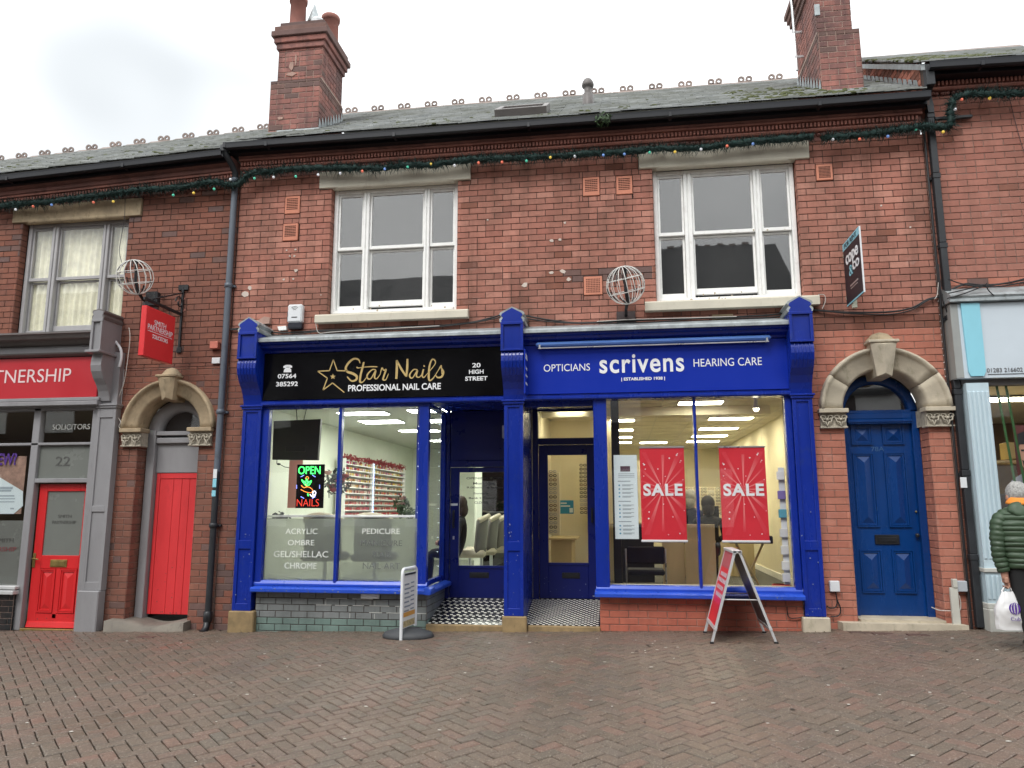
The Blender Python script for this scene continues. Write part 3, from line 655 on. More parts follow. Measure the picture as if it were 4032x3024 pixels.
def clipm(x,y):
    for a,b_,c,d in (CH1,CH2):
        if a-.02<x<b_+.02 and c-.05<y<d: return True
    return False
RF=slates(T1,-5.30,3.84,lambda x:6.57,.65,-.30,3.5,clipm,26,mossx=(1.6,3.3))
def ridge(root,x0,x1,y,zf,sp=.53,rings=True):
    x=x0; pr=None
    zc=lambda x:zf(x)+.02
    xs=[]; 
    while x<x1-.1: xs.append(x); x+=sp
    me=None
    for i,x in enumerate(xs):
        if me is None:
            b=MB(); b.add([(q,yy,zz) for q in (.004,sp-.004) for yy,zz in ((-.14,-.10),(-.02,.0),(.02,.0),(.14,-.10),(.12,-.11),(0,-.02),(-.12,-.11))],[(0,1,2,3,4,5,6),(7,8,9,10,11,12,13)]+[(j,(j+1)%7,7+(j+1)%7,7+j) for j in range(7)])
            if rings:
                for c in (sp/2-.068,sp/2+.068):
                    n=14; vs=[]
                    for k in range(n):
                        a=2*math.pi*k/n
                        for rr_,yy in ((.026,-.012),(.062,-.012),(.062,.012),(.026,.012)): vs.append((c+rr_*math.cos(a),yy,.055+rr_*math.sin(a)))
                    b.add(vs,[(k*4+j,k*4+(j+1)%4,((k+1)%n)*4+(j+1)%4,((k+1)%n)*4+j) for k in range(n) for j in range(4)])
                b.box(sp/2-.10,sp/2+.10,-.012,.012,-.01,.02)
            o=b.build('ridge_tile',M['ridge'],None,center=False); me=o.data
        else: o=bpy.data.objects.new('ridge_tile',me); link(o)
        setpar(o,root); o.matrix_basis=Matrix.Translation((x,y,zc(x)))@Matrix.Rotation(random.uniform(-.01,.01),4,'X')
ridge(RF,-5.3,3.6,3.5,lambda x:9.04)
bx('ridge_bed',M['mortar_mid'],RF,-5.3,3.84,3.42,3.58,8.93,9.0,0)
# back slope
MB().add([(-5.3,3.5,9.04),(3.84,3.5,9.04),(3.84,8,6.2),(-5.3,8,6.2)],[(0,1,2,3)]).build('rear_slope',M['slate'],RF)
# skylight, vent pipe, gutter plant
sk=part('skylight',RF,(-1.2,.3,6.9)); b=MB(); ca=math.atan(.65)
Ms=Matrix.Translation((-1.25,.0,roofz(0.)+.02))@Matrix.Rotation(ca,4,'X')
q=MB(); q.box(-.36,.36,0,.07,0,.11,.006); q.box(-.36,.36,.58,.65,0,.11,.006); q.box(-.36,-.29,.07,.58,0,.11,.006); q.box(.29,.36,.07,.58,0,.11,.006); q.xf(Ms); q.build('skylight_frame',M['grey_dk'],sk)
q=MB(); q.box(-.29,.29,.07,.58,.07,.085); q.xf(Ms); q.build('pane',M['glass_up'],sk)
vp=part('vent_pipe',RF,(-.4,1.6,7.8)); MB().lathe([(.085,-.12),(.085,.10),(.058,.12),(.058,.22),(.062,.23)],(-.37,1.30,7.67),14).build('pipe',M['grey_dk'],vp); MB().lathe([(.062,0),(.09,.01),(.095,.04),(.088,.08),(.06,.13),(.001,.16)],(-.37,1.30,7.89),14).build('cowl',M['grey_dk'],vp)
# chimneys
def chimney(root,x0,x1,y0,y1,z0,z1,z2,z3,inset,left=True,label=None,capk=5,pots=()):
    """lower stage z0-z1, offset, upper stage z1-z2 then corbelled cap to z3"""
    Cn=part('chimney',root,((x0+x1)/2,y0,z0),label); b=Bricks()
    def stage(a,c,d,e,q0,q1,dark):
        mf=(lambda x,z,m:('brick_dark' if (z>q1-.1 or random.random()<.12) else m)) if dark else (lambda x,z,m:'brick_dark' if random.random()<.05 else m)
        kw=dict(zref=q0,mat='brick_chim',mortar='mortar_light',matf=mf,hdr=.25,joint=.01)
        b.wall((a,d,0),(1,0,0),0,c-a,q0,q1,**kw); b.wall((c,d,0),(0,1,0),0,e-d,q0,q1,**kw); b.wall((a,e,0),(0,-1,0),0,e-d,q0,q1,**kw); b.wall((c,e,0),(-1,0,0),0,c-a,q0,q1,**kw)
        q=MB(); q.box(a+.006,c-.006,d+.006,e-.006,q0,q1); q.build('core',M['mortar_mid'],Cn)
    stage(x0,x1,y0,y1,z0,z1,True)
    ix0,ix1=(x0+inset,x1) if left else (x0,x1-inset)
    stage(ix0,ix1,y0+.06,y1-.06,z1,z2,False)
    b.finish(Cn,n=150)
    q=MB(); q.prism([(y0-.0,z1-.0),(y0+.06,z1+.035),(y1-.06,z1+.035),(y1,z1)],'x',x0-.005,x1+.005); q.build('weathering',M['mortar_mid'],Cn)
    z=z2
    if z3>z2:
        h=(z3-z2)/capk
        for i in range(capk):
            o=(.03,.06,.095,.06,.0)[i] if capk==5 else .03*(i+1)
            rr=random.Random(i); 
            q=MB(); q.box(ix0-o,ix1+o,y0+.06-o,y1-.06+o,z+.003,z+h-.003,.006); q.build('cap_course',M['brick_dark'] if i>=2 else M['brick_chim'],Cn); z+=h
    return Cn
C1=chimney(T1,-5.16,-4.37,.45,1.40,6.75,7.90,8.45,8.92,.075,True)
def pot(Cn,x,y,z,r,h,cap=None):
    q=MB(); q.lathe([(r*1.0,0),(r*.98,.03),(r*.92,h-.09),(r*1.08,h-.085),(r*1.1,h-.02),(r*1.02,h),(r*.8,h),(r*.8,h-.3)],(x,y,z),16); q.build('chimney_pot',paint('pot_clay',(.30,.13,.105),.85,.2,.3),Cn)
pot(C1,-4.93,.78,8.90,.13,.62); pot(C1,-4.60,1.30,8.90,.14,.62); 
q=MB(); q.lathe([(.12,0),(.12,.22),(.10,.24),(.11,.26),(.09,.27)],(-4.72,.92,8.90),14); q.lathe([(.115,.25),(.001,.62)],(-4.72,.92,8.90),12); q.build('pot_cowl',M['lead'],C1)
q=MB(); q.lathe([(.11,0),(.10,.04),(.11,.06),(.08,.10)],(-4.52,.62,8.90),14); q.build('flue_terminal',M['plastic_w'],C1)
def flashing(Cn,x,y0,y1,side):
    q=MB(); n=9; L_=(y1-y0)/n
    for i in range(n):
        a=y0+i*L_; zb=roofz(a); q.add([(x+side*.006,a,zb-.02),(x+side*.006,a+L_,zb+L_*.65-.02),(x+side*.006,a+L_,zb+L_*.65+.06),(x+side*.006,a+L_*.35,zb+L_*.6+.15),(x+side*.012,a,zb+.06)],[(0,1,2,3,4)])
    q.add([(x,y0,roofz(y0)+.012),(x+side*.12,y0,roofz(y0)+.012),(x+side*.12,y1,roofz(y1)+.012),(x,y1,roofz(y1)+.012)],[(0,1,2,3)]); q.keepn=True
    q.build('lead_flashing',M['lead'],Cn)
q=MB(); rs=random.Random(31)
for x_,z_,w_,h_ in ((-4.86,8.17,.09,.14),(-4.86,8.03,.15,.07),(-4.80,8.28,.03,.2),(-4.97,7.28,.10,.05)): n=9; q.prism([(x_+w_*rs.uniform(.35,.6)*math.cos(k*2*math.pi/n),z_+h_*rs.uniform(.35,.6)*math.sin(k*2*math.pi/n)) for k in range(n)],'y',.5 if z_>7.9 else .44,.52 if z_>7.9 else .46)
tag(q.build('cement_patches',M['mortar_light'],C1),kind='stuff')
flashing(C1,-4.37,.45,1.40,1); bx('lead_apron',M['lead'],C1,-5.0,-4.33,.40,.46,6.98,7.06,.004)
C2=chimney(T1,2.84,3.38,.48,1.75,6.8,7.965,9.35,9.35,.07,False)
q=MB()
for i in range(4): q.box(2.84-.03*(i+1),3.31+.03*(i+1),.52-.03*(i+1),1.7+.03*(i+1),8.78+.09*i,8.865+.09*i,.005)
q.build('oversailing_courses',M['brick_dark'],C2)
flashing(C2,2.84,.48,1.75,-1); bx('lead_apron',M['lead'],C2,2.84,3.38,.43,.48,7.0,7.06,.004); bx('lead_patch',M['lead'],C2,2.83,2.90,.525,.545,8.25,8.42,.003)
q=MB(); q.tube([(2.74,1.3,7.9),(2.73,1.3,8.9),(2.70,1.3,9.7)],.022,8); q.box(2.72,2.87,1.28,1.31,8.1,8.13); q.box(2.72,2.87,1.28,1.31,8.5,8.53); q.build('aerial_mast',M['chrome'],C2)
# door arch and front door (blue)
arch(T1,DCX,DZ,.475,.7475,-.045,.28,M['stone_pale'],key=(3.02,3.42,.085,.15),joints=(0,.19,.81,1))
capital(T1,2.385,2.70,2.41,2.645,-.05,.1,M['stone_pale']); capital(T1,3.585,3.895,2.41,2.645,-.05,.1,M['stone_pale'])
MB().box(3.59,3.63,-.0,.28,2.43,2.63).build('capital_return',M['stone_carve'],T1); 
FD=part('front_door',T1,(3.16,.3,.2)); dm=M['door_blue']; y=.33
q=MB(); q.box(2.672,2.785,.27,.42,.19,DZ,.006); q.box(3.535,3.618,.27,.42,.19,DZ,.006); q.box(2.785,3.535,.25,.42,2.545,DZ-.02,.008); q.box(2.785,3.535,.235,.3,2.50,2.545,.01); q.build('door_frame',dm,FD)
q=MB(); 
for i in range(36): q.box(2.80+i*.0205,2.812+i*.0205,.238,.25,2.485,2.50)
tag(q.build('bead_course',dm,FD),kind='stuff')
q=MB(); q.box(2.785,3.535,y,y+.05,.20,2.50); q.build('door_leaf',dm,FD)
def moulded(parent,x0,x1,z0,z1,y,mat,d=.03,name='door_panel'):
    q=MB(); t=.022
    for k,(o,h) in enumerate(((0,.020),(t,.012))):
        a,b_,c,e=x0+o,x1-o,z0+o,z1-o
        q.prism([(a,c),(b_,c),(b_-t*.8,c+t*.8),(a+t*.8,c+t*.8)],'y',y-h,y+.01); q.prism([(a,e),(b_,e),(b_-t*.8,e-t*.8),(a+t*.8,e-t*.8)],'y',y-h,y+.01)
        q.prism([(a,c),(a+t*.8,c+t*.8),(a+t*.8,e-t*.8),(a,e)],'y',y-h,y+.01); q.prism([(b_,c),(b_-t*.8,c+t*.8),(b_-t*.8,e-t*.8),(b_,e)],'y',y-h,y+.01)
    # raised hipped field
    a,b_,c,e=x0+t*2.2,x1-t*2.2,z0+t*2.2,z1-t*2.2; m=(a+b_)/2; k=(b_-a)/2; h=min(k,(e-c)/2)
    q.add([(a,y,c),(b_,y,c),(b_,y,e),(a,y,e),(m,y-d,c+h),(m,y-d,e-h)],[(0,1,4),(1,2,5,4),(2,3,5),(3,0,4,5)])
    q.build(name,mat,parent)
for (a,b_,c,e) in ((2.835,3.085,2.235,2.48),(3.20,3.45,2.235,2.48),(2.835,3.085,1.235,2.14),(3.20,3.45,1.235,2.14),(2.835,3.085,.46,.97),(3.20,3.45,.46,.97)): moulded(FD,a,b_,c,e,y,dm)
text('78A',paint('faded_numerals',(.03,.10,.24),.5),FD,(3.06,y-.001,2.155),(.15,.055),ext=.003)
q=MB(); q.box(3.02,3.30,y-.018,y+.01,1.03,1.145,.006); q.box(3.05,3.27,y-.026,y,1.06,1.115,.004); q.build('letterbox',M['black'],FD)
q=MB(); q.ball((3.50,y-.035,1.14),.026,10); q.lathe([(.012,0),(.012,.03)],(3.50,y-.03,1.14),8,axis='y'); q.build('door_knob',M['black'],FD)
q=MB(); q.ball((3.515,y-.01,1.42),.014,8); q.build('latch',M['brass'],FD)
def halfdisc(ri,cx,z,y,n=16): return [(cx+ri*math.cos(math.pi*i/n),z+ri*math.sin(math.pi*i/n)) for i in range(n+1)]
q=MB(); n=20; vs=[]
for i in range(n+1):
    a=math.pi*i/n; vs.append([(DCX+r*math.cos(a),yy,DZ-.02+r*math.sin(a)) for r,yy in ((.372,.40),(.372,.30),(.395,.28),(.474,.28),(.474,.40))])
q.sheet(vs); q.box(DCX-.474,DCX+.474,.28,.40,DZ-.02,DZ+.02,.004); q.build('fanlight_frame',dm,FD)
q=MB(); q.prism(halfdisc(.373,DCX,DZ+.018,0),'y',.34,.345); q.build('fanlight_pane',M['glass_dk'],FD)
q=MB(); q.box(2.67,3.62,.45,.46,.2,3.2); q.build('hall_back',M['room_dk'],FD)
q=MB(); q.prism([(2.46,-.16),(3.80,-.14),(3.75,.02),(3.62,.30),(2.67,.30),(2.64,.0),(2.44,.0)],'z',.05,.172); q.prism([(2.69,-.05),(3.61,-.03),(3.61,.32),(2.69,.32)],'z',.172,.200); q.build('doorstep',M['stone_pale'],T1)
# ================================================================== LEFT AND RIGHT NEIGHBOURS
T0=thing('terraced_building','brown brick terraced building at the left with a grey window hung with cream net curtain','building',(-8,0,-.15))
B=Bricks(); ACX,AZ=-6.125,2.546
def mleft(x,z,m):
    r=random.random()
    if r<.05: return 'brick_dark'
    if z<.35: return 'brick_dark' if r<.4 else m
    return m
lw=(-8.72,-7.02,3.9,5.68)
B.wall((0,0,0),(1,0,0),-13.0,-5.31,3.40,6.02,holes=[(-8.72,-7.00,3.0,5.66),(-8.88,-6.80,5.66,5.92)],zref=3.62,mat='brick_left',matf=mleft,hdr=.07,aref=-5.31)
B.wall((0,0,0),(1,0,0),-6.88,-5.31,-.2,3.40,holes=[(-6.575,-5.675,-1,AZ)],arcs=[(ACX,AZ,.55)],zref=3.62,mat='brick_left',mortar='mortar_mid',matf=mleft,hdr=.12,aref=-5.31,slant=lambda x,z,z1:z1<gz(x))
B.wall((-6.575,0,0),(0,1,0),0,.3,-.05,AZ,zref=3.62,mat='brick_left',mortar='mortar_mid',Lp=.24); B.wall((-5.675,0,0),(0,-1,0),-.3,0,-.05,AZ,zref=3.62,mat='brick_left',Lp=.24)
B.wall((-8.72,0,0),(0,1,0),0,.12,3.9,5.66,zref=3.62,mat='brick_left',Lp=.24); B.wall((-7.0,0,0),(0,-1,0),-.12,0,3.9,5.66,zref=3.62,mat='brick_left',Lp=.24)
B.finish(T0)
sash_window(T0,-8.70,-7.02,3.92,5.66,(-8.30,-8.20,-7.47,-7.375),4.815,M['grey_frame'],(-8.88,-6.805,5.655,5.92),None,0,M['stone_old'],M['stone'],curtain=True,glass='glass_cur')
cornice(T0,-13.0,-5.34,0,dz=-.10,tilt=.0436)
gutter(T0,(-13.0,0,6.073),(-5.42,0,6.40))
q=MB()
for a,b_,c,e in ((-13.0,-8.73,3.4,6.1),(-6.99,-5.31,3.4,6.1),(-8.73,-6.99,5.67,6.1),(-6.88,-6.58,-.2,3.4),(-5.67,-5.31,-.2,3.4)): q.add([(a,.055,c),(b_,.055,c),(b_,.055,e),(a,.055,e)],[(0,1,2,3)])
q.build('inner_leaf',M['room_dk'],T0)
RL=slates(T0,-14.6,-5.30,lambda x:6.47+.0436*(x+5.38),.64,-.30,3.5,lambda x,y: False,26,nind=150)
ridge(RL,-14.6+.07,-5.5,3.5,lambda x:8.91+.0436*(x+5.38))
MB().add([(-14.6,3.5,8.5),(-5.3,3.5,8.91),(-5.3,8,6.2),(-14.6,8,6)],[(0,1,2,3)]).build('rear_slope',M['slate'],RL)
arch(T0,ACX,AZ,.455,.685,-.04,.25,M['stone_old'],key=(2.93,3.24,.075,.13),joints=(0,.5,1))
capital(T0,-6.80,-6.50,2.30,2.55,-.05,.12,M['stone_old']); capital(T0,-5.80,-5.47,2.30,2.55,-.05,.12,M['stone_old'])
YD=.26; sd_=part('side_door',T0,(-6.1,YD,0)); gp_=M['grey_paint']
q=MB(); q.box(-6.56,-6.44,.18,.33,.0,AZ+.0,.008); q.box(-5.79,-5.68,.2,.33,.0,AZ,.006); q.box(-6.44,-5.79,.20,.33,2.36,2.44,.01); q.box(-6.44,-5.79,.19,.33,2.47,2.53,.008); q.build('door_frame',gp_,sd_)
bx('overpanel',gp_,sd_,-6.44,-5.79,.25,.30,1.955,2.36)
q=MB(); n=20; vs=[]
for i in range(n+1):
    a=math.pi*i/n; vs.append([(ACX+.02+r*math.cos(a),yy,2.53+r*.95*math.sin(a)) for r,yy in ((.30,.34),(.30,.26),(.33,.22),(.46,.20),(.46,.34))])
q.sheet(vs); q.build('fanlight_frame',gp_,sd_)
q=MB(); q.prism(halfdisc(.31,ACX+.02,2.53,0),'y',.30,.305); q.build('fanlight_pane',M['glass_dk'],sd_); bx('hall_back',M['room_dk'],sd_,-6.56,-5.68,.40,.41,2.3,3.0,0)
xs=[-6.43,-6.375,-6.17,-6.045,-5.93,-5.80]
for i in range(5): bx('plank',M['red_door2'],sd_,xs[i]+.0015,xs[i+1]-.0015,YD+(.0 if i in(0,) else .008)+random.uniform(0,.003),YD+.04,.05,1.87 if i else 1.95,.004)
bx('head_batten',M['red_door2'],sd_,-6.374,-5.80,YD,YD+.04,1.873,1.95,.004)
q=MB(); n=16; tp=[(-6.74+1.12*i/n,.015-.075*math.exp(-((i-n*.55)/4.2)**2)) for i in range(n+1)]
V_=[]; 
for y_,dz_ in ((-.17,0),(.0,.012),(.28,.02)): V_.append([(x_,y_,z_+dz_) for x_,z_ in tp])
q.sheet([[(x_,-.175,-.26) for x_,z_ in tp]]+V_); q.add([(tp[0][0],-.17,-.26),(tp[0][0],.28,-.26),(tp[0][0],.28,tp[0][1]+.02),(tp[0][0],-.17,tp[0][1])],[(0,1,2,3)]); q.add([(tp[-1][0],-.17,-.26),(tp[-1][0],.28,-.26),(tp[-1][0],.28,tp[-1][1]+.02),(tp[-1][0],-.17,tp[-1][1])],[(0,1,2,3)]); q.build('worn_doorstep',paint('worn_step',(.17,.15,.125),.8,.3,.4,dirt=(.07,.06,.05),dirtamt=.6),T0)
# right neighbour
T2=thing('terraced_building','taller pinkish brick building at the right edge above the pale blue shopfront','building',(6,0,.1))
B=Bricks()
def mright(x,z,m):
    if z<4.2: return random.choice(['brick_low','brick_dark','brick_right','brick_low'])
    return m if random.random()>.03 else 'brick_left'
B.wall((0,0,0),(1,0,0),3.87,6.6,4.05,6.62,zref=4.04,mat='brick_right',mortar='mortar_mid',matf=mright,hdr=.08,aref=3.87)
B.wall((0,0,0),(1,0,0),3.87,3.99,.08,4.05,zref=4.04,mat='brick_left',mortar='mortar_mid',aref=3.87)
B.wall((3.86,3.5,0),(0,-1,0),0,3.6,6.2,9.3,zref=4.04,mat='brick_low',mortar='mortar_dark',matf=lambda x,z,m:'brick_left' if random.random()<.5 else m,slant=lambda a,z,z1: z1>6.89+.635*(3.5-a+.3)+.0 or z1<6.5+.65*(3.5-a))
B.finish(T2)
cornice(T2,3.90,6.6,0,dz=.485,tilt=-.01)
gutter(T2,(3.88,0,6.885),(6.6,0,6.83))
bx('inner_leaf',M['room_dk'],T2,3.9,6.6,.055,.06,4.0,6.8,0)
RR=slates(T2,3.80,6.9,lambda x:6.93-.01*(x-3.8),.635,-.30,3.5,None,26,nind=100,mossx=(3.8,4.8))
ridge(RR,3.8,6.9,3.5,lambda x:9.33,rings=False)
q=MB(); q.prism([(-.28,6.83),(3.5,9.22),(3.5,9.29),(-.28,6.91)],'x',3.81,3.87); q.build('verge_board',M['lead'],RR); q=MB(); q.prism([(-.2,6.4),(3.5,8.8),(3.5,9.28),(-.2,6.93)],'x',3.869,3.90); q.build('party_wall_core',M['mortar_dark'],T2)
q=MB()
for i in range(14):
    y=.35+i*.13 if False else -.05+i*.16; z=roofz(y); q.add([(3.853,y,z),(3.853,y+.16,z+.104),(3.853,y+.15,z+.2),(3.853,y+.04,z+.13)],[(0,1,2,3)])
q.build('step_flashing',M['lead'],RR)
# ================================================================== SHOPFRONTS
def console(root,x0,x1,zb,z1,zt,zp,mat,yb=-.20,yt=-.44,capm=None,ribs=True):
    Cs=part('console',root,((x0+x1)/2,yb,zb)); x0_,x1_=x0,x1
    prof=[(.0,zb),(yb+.01,zb),(yb-.005,zb+.06),(yb-.03,zb+.13),(yb-.08,zb+.21),(yb-.15,zb+.29),(yb-.205,zb+.38),(yb-.225,zb+.46),(yb-.22,zb+.53),(yb-.20,z1),(yt+.03,z1+.0),(yt+.03,zt),(.0,zt)]
    q=MB(); q.prism(prof,'x',x0,x1); q.box(x0-.006,x1+.006,yt,yt+.05,zt-.035,zt,.004); q.box(x0-.006,x1+.006,yt,yt+.05,z1,z1+.025,.004); q.box(x0-.004,x0+.03,yt+.002,yt+.05,z1+.025,zt-.035,.003); q.box(x1-.03,x1+.004,yt+.002,yt+.05,z1+.025,zt-.035,.003)
    if ribs:
        for i in range(5):
            x=x0+.045+(x1-x0-.09)*i/4; q.tube([(x,p[0]-.003,p[1]) for p in prof[5:10]],[.004,.007,.008,.008,.006],5)
    q.build('console_block',mat,Cs)
    m=(x0+x1)/2; w_=(x1-x0)/2; out=[(m-w_*.95,zt),(m-w_*1.0,zt+.02),(m-w_*.82,zt+.055),(m-w_*1.0,zt+.085),(m-w_*.9,zt+.112),(m,zp+.03),(m+w_*.9,zt+.112),(m+w_*1.0,zt+.085),(m+w_*.82,zt+.055),(m+w_*1.0,zt+.02),(m+w_*.95,zt)]
    q=MB(); q.prism(out,'y',yt+.012,yt+.05); q.build('gable_face',mat,Cs)
    big=[(m+(x-m)*1.17,z+(.018 if z>zt+.01 else 0)) for x,z in out]
    q=MB(); q.prism(big,'y',yt+.018,0.0); q.build('lead_capping',capm or M['lead'],Cs)
    return Cs
def pilaster(root,x0,x1,z0,z1,y,mat,zs,yb=0.,base=None,cap=True,bm=None):
    P_=part('pilaster',root,((x0+x1)/2,y,z0)); q=MB(); b=.045
    q.box(x0+.002,x1-.002,y+.018,yb,z0,z1)
    q.box(x0,x0+b,y,y+.03,z0,z1,.003); q.box(x1-b,x1,y,y+.03,z0,z1,.003)
    for (a,c) in zs: q.box(x0+b-.002,x1-b+.002,y+.001,y+.03,a,c,.004)
    if cap: q.box(x0-.015,x1+.015,y-.02,yb,z1-.03,z1+.0,.006); q.box(x0-.03,x1+.03,y-.035,yb,z1,z1+.025,.006)
    q.build('shaft',mat,P_)
    if base: 
        a,c,d,e=base; q=MB(); q.box(a,c,y-.03,yb,d,e,.012); q.build('base_stone',bm or M['stone_ochre'],P_)
    return P_
def letterbox(root,xc,zc,y,w_=.27,h=.075,mat='black'):
    q=MB(); q.box(xc-w_/2,xc+w_/2,y-.01,y+.01,zc-h/2,zc+h/2,.004); q.box(xc-w_/2+.025,xc+w_/2-.025,y-.016,y,zc-h/2+.016,zc+h/2-.016,.003); q.build('letterbox',M[mat],root)
bl=M['blue']
# ---------------- nail salon
SN=thing('shopfront','royal blue nail salon shopfront with black fascia and frosted window beside the grey downpipe','shopfront',(-3.2,-.1,0))
pilaster(SN,-4.955,-4.70,.18,2.79,-.20,bl,[(.18,.27),(.95,1.06),(2.72,2.79)],base=(-4.985,-4.64,-.12,.18),yb=-.01)
console(SN,-4.955,-4.70,2.815,3.40,3.76,3.92,bl)
def fascia(root,x0,x1,mat,signm,sz0,sz1,ys=-.19):
    q=MB(); q.box(x0,x1,-.15,-.01,2.80,3.60); q.build('fascia_board',mat,root)
    q=MB(); q.prism([(-.15,3.51),(-.19,3.515),(-.21,3.54),(-.24,3.55),(-.28,3.565),(-.30,3.595),(-.34,3.605),(-.355,3.64),(-.15,3.65)],'x',x0,x1); q.build('cornice',mat,root)
    q=MB(); q.prism([(-.01,3.80),(-.37,3.685),(-.385,3.665),(-.385,3.63),(-.37,3.63),(-.36,3.655),(-.01,3.77)],'x',x0,x1); q.build('lead_flashing',M['lead'],root)
    q=MB(); q.prism([(-.15,2.80),(-.20,2.80),(-.215,2.815),(-.215,2.84),(-.20,2.85),(-.205,2.865),(-.15,2.875)],'x',x0,x1); q.build('architrave',mat,root)
    q=MB(); q.box(x0+.003,x1-.003,ys,-.15,sz0,sz1,.003); return q.build('sign_board',signm,root)
sb=fascia(SN,-4.70,-1.45,bl,M['black_sign'],2.88,3.505)
# lettering on the black fascia
YS=-.192
def S1(x,y): return at(1000+x*.4521,1300+y*.4521,YS)
q=MB()
stroke(q,[(925,290),(912,258),(870,250),(825,285),(800,330),(815,362),(860,378),(895,402),(890,432),(850,442),(812,405)],[.006,.022,.026,.030,.028,.030,.034,.032,.028,.022,.014],S1)
stroke(q,[(897,320),(905,330),(960,322),(1030,318),(1075,320)],[.018,.012,.010,.014,.012],S1)
stroke(q,[(958,278),(945,330),(928,400),(925,450),(950,450),(985,405)],[.022,.026,.026,.026,.014,.008],S1)
stroke(q,[(1062,345),(1030,345),(990,385),(990,420),(1020,420),(1062,350),(1050,410),(1070,422),(1100,385)],[.012,.016,.020,.020,.014,.016,.020,.014,.008],S1)
stroke(q,[(1100,385),(1115,330),(1130,350),(1150,345),(1135,390),(1125,430),(1150,430),(1172,380)],[.008,.016,.014,.022,.022,.022,.012,.007],S1)
stroke(q,[(1243,262),(1245,340),(1240,425)],[.020,.032,.028],S1); stroke(q,[(1243,262),(1285,340),(1325,400)],[.020,.028,.024],S1); stroke(q,[(1337,250),(1335,330),(1327,405)],[.024,.030,.024],S1)
stroke(q,[(1425,345),(1390,345),(1358,385),(1362,412),(1385,412),(1425,350),(1415,400),(1440,410),(1462,385)],[.012,.016,.020,.020,.014,.016,.020,.014,.008],S1)
stroke(q,[(1478,340),(1465,395),(1480,412),(1505,385)],[.020,.022,.016,.008],S1); stroke(q,[(1486,308),(1480,318)],[.020,.020],S1)
stroke(q,[(1505,385),(1575,300),(1575,262),(1550,258),(1530,310),(1522,400),(1530,438),(1560,420),(1600,360)],[.008,.012,.016,.018,.024,.028,.022,.014,.009],S1)
stroke(q,[(1600,360),(1630,310),(1632,330),(1650,365),(1635,405),(1600,412),(1585,395)],[.009,.016,.018,.026,.026,.020,.012],S1); stroke(q,[(1632,330),(1640,390),(1655,365)],[.008,.010,.006],S1)
q.build('lettering',M['gold'],sb)
q=MB(); wd=.014
for a,b_ in (((815,355),(725,353)),((725,353),(692,258)),((692,258),(658,353)),((658,353),(555,358)),((555,358),(640,418)),((640,418),(602,522)),((602,522),(685,460)),((685,460),(788,543))): stroke(q,[a,b_],wd,S1,curved=False)
q.build('star_outline',M['gold'],sb)
q=MB(); pts=[]
for i in range(10):
    r=25 if i%2==0 else 11; a=math.pi/2+i*math.pi/5; p=S1(688+r*math.cos(a),405-r*math.sin(a)); pts.append((p.x,p.z))
q.prism(pts,'y',YS-.004,YS); q.build('small_star',M['gold'],sb)
def tx(s,parent,f,x0,y0,x1,y1,mat,Y,bold=.0,**k):
    a=f(x0,y1); b_=f(x1,y0); return text(s,mat,parent,(a.x,Y,a.z),(b_.x-a.x,b_.z-a.z),bold=bold,**k)
W_=M['wht']
for s,x0,y0,x1,y1 in (('07564',207,378,370,422),('385292',192,446,384,492),('20',1901,285,1974,326),('HIGH',1873,342,2000,382),('STREET',1840,400,2034,442)): tx(s,sb,S1,x0,y0,x1,y1,W_,YS,.02)
a=S1(820,534); b_=S1(1628,472); 
text('PROFESSIONAL NAIL CARE',W_,sb,(a.x,YS,a.z),(b_.x-a.x,.085),bold=.02)
q=MB(); c=S1(294,338)
q.prism([(c.x-.055,c.z-.045),(c.x+.055,c.z-.045),(c.x+.05,c.z-.01),(c.x+.025,c.z+.02),(c.x-.025,c.z+.02),(c.x-.05,c.z-.01)],'y',YS-.003,YS)
q.prism([(c.x-.062,c.z+.015),(c.x-.03,c.z+.015),(c.x-.02,c.z+.028),(c.x+.02,c.z+.028),(c.x+.03,c.z+.015),(c.x+.062,c.z+.015),(c.x+.06,c.z+.04),(c.x+.03,c.z+.055),(c.x-.03,c.z+.055),(c.x-.06,c.z+.04)],'y',YS-.003,YS)
q.build('telephone_symbol',W_,sb)
# window joinery
def glazing(root,x0,x1,posts,z0,z1,y,mat,glass,zs=None,sillmat=None):
    q=MB(); q.box(x0,x1,y-.05,y+.05,z1,2.81,.004)
    for a,b_ in posts: q.box(a,b_,y-.055,y+.04,z0-.06,z1,.008)
    q.build('window_frame',mat,root)
    q=MB(); q.prism([(y-.06,z0-.065),(y+.04,z0-.065),(y+.04,z0),(y-.045,z0-.005),(y-.062,z0-.04)],'x',x0,x1); q.build('bottom_rail',sillmat or mat,root)
    e=[p for p in posts]
    for i in range(len(e)-1): q=MB(); q.box(e[i][1]-.005,e[i+1][0]+.005,y-.004,y+.004,z0-.003,z1+.003); q.build('pane',M[glass],root)
glazing(SN,-4.70,-2.42,[(-4.70,-4.605),(-3.64,-3.595),(-2.56,-2.43)],.56,2.765,-.1,bl,'glass',sillmat=M['blue_sill'])
q=MB(); pr=[(-.05,.50),(-.26,.48),(-.285,.465),(-.285,.43),(-.265,.42),(-.05,.42)]; q.prism(pr,'x',-4.68,-2.34); 
q.prism([(-2.42,.50),(-2.35,.48),(-2.335,.465),(-2.335,.43),(-2.35,.42),(-2.42,.42)],'y',-.284,.86); q.build('sill',M['blue_sill'],SN)
B=Bricks()
def greygreen(x,z,m): return 'brick_green' if z<.105 else m
B.wall((0,-.15,0),(1,0,0),-4.66,-2.42,-.12,.425,zref=.425,H=.081,Lp=.212,mat='brick_grey',mortar='mortar_light' if False else 'mortar_dark',matf=greygreen,aref=-4.6,slant=lambda x,z,z1:z1<gz(x))
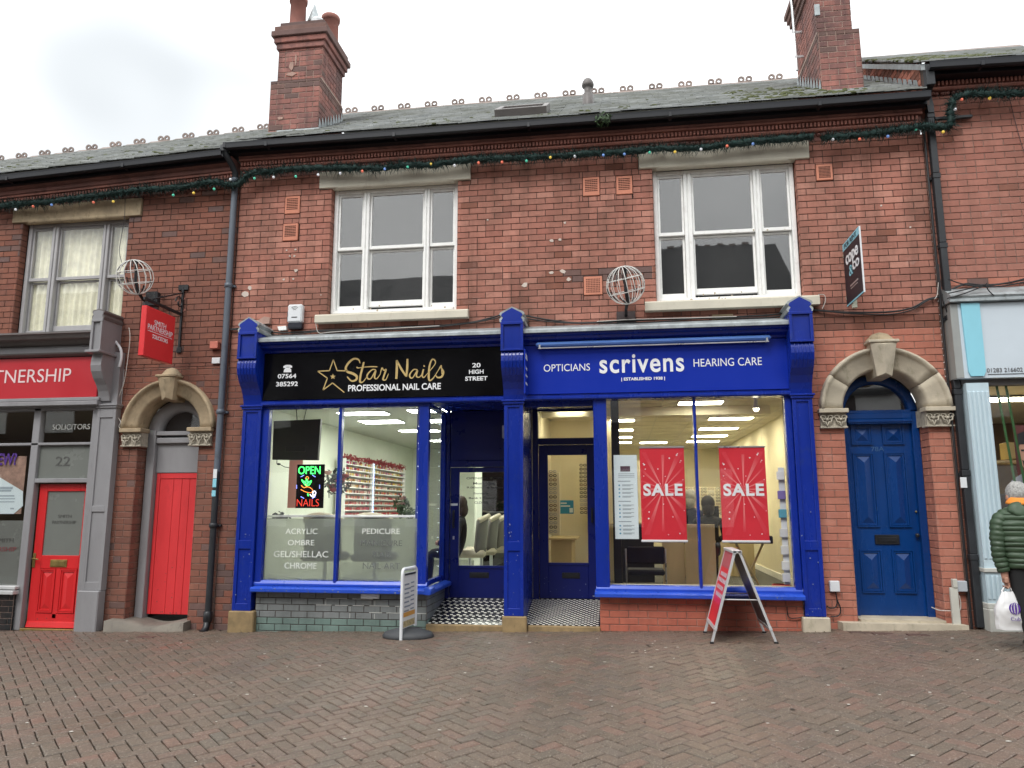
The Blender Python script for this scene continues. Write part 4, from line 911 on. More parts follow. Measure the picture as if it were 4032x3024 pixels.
B.wall((-2.42,-.15,0),(0,1,0),0,1.0,-.1,.425,zref=.425,H=.081,Lp=.212,mat='brick_grey',matf=greygreen)
sr=part('stall_riser',SN,(-3.5,-.15,0)); B.finish(sr,n=200)
# bright repointing on some joints
q=MB()
for x0,x1,z in ((-3.72,-3.05,.345),(-3.85,-2.75,.264),(-3.15,-2.45,.183)):
    x=x0
    while x<x1: l=random.uniform(.1,.28); q.box(x,x+l,-.1525,-.148,z-.004,z+.004); x+=l+random.uniform(.02,.1)
for x,z in ((-3.72,.30),(-3.08,.30),(-3.40,.22),(-3.4,.14),(-3.08,.14),(-2.76,.22)): q.box(x-.003,x+.003,-.1525,-.148,z-.03,z+.03)
tag(q.build('pale_pointing',paint('pale_mortar',(.5,.5,.47),.9,.1,0),sr),kind='stuff')
bx('vent_box',M['plastic_w'],SN,-3.25,-3.02,-.20,-.15,.355,.415,.006)
# return light beside the doorway
q=MB(); q.box(-2.50,-2.43,.0,.86,2.765,2.81); q.box(-2.50,-2.43,.80,.86,.42,2.765,.006); q.box(-2.50,-2.43,-.045,.80,.50,.565,.006); q.build('return_frame',bl,SN)
q=MB(); q.box(-2.467,-2.461,-.045,.80,.56,2.765); q.build('return_pane',M['glass'],SN)
def lobby(root,x0,x1,yb,z0f,z0b,mat):
    q=MB(); q.box(x0,x1,-.15,yb,2.815,2.86); q.build('soffit',mat,root)
    # ramped tiled floor
    F=part('tiled_floor',root,((x0+x1)/2,.3,z0f)); sl=(z0b-z0f)/(yb+.1)
    zf=lambda y:z0f+sl*(y+.1)
    q=MB(); q.add([(x0,-.1,zf(-.1)),(x1,-.1,zf(-.1)),(x1,yb,zf(yb)),(x0,yb,zf(yb))],[(0,1,2,3)]); q.keepn=True; q.build('black_tiles',paint('black_tile',(.012,.012,.012),.25,.1,0),F)
    return F,zf
def tiles(F,zf,x0,x1,yb,p,band):
    q=MB(); q.keepn=True; y=-.09; r=0
    while y<yb-p:
        if not(band and r%3==2):
            x=x0+(p if r%2 else 0)+.004
            while x<x1-.01:
                e=min(x+p*.94,x1-.004); c=p*.2; yy=y+p*.06; y2=y+p*.94
                if e-x>c*2.5: q.add([(X,Y,zf(Y)+.0015) for X,Y in ((x+c,yy),(e-c,yy),(e,yy+c),(e,y2-c),(e-c,y2),(x+c,y2),(x,y2-c),(x,yy+c))],[(0,1,2,3,4,5,6,7)])
                x+=p*2
        y+=p; r+=1
    tag(q.build('white_tiles',paint('white_tile',(.68,.66,.60),.3,.12,0),F),kind='stuff')
F,zf=lobby(SN,-2.42,-1.42,.86,.055,.265,bl); tiles(F,zf,-2.42,-1.42,.86,.042,True)
q=MB(); q.box(-2.42,-1.455,-.17,-.10,-.1,.06,.01); q.build('threshold_stone',M['stone_ochre'],SN)
D=part('shop_door',SN,(-1.9,.85,.27)); y=.86
q=MB(); q.box(-2.43,-2.37,y-.03,y+.06,.24,2.815,.006); q.box(-2.37,-1.35,y-.01,y+.05,2.12,2.815,.006); q.box(-2.37,-1.35,y-.03,y+.06,2.03,2.12,.006); q.build('door_frame',M['blue_lobby_shade'],D)
q=MB(); q.box(-2.365,-2.24,y,y+.045,.255,2.025,.004); q.box(-1.60,-1.40,y,y+.045,.255,2.025,.004); q.box(-2.24,-1.60,y,y+.045,.255,.69,.004); q.box(-2.24,-1.60,y,y+.045,1.96,2.025,.004); q.box(-2.25,-1.58,y-.015,y,.655,.69,.004); q.build('door_leaf',M['blue_lobby_shade'],D)
q=MB(); q.box(-2.245,-1.595,y+.018,y+.024,.685,1.965); q.build('pane',M['glass'],D)
letterbox(D,-1.95,.565,y); q=MB(); q.box(-2.325,-2.295,y-.05,y-.02,1.19,1.44,.008); q.box(-2.32,-2.30,y-.03,y,1.21,1.23); q.box(-2.32,-2.30,y-.03,y,1.4,1.42); q.build('pull_handle',M['black'],D)
bx('escutcheon',M['chrome'],D,-2.325,-2.30,y-.006,y,1.04,1.085,.002); bx('door_label',M['plastic_w'],D,-2.36,-2.26,y-.004,y,1.50,1.53,.001)
def S2(x,y_): return at(1750+x*.3315,1550+y_*.3315,.873)
dark=paint('dark_vinyl',(.03,.03,.03),.5,.05,0)
for s,x0,y0,x1,y1 in (('OPENING TIMES',262,990,690,1018),('Mon - Sat',342,1050,600,1080),('9.00am - 6.30pm',264,1102,690,1132),('Sunday',346,1172,520,1202),('Bank Holiday',290,1228,600,1258),('CLOSED',356,1280,520,1308)): tx(s,D,S2,x0,y0,x1,y1,dark,.872,.01)
bx('door_sticker',M['sale_red'],D,S2(208,0).x,S2(308,0).x,.868,.874,S2(0,822).z,S2(0,742).z,.001)
q=MB(); q.box(*[at(1815,1600,.75).x,at(1908,1600,.75).x],.7,.85,at(1815,1606,.75).z,2.815,.01); q.build('door_light_fitting',M['plastic_w'],SN)
q=MB(); q.box(-1.62,-1.46,.74,.86,2.42,2.60,.01); q.build('alarm_speaker',M['plastic_w'],SN)
# middle pier
# ---------------- opticians
SO=thing('shopfront','royal blue opticians shopfront with white lettering, two red sale banners and blue awning bar','shopfront',(.4,-.1,.05))
pilaster(SO,-1.445,-1.205,.18,2.79,-.20,bl,[(.18,.27),(.95,1.06),(2.72,2.79)],base=(-1.465,-1.165,-.02,.18),yb=-.16)
q=MB(); q.box(-1.42,-1.215,-.16,.86,.0,2.82); q.build('pier',bl,SO)
console(SO,-1.45,-1.175,2.815,3.40,3.77,3.92,bl)
pilaster(SO,2.045,2.275,.24,2.79,-.20,bl,[(.24,.33),(.98,1.09),(2.72,2.79)],base=(2.005,2.31,.04,.235),yb=-.01,bm=M['stone_pale'])
console(SO,2.02,2.28,2.815,3.40,3.77,3.92,bl)
sb=fascia(SO,-1.20,2.03,bl,M['blue_sign'],2.88,3.505,ys=-.18)
def S3(x,y_): return at(2000+x*.5425,1250+y_*.5425,-.182)
YS=-.182
def tx2(s,x0,y0,x1,y1,h,bold=0.,**k):   # slightly climbing baselines in the photo are level on the board
    a=S3(x0,y1); b_=S3(x1,y1); return text(s,W_,sb,(a.x,YS,(a.z+b_.z)/2),(b_.x-a.x,h),bold=bold,**k)
tx2('OPTICIANS',260,390,596,390,.092); tx2('HEARING CARE',1348,352,1844,352,.098)
a=S3(665,400); b_=S3(1280,392); z=at(2000+970*.5425,1250+400*.5425,YS).z
text('scrivens',W_,sb,(a.x,YS,z),(b_.x-a.x,.235),bold=.018,spacing=1.12)
text('| ESTABLISHED 1938 |',W_,sb,(S3(812,0).x,YS,S3(970,462).z),(S3(1124,0).x-S3(812,0).x,.05),bold=.03)
q=MB(); q.box(-1.03,1.83,-.29,-.20,3.475,3.53,.02); q.build('awning_bar',paint('awning_blue',(.12,.26,.68),.35,.08,.1),SO); q=MB(); q.box(-1.0,1.80,-.30,-.285,3.44,3.455,.003); q.box(-.99,-.97,-.29,-.2,3.45,3.5);q.box(1.77,1.79,-.29,-.2,3.45,3.5); q.build('light_strip',M['chrome'],SO)
glazing(SO,-.33,2.045,[(-.33,-.165),(.885,.92),(1.965,2.045)],.555,2.815,-.1,bl,'glass',sillmat=M['blue_sill'])
q=MB(); q.prism([(p,z_) for p,z_ in pr],'x',-.345,2.04); q.build('sill',M['blue_sill'],SO)
B=Bricks(); B.wall((0,-.15,0),(1,0,0),-.29,2.04,.0,.425,zref=.425,H=.081,Lp=.225,mat='brick_orange',mortar='mortar_light',aref=-.29,slant=lambda x,z,z1:z1<gz(x)); B.wall((-.29,.86,0),(0,-1,0),0,1.01,.0,.425,zref=.425,H=.081,Lp=.225,mat='brick_orange')
sr=part('stall_riser',SO,(.9,-.15,0)); B.finish(sr,n=200)
q=MB(); q.box(-.30,-.24,.0,.86,.42,2.815); q.build('return_panel',bl,SO)
F,zf=lobby(SO,-1.215,-.29,.86,.065,.27,bl); tiles(F,zf,-1.215,-.29,.86,.036,False)
q=MB(); q.box(-1.165,-.29,-.17,-.10,-.05,.07,.01); q.build('threshold_stone',M['stone_ochre'],SO)
D=part('shop_door',SO,(-.75,.85,.28)); y=.86
q=MB(); q.box(-1.21,-1.13,y-.03,y+.06,.26,2.815,.006); q.box(-.335,-.26,y-.03,y+.06,.26,2.815,.006); q.box(-1.13,-.335,y-.02,y+.06,2.33,2.42,.006); q.box(-1.13,-.335,y-.02,y+.06,2.79,2.815); q.build('door_frame',M['blue_lobby_shade'],D)
q=MB(); q.box(-1.125,-1.0,y,y+.045,.275,2.325,.004); q.box(-.465,-.34,y,y+.045,.275,2.325,.004); q.box(-1.0,-.465,y,y+.045,.275,.74,.004); q.box(-1.0,-.465,y,y+.045,2.185,2.325,.004); q.box(-1.01,-.455,y-.012,y,.705,.74,.004); q.build('door_leaf',M['blue_lobby_shade'],D)
q=MB(); q.box(-1.003,-.462,y+.018,y+.024,.735,2.19); q.build('pane',M['glass'],D); q=MB(); q.box(-1.135,-.33,y+.01,y+.016,2.415,2.795); q.build('transom_pane',M['glass'],D)
letterbox(D,-.70,.575,y,.24); q=MB(); q.box(-.42,-.39,y-.045,y-.02,1.27,1.47,.008); q.box(-.415,-.395,y-.03,y,1.29,1.31); q.box(-.415,-.395,y-.03,y,1.43,1.45); q.build('pull_handle',M['black'],D)
bx('shutter_housing',bl,SO,-1.21,-.3,-.02,.12,2.74,2.81,.01)
# side projecting plaque on the middle console
q=MB(); q.box(-1.165,-1.145,-.42,-.20,2.86,3.42,.004); o=q.build('side_plaque',M['blue_sign'],SO)
for zz_,h in ((3.30,.07),(3.17,.035),(3.08,.03),(2.98,.03)): bx('plaque_lettering',W_,o,-1.144,-1.1425,-.40,-.23,zz_,zz_+h,0)
# ---------------- solicitors
g_=M['grey_paint']; gd=M['grey_dk']
SS=thing('shopfront','grey solicitors shopfront with red fascia and red half-glazed door, cut by the left edge','shopfront',(-8,-.05,-.15))
pilaster(SS,-7.14,-6.86,.39,2.86,-.12,g_,[(.39,.50),(1.42,1.50),(2.70,2.86)],yb=-.01,cap=True)
q=MB(); q.box(-7.17,-6.86,-.16,-.01,-.18,.39,.012); q.build('plinth_block',g_,SS)
q=MB(); q.box(-7.24,-7.14,-.08,-.0,-.15,2.86,.006); q.build('inner_pilaster',g_,SS)
a=at(362,1250,-.42).x; b_=at(403,1250,-.42).x
console(SS,a,b_+.0,2.93,3.56,4.02,4.12,g_,yb=-.14,yt=-.42,capm=gd,ribs=False)
q=MB(); q.box(a-.03,b_+.03,-.47,-.01,3.55,3.585,.006); q.build('console_band',g_,SS)
q=MB(); q.box(-12.4,-6.87,-.1,-.01,2.86,3.62); q.build('fascia_board',g_,SS)
q=MB(); q.box(-12.4,-7.17,-.13,-.1,2.99,3.565,.003); sb=q.build('sign_board',M['red_sign'],SS)
q=MB(); q.box(-12.4,-7.1,-.17,-.01,2.935,2.985,.008); q.box(-12.4,-7.1,-.2,-.01,2.87,2.93,.008); q.build('architrave',g_,SS)
q=MB(); q.prism([(-.01,3.57),(-.16,3.575),(-.20,3.60),(-.21,3.62),(-.12,3.63),(-.12,3.73),(-.20,3.74),(-.24,3.78),(-.30,3.80),(-.33,3.85),(-.35,3.86),(-.35,3.885),(-.01,3.93)],'x',-12.4,a+.02); q.build('cornice',gd,SS)
q=MB(); q.box(-12.4,a,-.128,-.1,3.632,3.728); q.build('frieze',g_,SS)
def S4(x,y_): return at(x*.3617,1000+y_*.3617,-.132)
pk=paint('pink_white_letters',(.80,.62,.62),.5,.03,0)
w9=S4(765,1400).x-S4(100,1420).x
full=text('SMITH PARTNERSHIP',pk,sb,(S4(765,1400).x-2.55,-.132,3.215),(2.55,.19),bold=-.002)
# glazing bars / door
q=MB(); Yw=-.0
for (x0,x1,z0,z1) in ((-8.17,-8.06,-.15,2.86),(-12.4,-7.24,2.335,2.372),(-8.06,-7.24,1.815,1.875),(-12.4,-7.24,2.82,2.87)): q.box(x0,x1,Yw-.05,Yw+.05,z0,z1,.006)
q.build('window_frame',g_,SS)
for (x0,x1,z0,z1,mt) in ((-12.4,-8.165,.43,2.34,'glass_dk'),(-12.4,-8.165,2.367,2.825,'glass_dk'),(-8.065,-7.235,2.367,2.825,'glass_dk')): q=MB(); q.box(x0,x1,.0,.006,z0,z1); q.build('pane',M[mt],SS)
frost=paint('frosted_grey_glass',(.17,.18,.165),.25,.05,0)
q=MB(); q.box(-8.065,-7.235,.0,.006,1.87,2.34); q.build('frosted_pane',frost,SS); q=MB(); q.box(-12.4,-8.165,.012,.016,.43,1.30); q.build('frosted_film',frost,SS)
q=MB(); q.box(-12.4,-8.12,-.13,.0,.385,.43,.008); q.box(-12.4,-8.12,-.16,.0,.32,.375,.008); q.build('sill',M['plastic_w'] if False else paint('pale_grey_paint',(.5,.5,.5),.4,.1,.1),SS)
B=Bricks(); B.wall((0,-.10,0),(1,0,0),-12.4,-8.15,-.2,.315,zref=.32,H=.078,Lp=.225,mat='brick_black',mortar='mortar_mid'); sr=part('stall_riser',SS,(-9,-.1,0)); B.finish(sr,n=60)
rd=M['red_door']; D=part('shop_door',SS,(-7.65,.02,-.13)); y=.03
q=MB(); q.box(-8.03,-7.905,y,y+.045,-.115,1.80,.004); q.box(-7.335,-7.245,y,y+.045,-.115,1.80,.004); q.box(-7.905,-7.335,y,y+.045,1.70,1.80,.004); q.box(-7.905,-7.335,y,y+.045,.655,.83,.004); q.box(-7.905,-7.335,y+.012,y+.045,-.115,.655); q.box(-7.66,-7.60,y+.0,y+.03,-.0,.655,.003); q.box(-7.905,-7.335,y,y+.03,-.115,.06,.003); q.build('door_leaf',rd,D)
q=MB(); q.box(-7.91,-7.33,y+.018,y+.024,.825,1.705); q.build('frosted_pane',frost,D)
moulded(D,-7.90,-7.665,.075,.65,y+.012,rd,d=.02); moulded(D,-7.595,-7.345,.075,.65,y+.012,rd,d=.02)
q=MB(); q.prism([(y-.03,-.115),(y,-.115),(y,-.04),(y-.012,-.05)],'x',-8.02,-7.25); q.build('weather_bar',rd,D)
letterbox(D,-7.63,.725,y,.25,.10,'brass'); q=MB(); q.box(-8.025,-7.985,y-.012,y,.67,.86,.003); q.tube([(-8.0,y-.01,.79),(-8.0,y-.05,.79),(-7.90,y-.055,.78)],.009,6); q.build('door_handle',M['brass'],D)
dv=paint('dull_vinyl',(.085,.085,.08),.5,.1,0)
text('SMITH',dv,D,(-7.72,y+.017,1.335),(.20,.045)); text('PARTNERSHIP',dv,D,(-7.80,y+.017,1.255),(.36,.045))
text('22',dv,SS,(-7.80,-.002,2.05),(.22,.13)); text('SOLICITORS',paint('pale_vinyl',(.45,.45,.42),.5,.05,0),SS,(-7.90,-.003,2.555),(.58,.075))
text('SMITH',dv,SS,(-8.62,.010,1.0),(.28,.06)); text('PARTNERSHIP',paint('dull_red_vinyl',(.25,.05,.06),.5,.05,0),SS,(-8.98,.010,.88),(.70,.06))
q=MB(); q.box(-8.05,-7.25,-.06,.08,-.17,-.125,.004); q.build('threshold',M['brass'],SS)
# notices in the window
nb=M['paper']; a=at(0,1880,.03)
q=MB(); 
def cs(x,y_): p=at(x*.3014,1600+y_*.3014,.03); return (p.x,p.z)
q.prism([cs(-300,930),cs(0,930),cs(300,1110),cs(300,1300),cs(180,1405),cs(-300,1405)],'y',.028,.032); o=q.build('notice',nb,SS,)
for i,(y0,y1,x0,x1) in enumerate(((1050,1085,-150,170),(1090,1115,-150,150),(1160,1180,-200,190),(1200,1215,-200,200),(1240,1255,-200,190),(1325,1345,135,185))):
    p0=cs(x0,y1);p1=cs(x1,y0); bx('notice_print',paint('print_grey%d'%i,(.35,.42,.46),.7,0,0),o,p0[0],p1[0],.026,.0285,p0[1],p1[1],0)
p0=cs(20,930);p1=cs(350,650); q=MB(); q.box(-8.9,p1[0],.034,.036,cs(0,1405)[1],p1[1]); q.build('notice',paint('photo_poster',(.32,.20,.15),.6,.4,0,scale=9),SS)
# lettering 'W?' in purple on the window
text('NEW?',M['purple'],SS,(cs(-130,770)[0],.02,cs(0,770)[1]),(cs(215,0)[0]-cs(-130,0)[0],.17),bold=.03)
# ---------------- pale shop at right
SR=thing('shopfront','pale blue and white shopfront with fluted pilaster at the right edge','shopfront',(5,-.1,.1))
pb_=paint('pale_blue_paint',(.50,.62,.68),.45,.06,.1,dirt=(.38,.45,.48),dirtamt=.3,streak=True); pw=paint('white_blue_fascia',(.56,.63,.69),.4,.03,.05)
pl=part('pilaster',SR,(4.12,-.2,.2)); q=MB(); q.box(4.0,4.24,-.19,.0,.42,2.90); q.build('shaft',pb_,pl)
for i in range(5):
    x=4.0+.24*(i+.5)/5; q=MB(); q.box(x-.016,x+.016,-.203,-.188,.90,2.80,.008); q.box(x-.016,x+.016,-.203,-.188,.46,.72,.008); q.build('reed',pb_,pl)
q=MB(); q.box(3.985,4.255,-.215,0,.755,.80,.006); q.box(3.985,4.3,-.22,0,.36,.42,.008); q.box(3.98,4.35,-.25,0,.08,.36,.01); q.build('plinth',paint('cream_plinth',(.5,.5,.46),.6,.1,.2),pl)
q=MB(); q.box(3.905,6.6,-.20,-.0,2.955,3.85); q.build('fascia_box',pw,SR); q=MB(); q.box(3.90,3.985,-.205,.0,2.96,3.85,.003); q.build('fascia_end',paint('grey_end',(.3,.31,.3),.5,.1,0),SR)
q=MB(); z0=2.975; q.prism([(4.03,3.03),(4.05,z0),(4.19,z0),(4.215,3.03),(4.22,3.85),(4.015,3.85)],'y',-.225,-.20); q.build('corner_panel',M['ltblue'],SR)
q=MB(); q.box(3.88,6.6,-.26,0,3.86,3.90,.006); q.prism([(-.24,3.90),(-.26,3.93),(-.22,3.97),(-.05,4.07),(0,4.09),(0,3.90)],'x',3.9,6.6); q.build('lead_cornice',M['lead'],SR)
a=at(3887,1466,-.205); b_=at(4028,1463,-.205)
text('01283 216602',paint('grey_digits',(.12,.12,.13),.5),SR,(a.x,-.203,a.z),(b_.x-a.x,.048)); q=MB(); q.box(4.24,6.6,-.206,-.2,2.992,2.998); q.build('fascia_line',M['black'],SR)
q=MB(); q.box(3.99,6.6,-.10,.0,2.88,2.955); q.build('head_frame',M['grey_dk'],SR); q=MB(); q.box(4.24,6.6,-.06,-.05,.42,2.88); q.build('pane',M['glass'],SR); q=MB(); q.box(4.24,6.6,-.12,0,.10,.42,.01); q.build('stall_riser',pb_,SR)
for sx in (0,1):
    q=MB(); x=4.38+sx*.10; q.add([(x,-.045,2.88),(x+.028,-.045,2.88),(x+.178,-.045,.9),(x+.15,-.045,.9)],[(0,1,2,3)]); q.build('green_tape',paint('green_tape',(.02,.09,.02),.6),SR)
def onx(px,py,X): d=ray(px,py); return CAM+d*((X-CAM.x)/d.x)
# ================================================================== INTERIORS
def room(name,x0,x1,y0,y1,z0,z1,wall,floor,ceil,lob=None):
    r_=part(name,None,((x0+x1)/2,y0,z0)); r_['kind']='structure'
    for nm,v,m in (('floor',[(x0,(y0 if not lob else .9),z0),(x1,(y0 if not lob else .9),z0),(x1,y1,z0),(x0,y1,z0)],floor),('ceiling',[(x0,y0,z1),(x0,y1,z1),(x1,y1,z1),(x1,y0,z1)],ceil),('side_wall',[(x0,y0,z0),(x0,y1,z0),(x0,y1,z1),(x0,y0,z1)],wall),('side_wall',[(x1,y1,z0),(x1,y0,z0),(x1,y0,z1),(x1,y1,z1)],wall),('back_wall',[(x0,y1,z0),(x1,y1,z0),(x1,y1,z1),(x0,y1,z1)],wall)):
        q=MB(); q.keepn=True; q.add(v,[(0,1,2,3)]); q.build(nm,M[m] if isinstance(m,str) else m,r_)
    if lob: q=MB(); q.keepn=True; q.add([(lob[0],y0,z0),(lob[1],y0,z0),(lob[1],.9,z0),(lob[0],.9,z0)],[(0,1,2,3)]); q.build('floor',M[floor],r_)
    return r_
RS=room('salon_interior',-4.92,-1.24,.06,8.0,.27,2.86,'wall_salon','floor_salon','ceil_salon' if 'ceil_salon' in M else paint('salon_ceiling',(.56,.58,.51),.9,.03,0),lob=(-4.92,-2.46))
RO=room('opticians_interior',-1.22,2.62,.06,10.5,.27,2.97,'wall_cream','carpet','ceil',lob=(-.25,2.62))
for xm in (-4.9,): bx('near_wall',M['wall_salon'],RS,-4.92,-4.66,.052,.062,.27,2.86,0)
bx('window_bed',M['wall_salon'],RS,-4.9,-2.55,.06,.10,.27,.56,0); bx('window_bed',M['wall_cream'],RO,-.24,2.6,.06,.10,.27,.55,0); bx('near_wall',M['wall_cream'],RO,1.98,2.62,.052,.062,.27,2.97,0)
bx('bulkhead',M['ceil'],RO,-1.2,2.2,1.95,2.05,2.84,2.97,0)
q=MB(); 
for i in range(16): q.box(-1.2,2.6,.6*i+.3,.6*i+.315,2.963,2.969)
for i in range(7): q.box(-1.2+.6*i,-1.185+.6*i,.06,10.4,2.963,2.969)
tag(q.build('ceiling_grid',paint('grid_white',(.6,.58,.5),.6),RO),kind='stuff')
q=MB(); q.box(-1.2,2.6,.1,10.4,.27,.36) if False else q.box(2.6,2.62,.1,10.4,.27,.37); q.build('skirting',M['white'],RO)
def clight(x0,x1,y0,y1,z,mat,label,grp):
    t=thing('ceiling_light',label,'ceiling light',((x0+x1)/2,(y0+y1)/2,z),grp); q=MB(); q.box(x0-.02,x1+.02,y0-.02,y1+.02,z-.01,z,.003); q.build('light_frame',M['plastic_w'],t); q=MB(); q.box(x0,x1,y0,y1,z-.016,z-.0105); q.build('diffuser',M[mat],t); return t
gr='panel lights on the salon ceiling'
for i,(a,b_,c,e) in enumerate(((-4.15,-3.50,2.0,2.4),(-3.95,-3.25,3.55,3.85),(-4.1,-3.4,.95,1.25),(-3.05,-2.4,2.0,2.4),(-2.9,-2.2,3.6,3.9),(-3.0,-2.3,.8,1.1),(-3.9,-3.2,5.6,5.9),(-2.9,-2.2,5.6,5.9))):  # the later panels are extra, put in to brighten the room
    clight(a,b_,c,e,2.855,'light_cool','bright cool panel light on the salon ceiling, '+['in the middle of the right window light','smaller, behind the blue inner post','cut off by the top of the window','added as fill behind the corner glass','added as fill low behind the corner glass','added as fill above the salon doorway','added as fill far back on the left','added as fill far back on the right'][i],gr)
gr='fluorescent lights in rows on the opticians ceiling'
k=0
for yy,nm in ((1.45,'nearest row'),(3.5,'second row'),(5.15,'third row'),(6.65,'fourth row'),(8.0,'farthest row')):
    for (a,b_),sd2 in (((1.50,2.2),'right'),((-.16,.24),'left')) if yy>2 else (((.85,1.45),'centre'),):
        clight(a,b_,yy-.13,yy+.17,2.962,'light_warm','warm fluorescent ceiling light in the opticians, %s, %s side'%(nm,sd2),gr); k+=1
clight(.45,1.05,8.0,8.3,2.962,'light_warm','warm fluorescent ceiling light just above the left sale banner',gr); clight(-.95,-.55,1.9,2.2,2.962,'light_warm','warm ceiling light seen through the transom over the opticians door',gr)
t=thing('spot_lamp','small white spotlight hanging at the top right of the opticians window','lamp',(1.72,.35,2.75)); q=MB(); q.lathe([(.02,.10),(.03,.02),(.045,-.03),(.04,-.035)],(1.72,.35,2.75),12); q.tube([(1.72,.35,2.96),(1.72,.35,2.84)],.008,6); q.build('lamp_body',M['plastic_w'],t); MB().ball((1.72,.35,2.715),.038,10).build('bulb',emit('spot_bulb',(1,.93,.7),14),t)
# ---- salon contents
t=thing('television','black flat television hanging behind the left salon window light','television',(-4.5,.6,2.4)); q=MB(); a=at(1077,1658,.55); b_=at(1263,1650,.55); c=at(1072,1810,.55); d=at(1250,1812,.55)
q.add([a+Vector((0,0,0)),b_,d,c,a+Vector((0,.06,0)),b_+Vector((0,.06,0)),d+Vector((0,.06,0)),c+Vector((0,.06,0))],[(0,1,2,3),(4,5,6,7),(0,1,5,4),(1,2,6,5),(2,3,7,6),(3,0,4,7)]); q.build('screen_housing',paint('tv_back',(.02,.021,.022),.5,.1,.1),t)
q=MB(); m=(a+b_)/2; q.tube([m,(m.x-.03,.58,2.86)],.006,6); q.tube([m+Vector((.1,0,0)),(m.x+.12,.58,2.86)],.006,6); q.box(m.x-.15,m.x+.15,.535,.552,2.25,2.33,.004); q.build('bracket',M['black'],t)
q=MB(); c=at(1090,1825,.55); q.tube([c+Vector((0,0,.05)),c,c+Vector((.06,0,-.02)),c+Vector((.12,0,-.05)),c+Vector((.2,0,-.06))],.005,5); q.ball(c+Vector((.03,0,-.01)),.03,8,sz=.5); q.build('cables',M['cable'],t)
t=thing('neon_sign','black window sign with green OPEN over a red glowing word NAILS','neon sign',(-4.1,.03,1.47)); a=at(1162,2001,.03); b_=at(1278,1828,.03)
sg=bx('sign_panel',M['black_sign'],t,a.x,b_.x,.03,.05,a.z,b_.z,.004)
ge=emit('neon_green',(.05,1,.12),3.2); re=emit('neon_red',(1,.06,.03),.55); be=emit('neon_blue',(.2,.25,1),2.5); oe=emit('neon_orange',(1,.3,.05),1.2); we=emit('neon_white',(.8,.8,1),2.5)
def S5(x,y_): return at(1000+x*.3617,1600+y_*.3617,.027)
tx('OPEN',t,S5,482,652,725,738,ge,.028,-.005); tx('NAILS',t,S5,465,1010,708,1088,re,.028,-.015)
q=MB(); 
for pl_ in ([(520,800),(560,830),(575,790),(590,830),(625,810),(600,855),(560,855),(520,800)],): stroke(q,pl_,.010,S5)
for pl_ in ([(545,815),(575,850)],[(600,815),(580,850)],[(585,950),(592,975)]): stroke(q,pl_,.012,S5)
q.build('leaf_tubes',ge,t)
q=MB(); stroke(q,[(515,860),(545,885),(575,870),(560,850)],.009,S5); stroke(q,[(510,905),(560,930),(620,940),(640,910),(600,880),(560,880)],.007,S5); stroke(q,[(560,790),(575,765),(595,775),(590,795)],.007,S5); q.build('hand_tubes',oe,t)
q=MB(); stroke(q,[(610,960),(640,985),(668,960),(670,930),(650,925),(640,950),(655,990)],.010,S5); q.build('flower_tubes',we,t)
q=MB()
for i in range(6):
    a_=[60,120,180,240,300,0][i]; c=(590+125*math.cos(R(a_)),875-135*math.sin(R(a_))); d=(20*math.sin(R(a_)),20*math.cos(R(a_))); stroke(q,[(c[0]-d[0],c[1]-d[1]),(c[0]+d[0],c[1]+d[1])],.006,S5)
q.build('ring_tubes',be,t)
a=at(1131,2000,.3); b_=at(1165,1812,.3); o=bx('poster',paint('pink_poster',(.52,.24,.18),.7,.05,0),None,a.x,b_.x+.1,.3,.305,a.z,b_.z,0); tag(o,'plain pink paper poster behind the open sign','poster')
# rack
t=thing('display_rack','white wall rack with narrow shelves of nail polish bottles and a light strip','shelf rack',(-4.75,3.0,1.3)); X=-4.86
q=MB(); q.box(X,X+.02,3.0,6.6,1.30,2.30); q.box(X,X+.16,2.97,3.0,1.28,2.32); q.box(X,X+.16,6.6,6.64,1.28,2.32); q.box(X,X+.16,4.44,4.48,1.28,2.32); q.build('rack_frame',M['white'],t)
rr=random.Random(8); cols=[(.5,.03,.04),(.35,.02,.05),(.6,.3,.25),(.7,.6,.5),(.1,.02,.02),(.5,.25,.05),(.65,.5,.1),(.3,.05,.2),(.75,.7,.65)]
bms=[paint('polish%d'%i,c,.2,.02,0) for i,c in enumerate(cols)]
q2=MB()
for i in range(10):
    z=1.32+i*.10; bx('rack_shelf',M['white'],t,X+.02,X+.16,3.0,6.6,z-.006,z+.012,.002)
    y=3.03
    while y<6.58:
        q2.cur=min(8,int(abs(rr.gauss(i*.85,1.6)))%9); 
        if not 4.42<y<4.5: q2.box(X+.08,X+.11,y,y+.028,z+.012,z+.065)
        y+=.036
q2.cur=0; tag(q2.build('polish_bottles',bms,t),kind='stuff')
q=MB(); [q.ball((X+.17,4.46,1.30+k*.03),.011,6) for k in range(34)]; tag(q.build('light_strip',emit('led_blue',(.45,.6,1),2.2),t),kind='stuff')
def foliage(q,c,r,n,rr,s=.03,flat=1.0,leaf=True):
    for i in range(n):
        d=Vector((rr.gauss(0,1),rr.gauss(0,1),rr.gauss(0,1)*flat)).normalized()*r*rr.random()**.4; p=Vector(c)+d
        u=Vector((rr.gauss(0,1),rr.gauss(0,1),rr.gauss(0,1))).normalized(); v=u.orthogonal().normalized(); h=s*rr.uniform(.6,1.4)
        q.add([p-u*h,p+v*h*.45,p+u*h,p-v*h*.45],[(0,1,2,3)])
gl=paint('leaf_green',(.05,.09,.035),.6,.3,0); fr_=paint('flower_red',(.28,.03,.04),.7,.3,0,scale=20); fp=paint('flower_blush',(.55,.33,.27),.7,.2,0,scale=20); dkf=paint('dark_foliage',(.03,.035,.035),.7,.3,0)
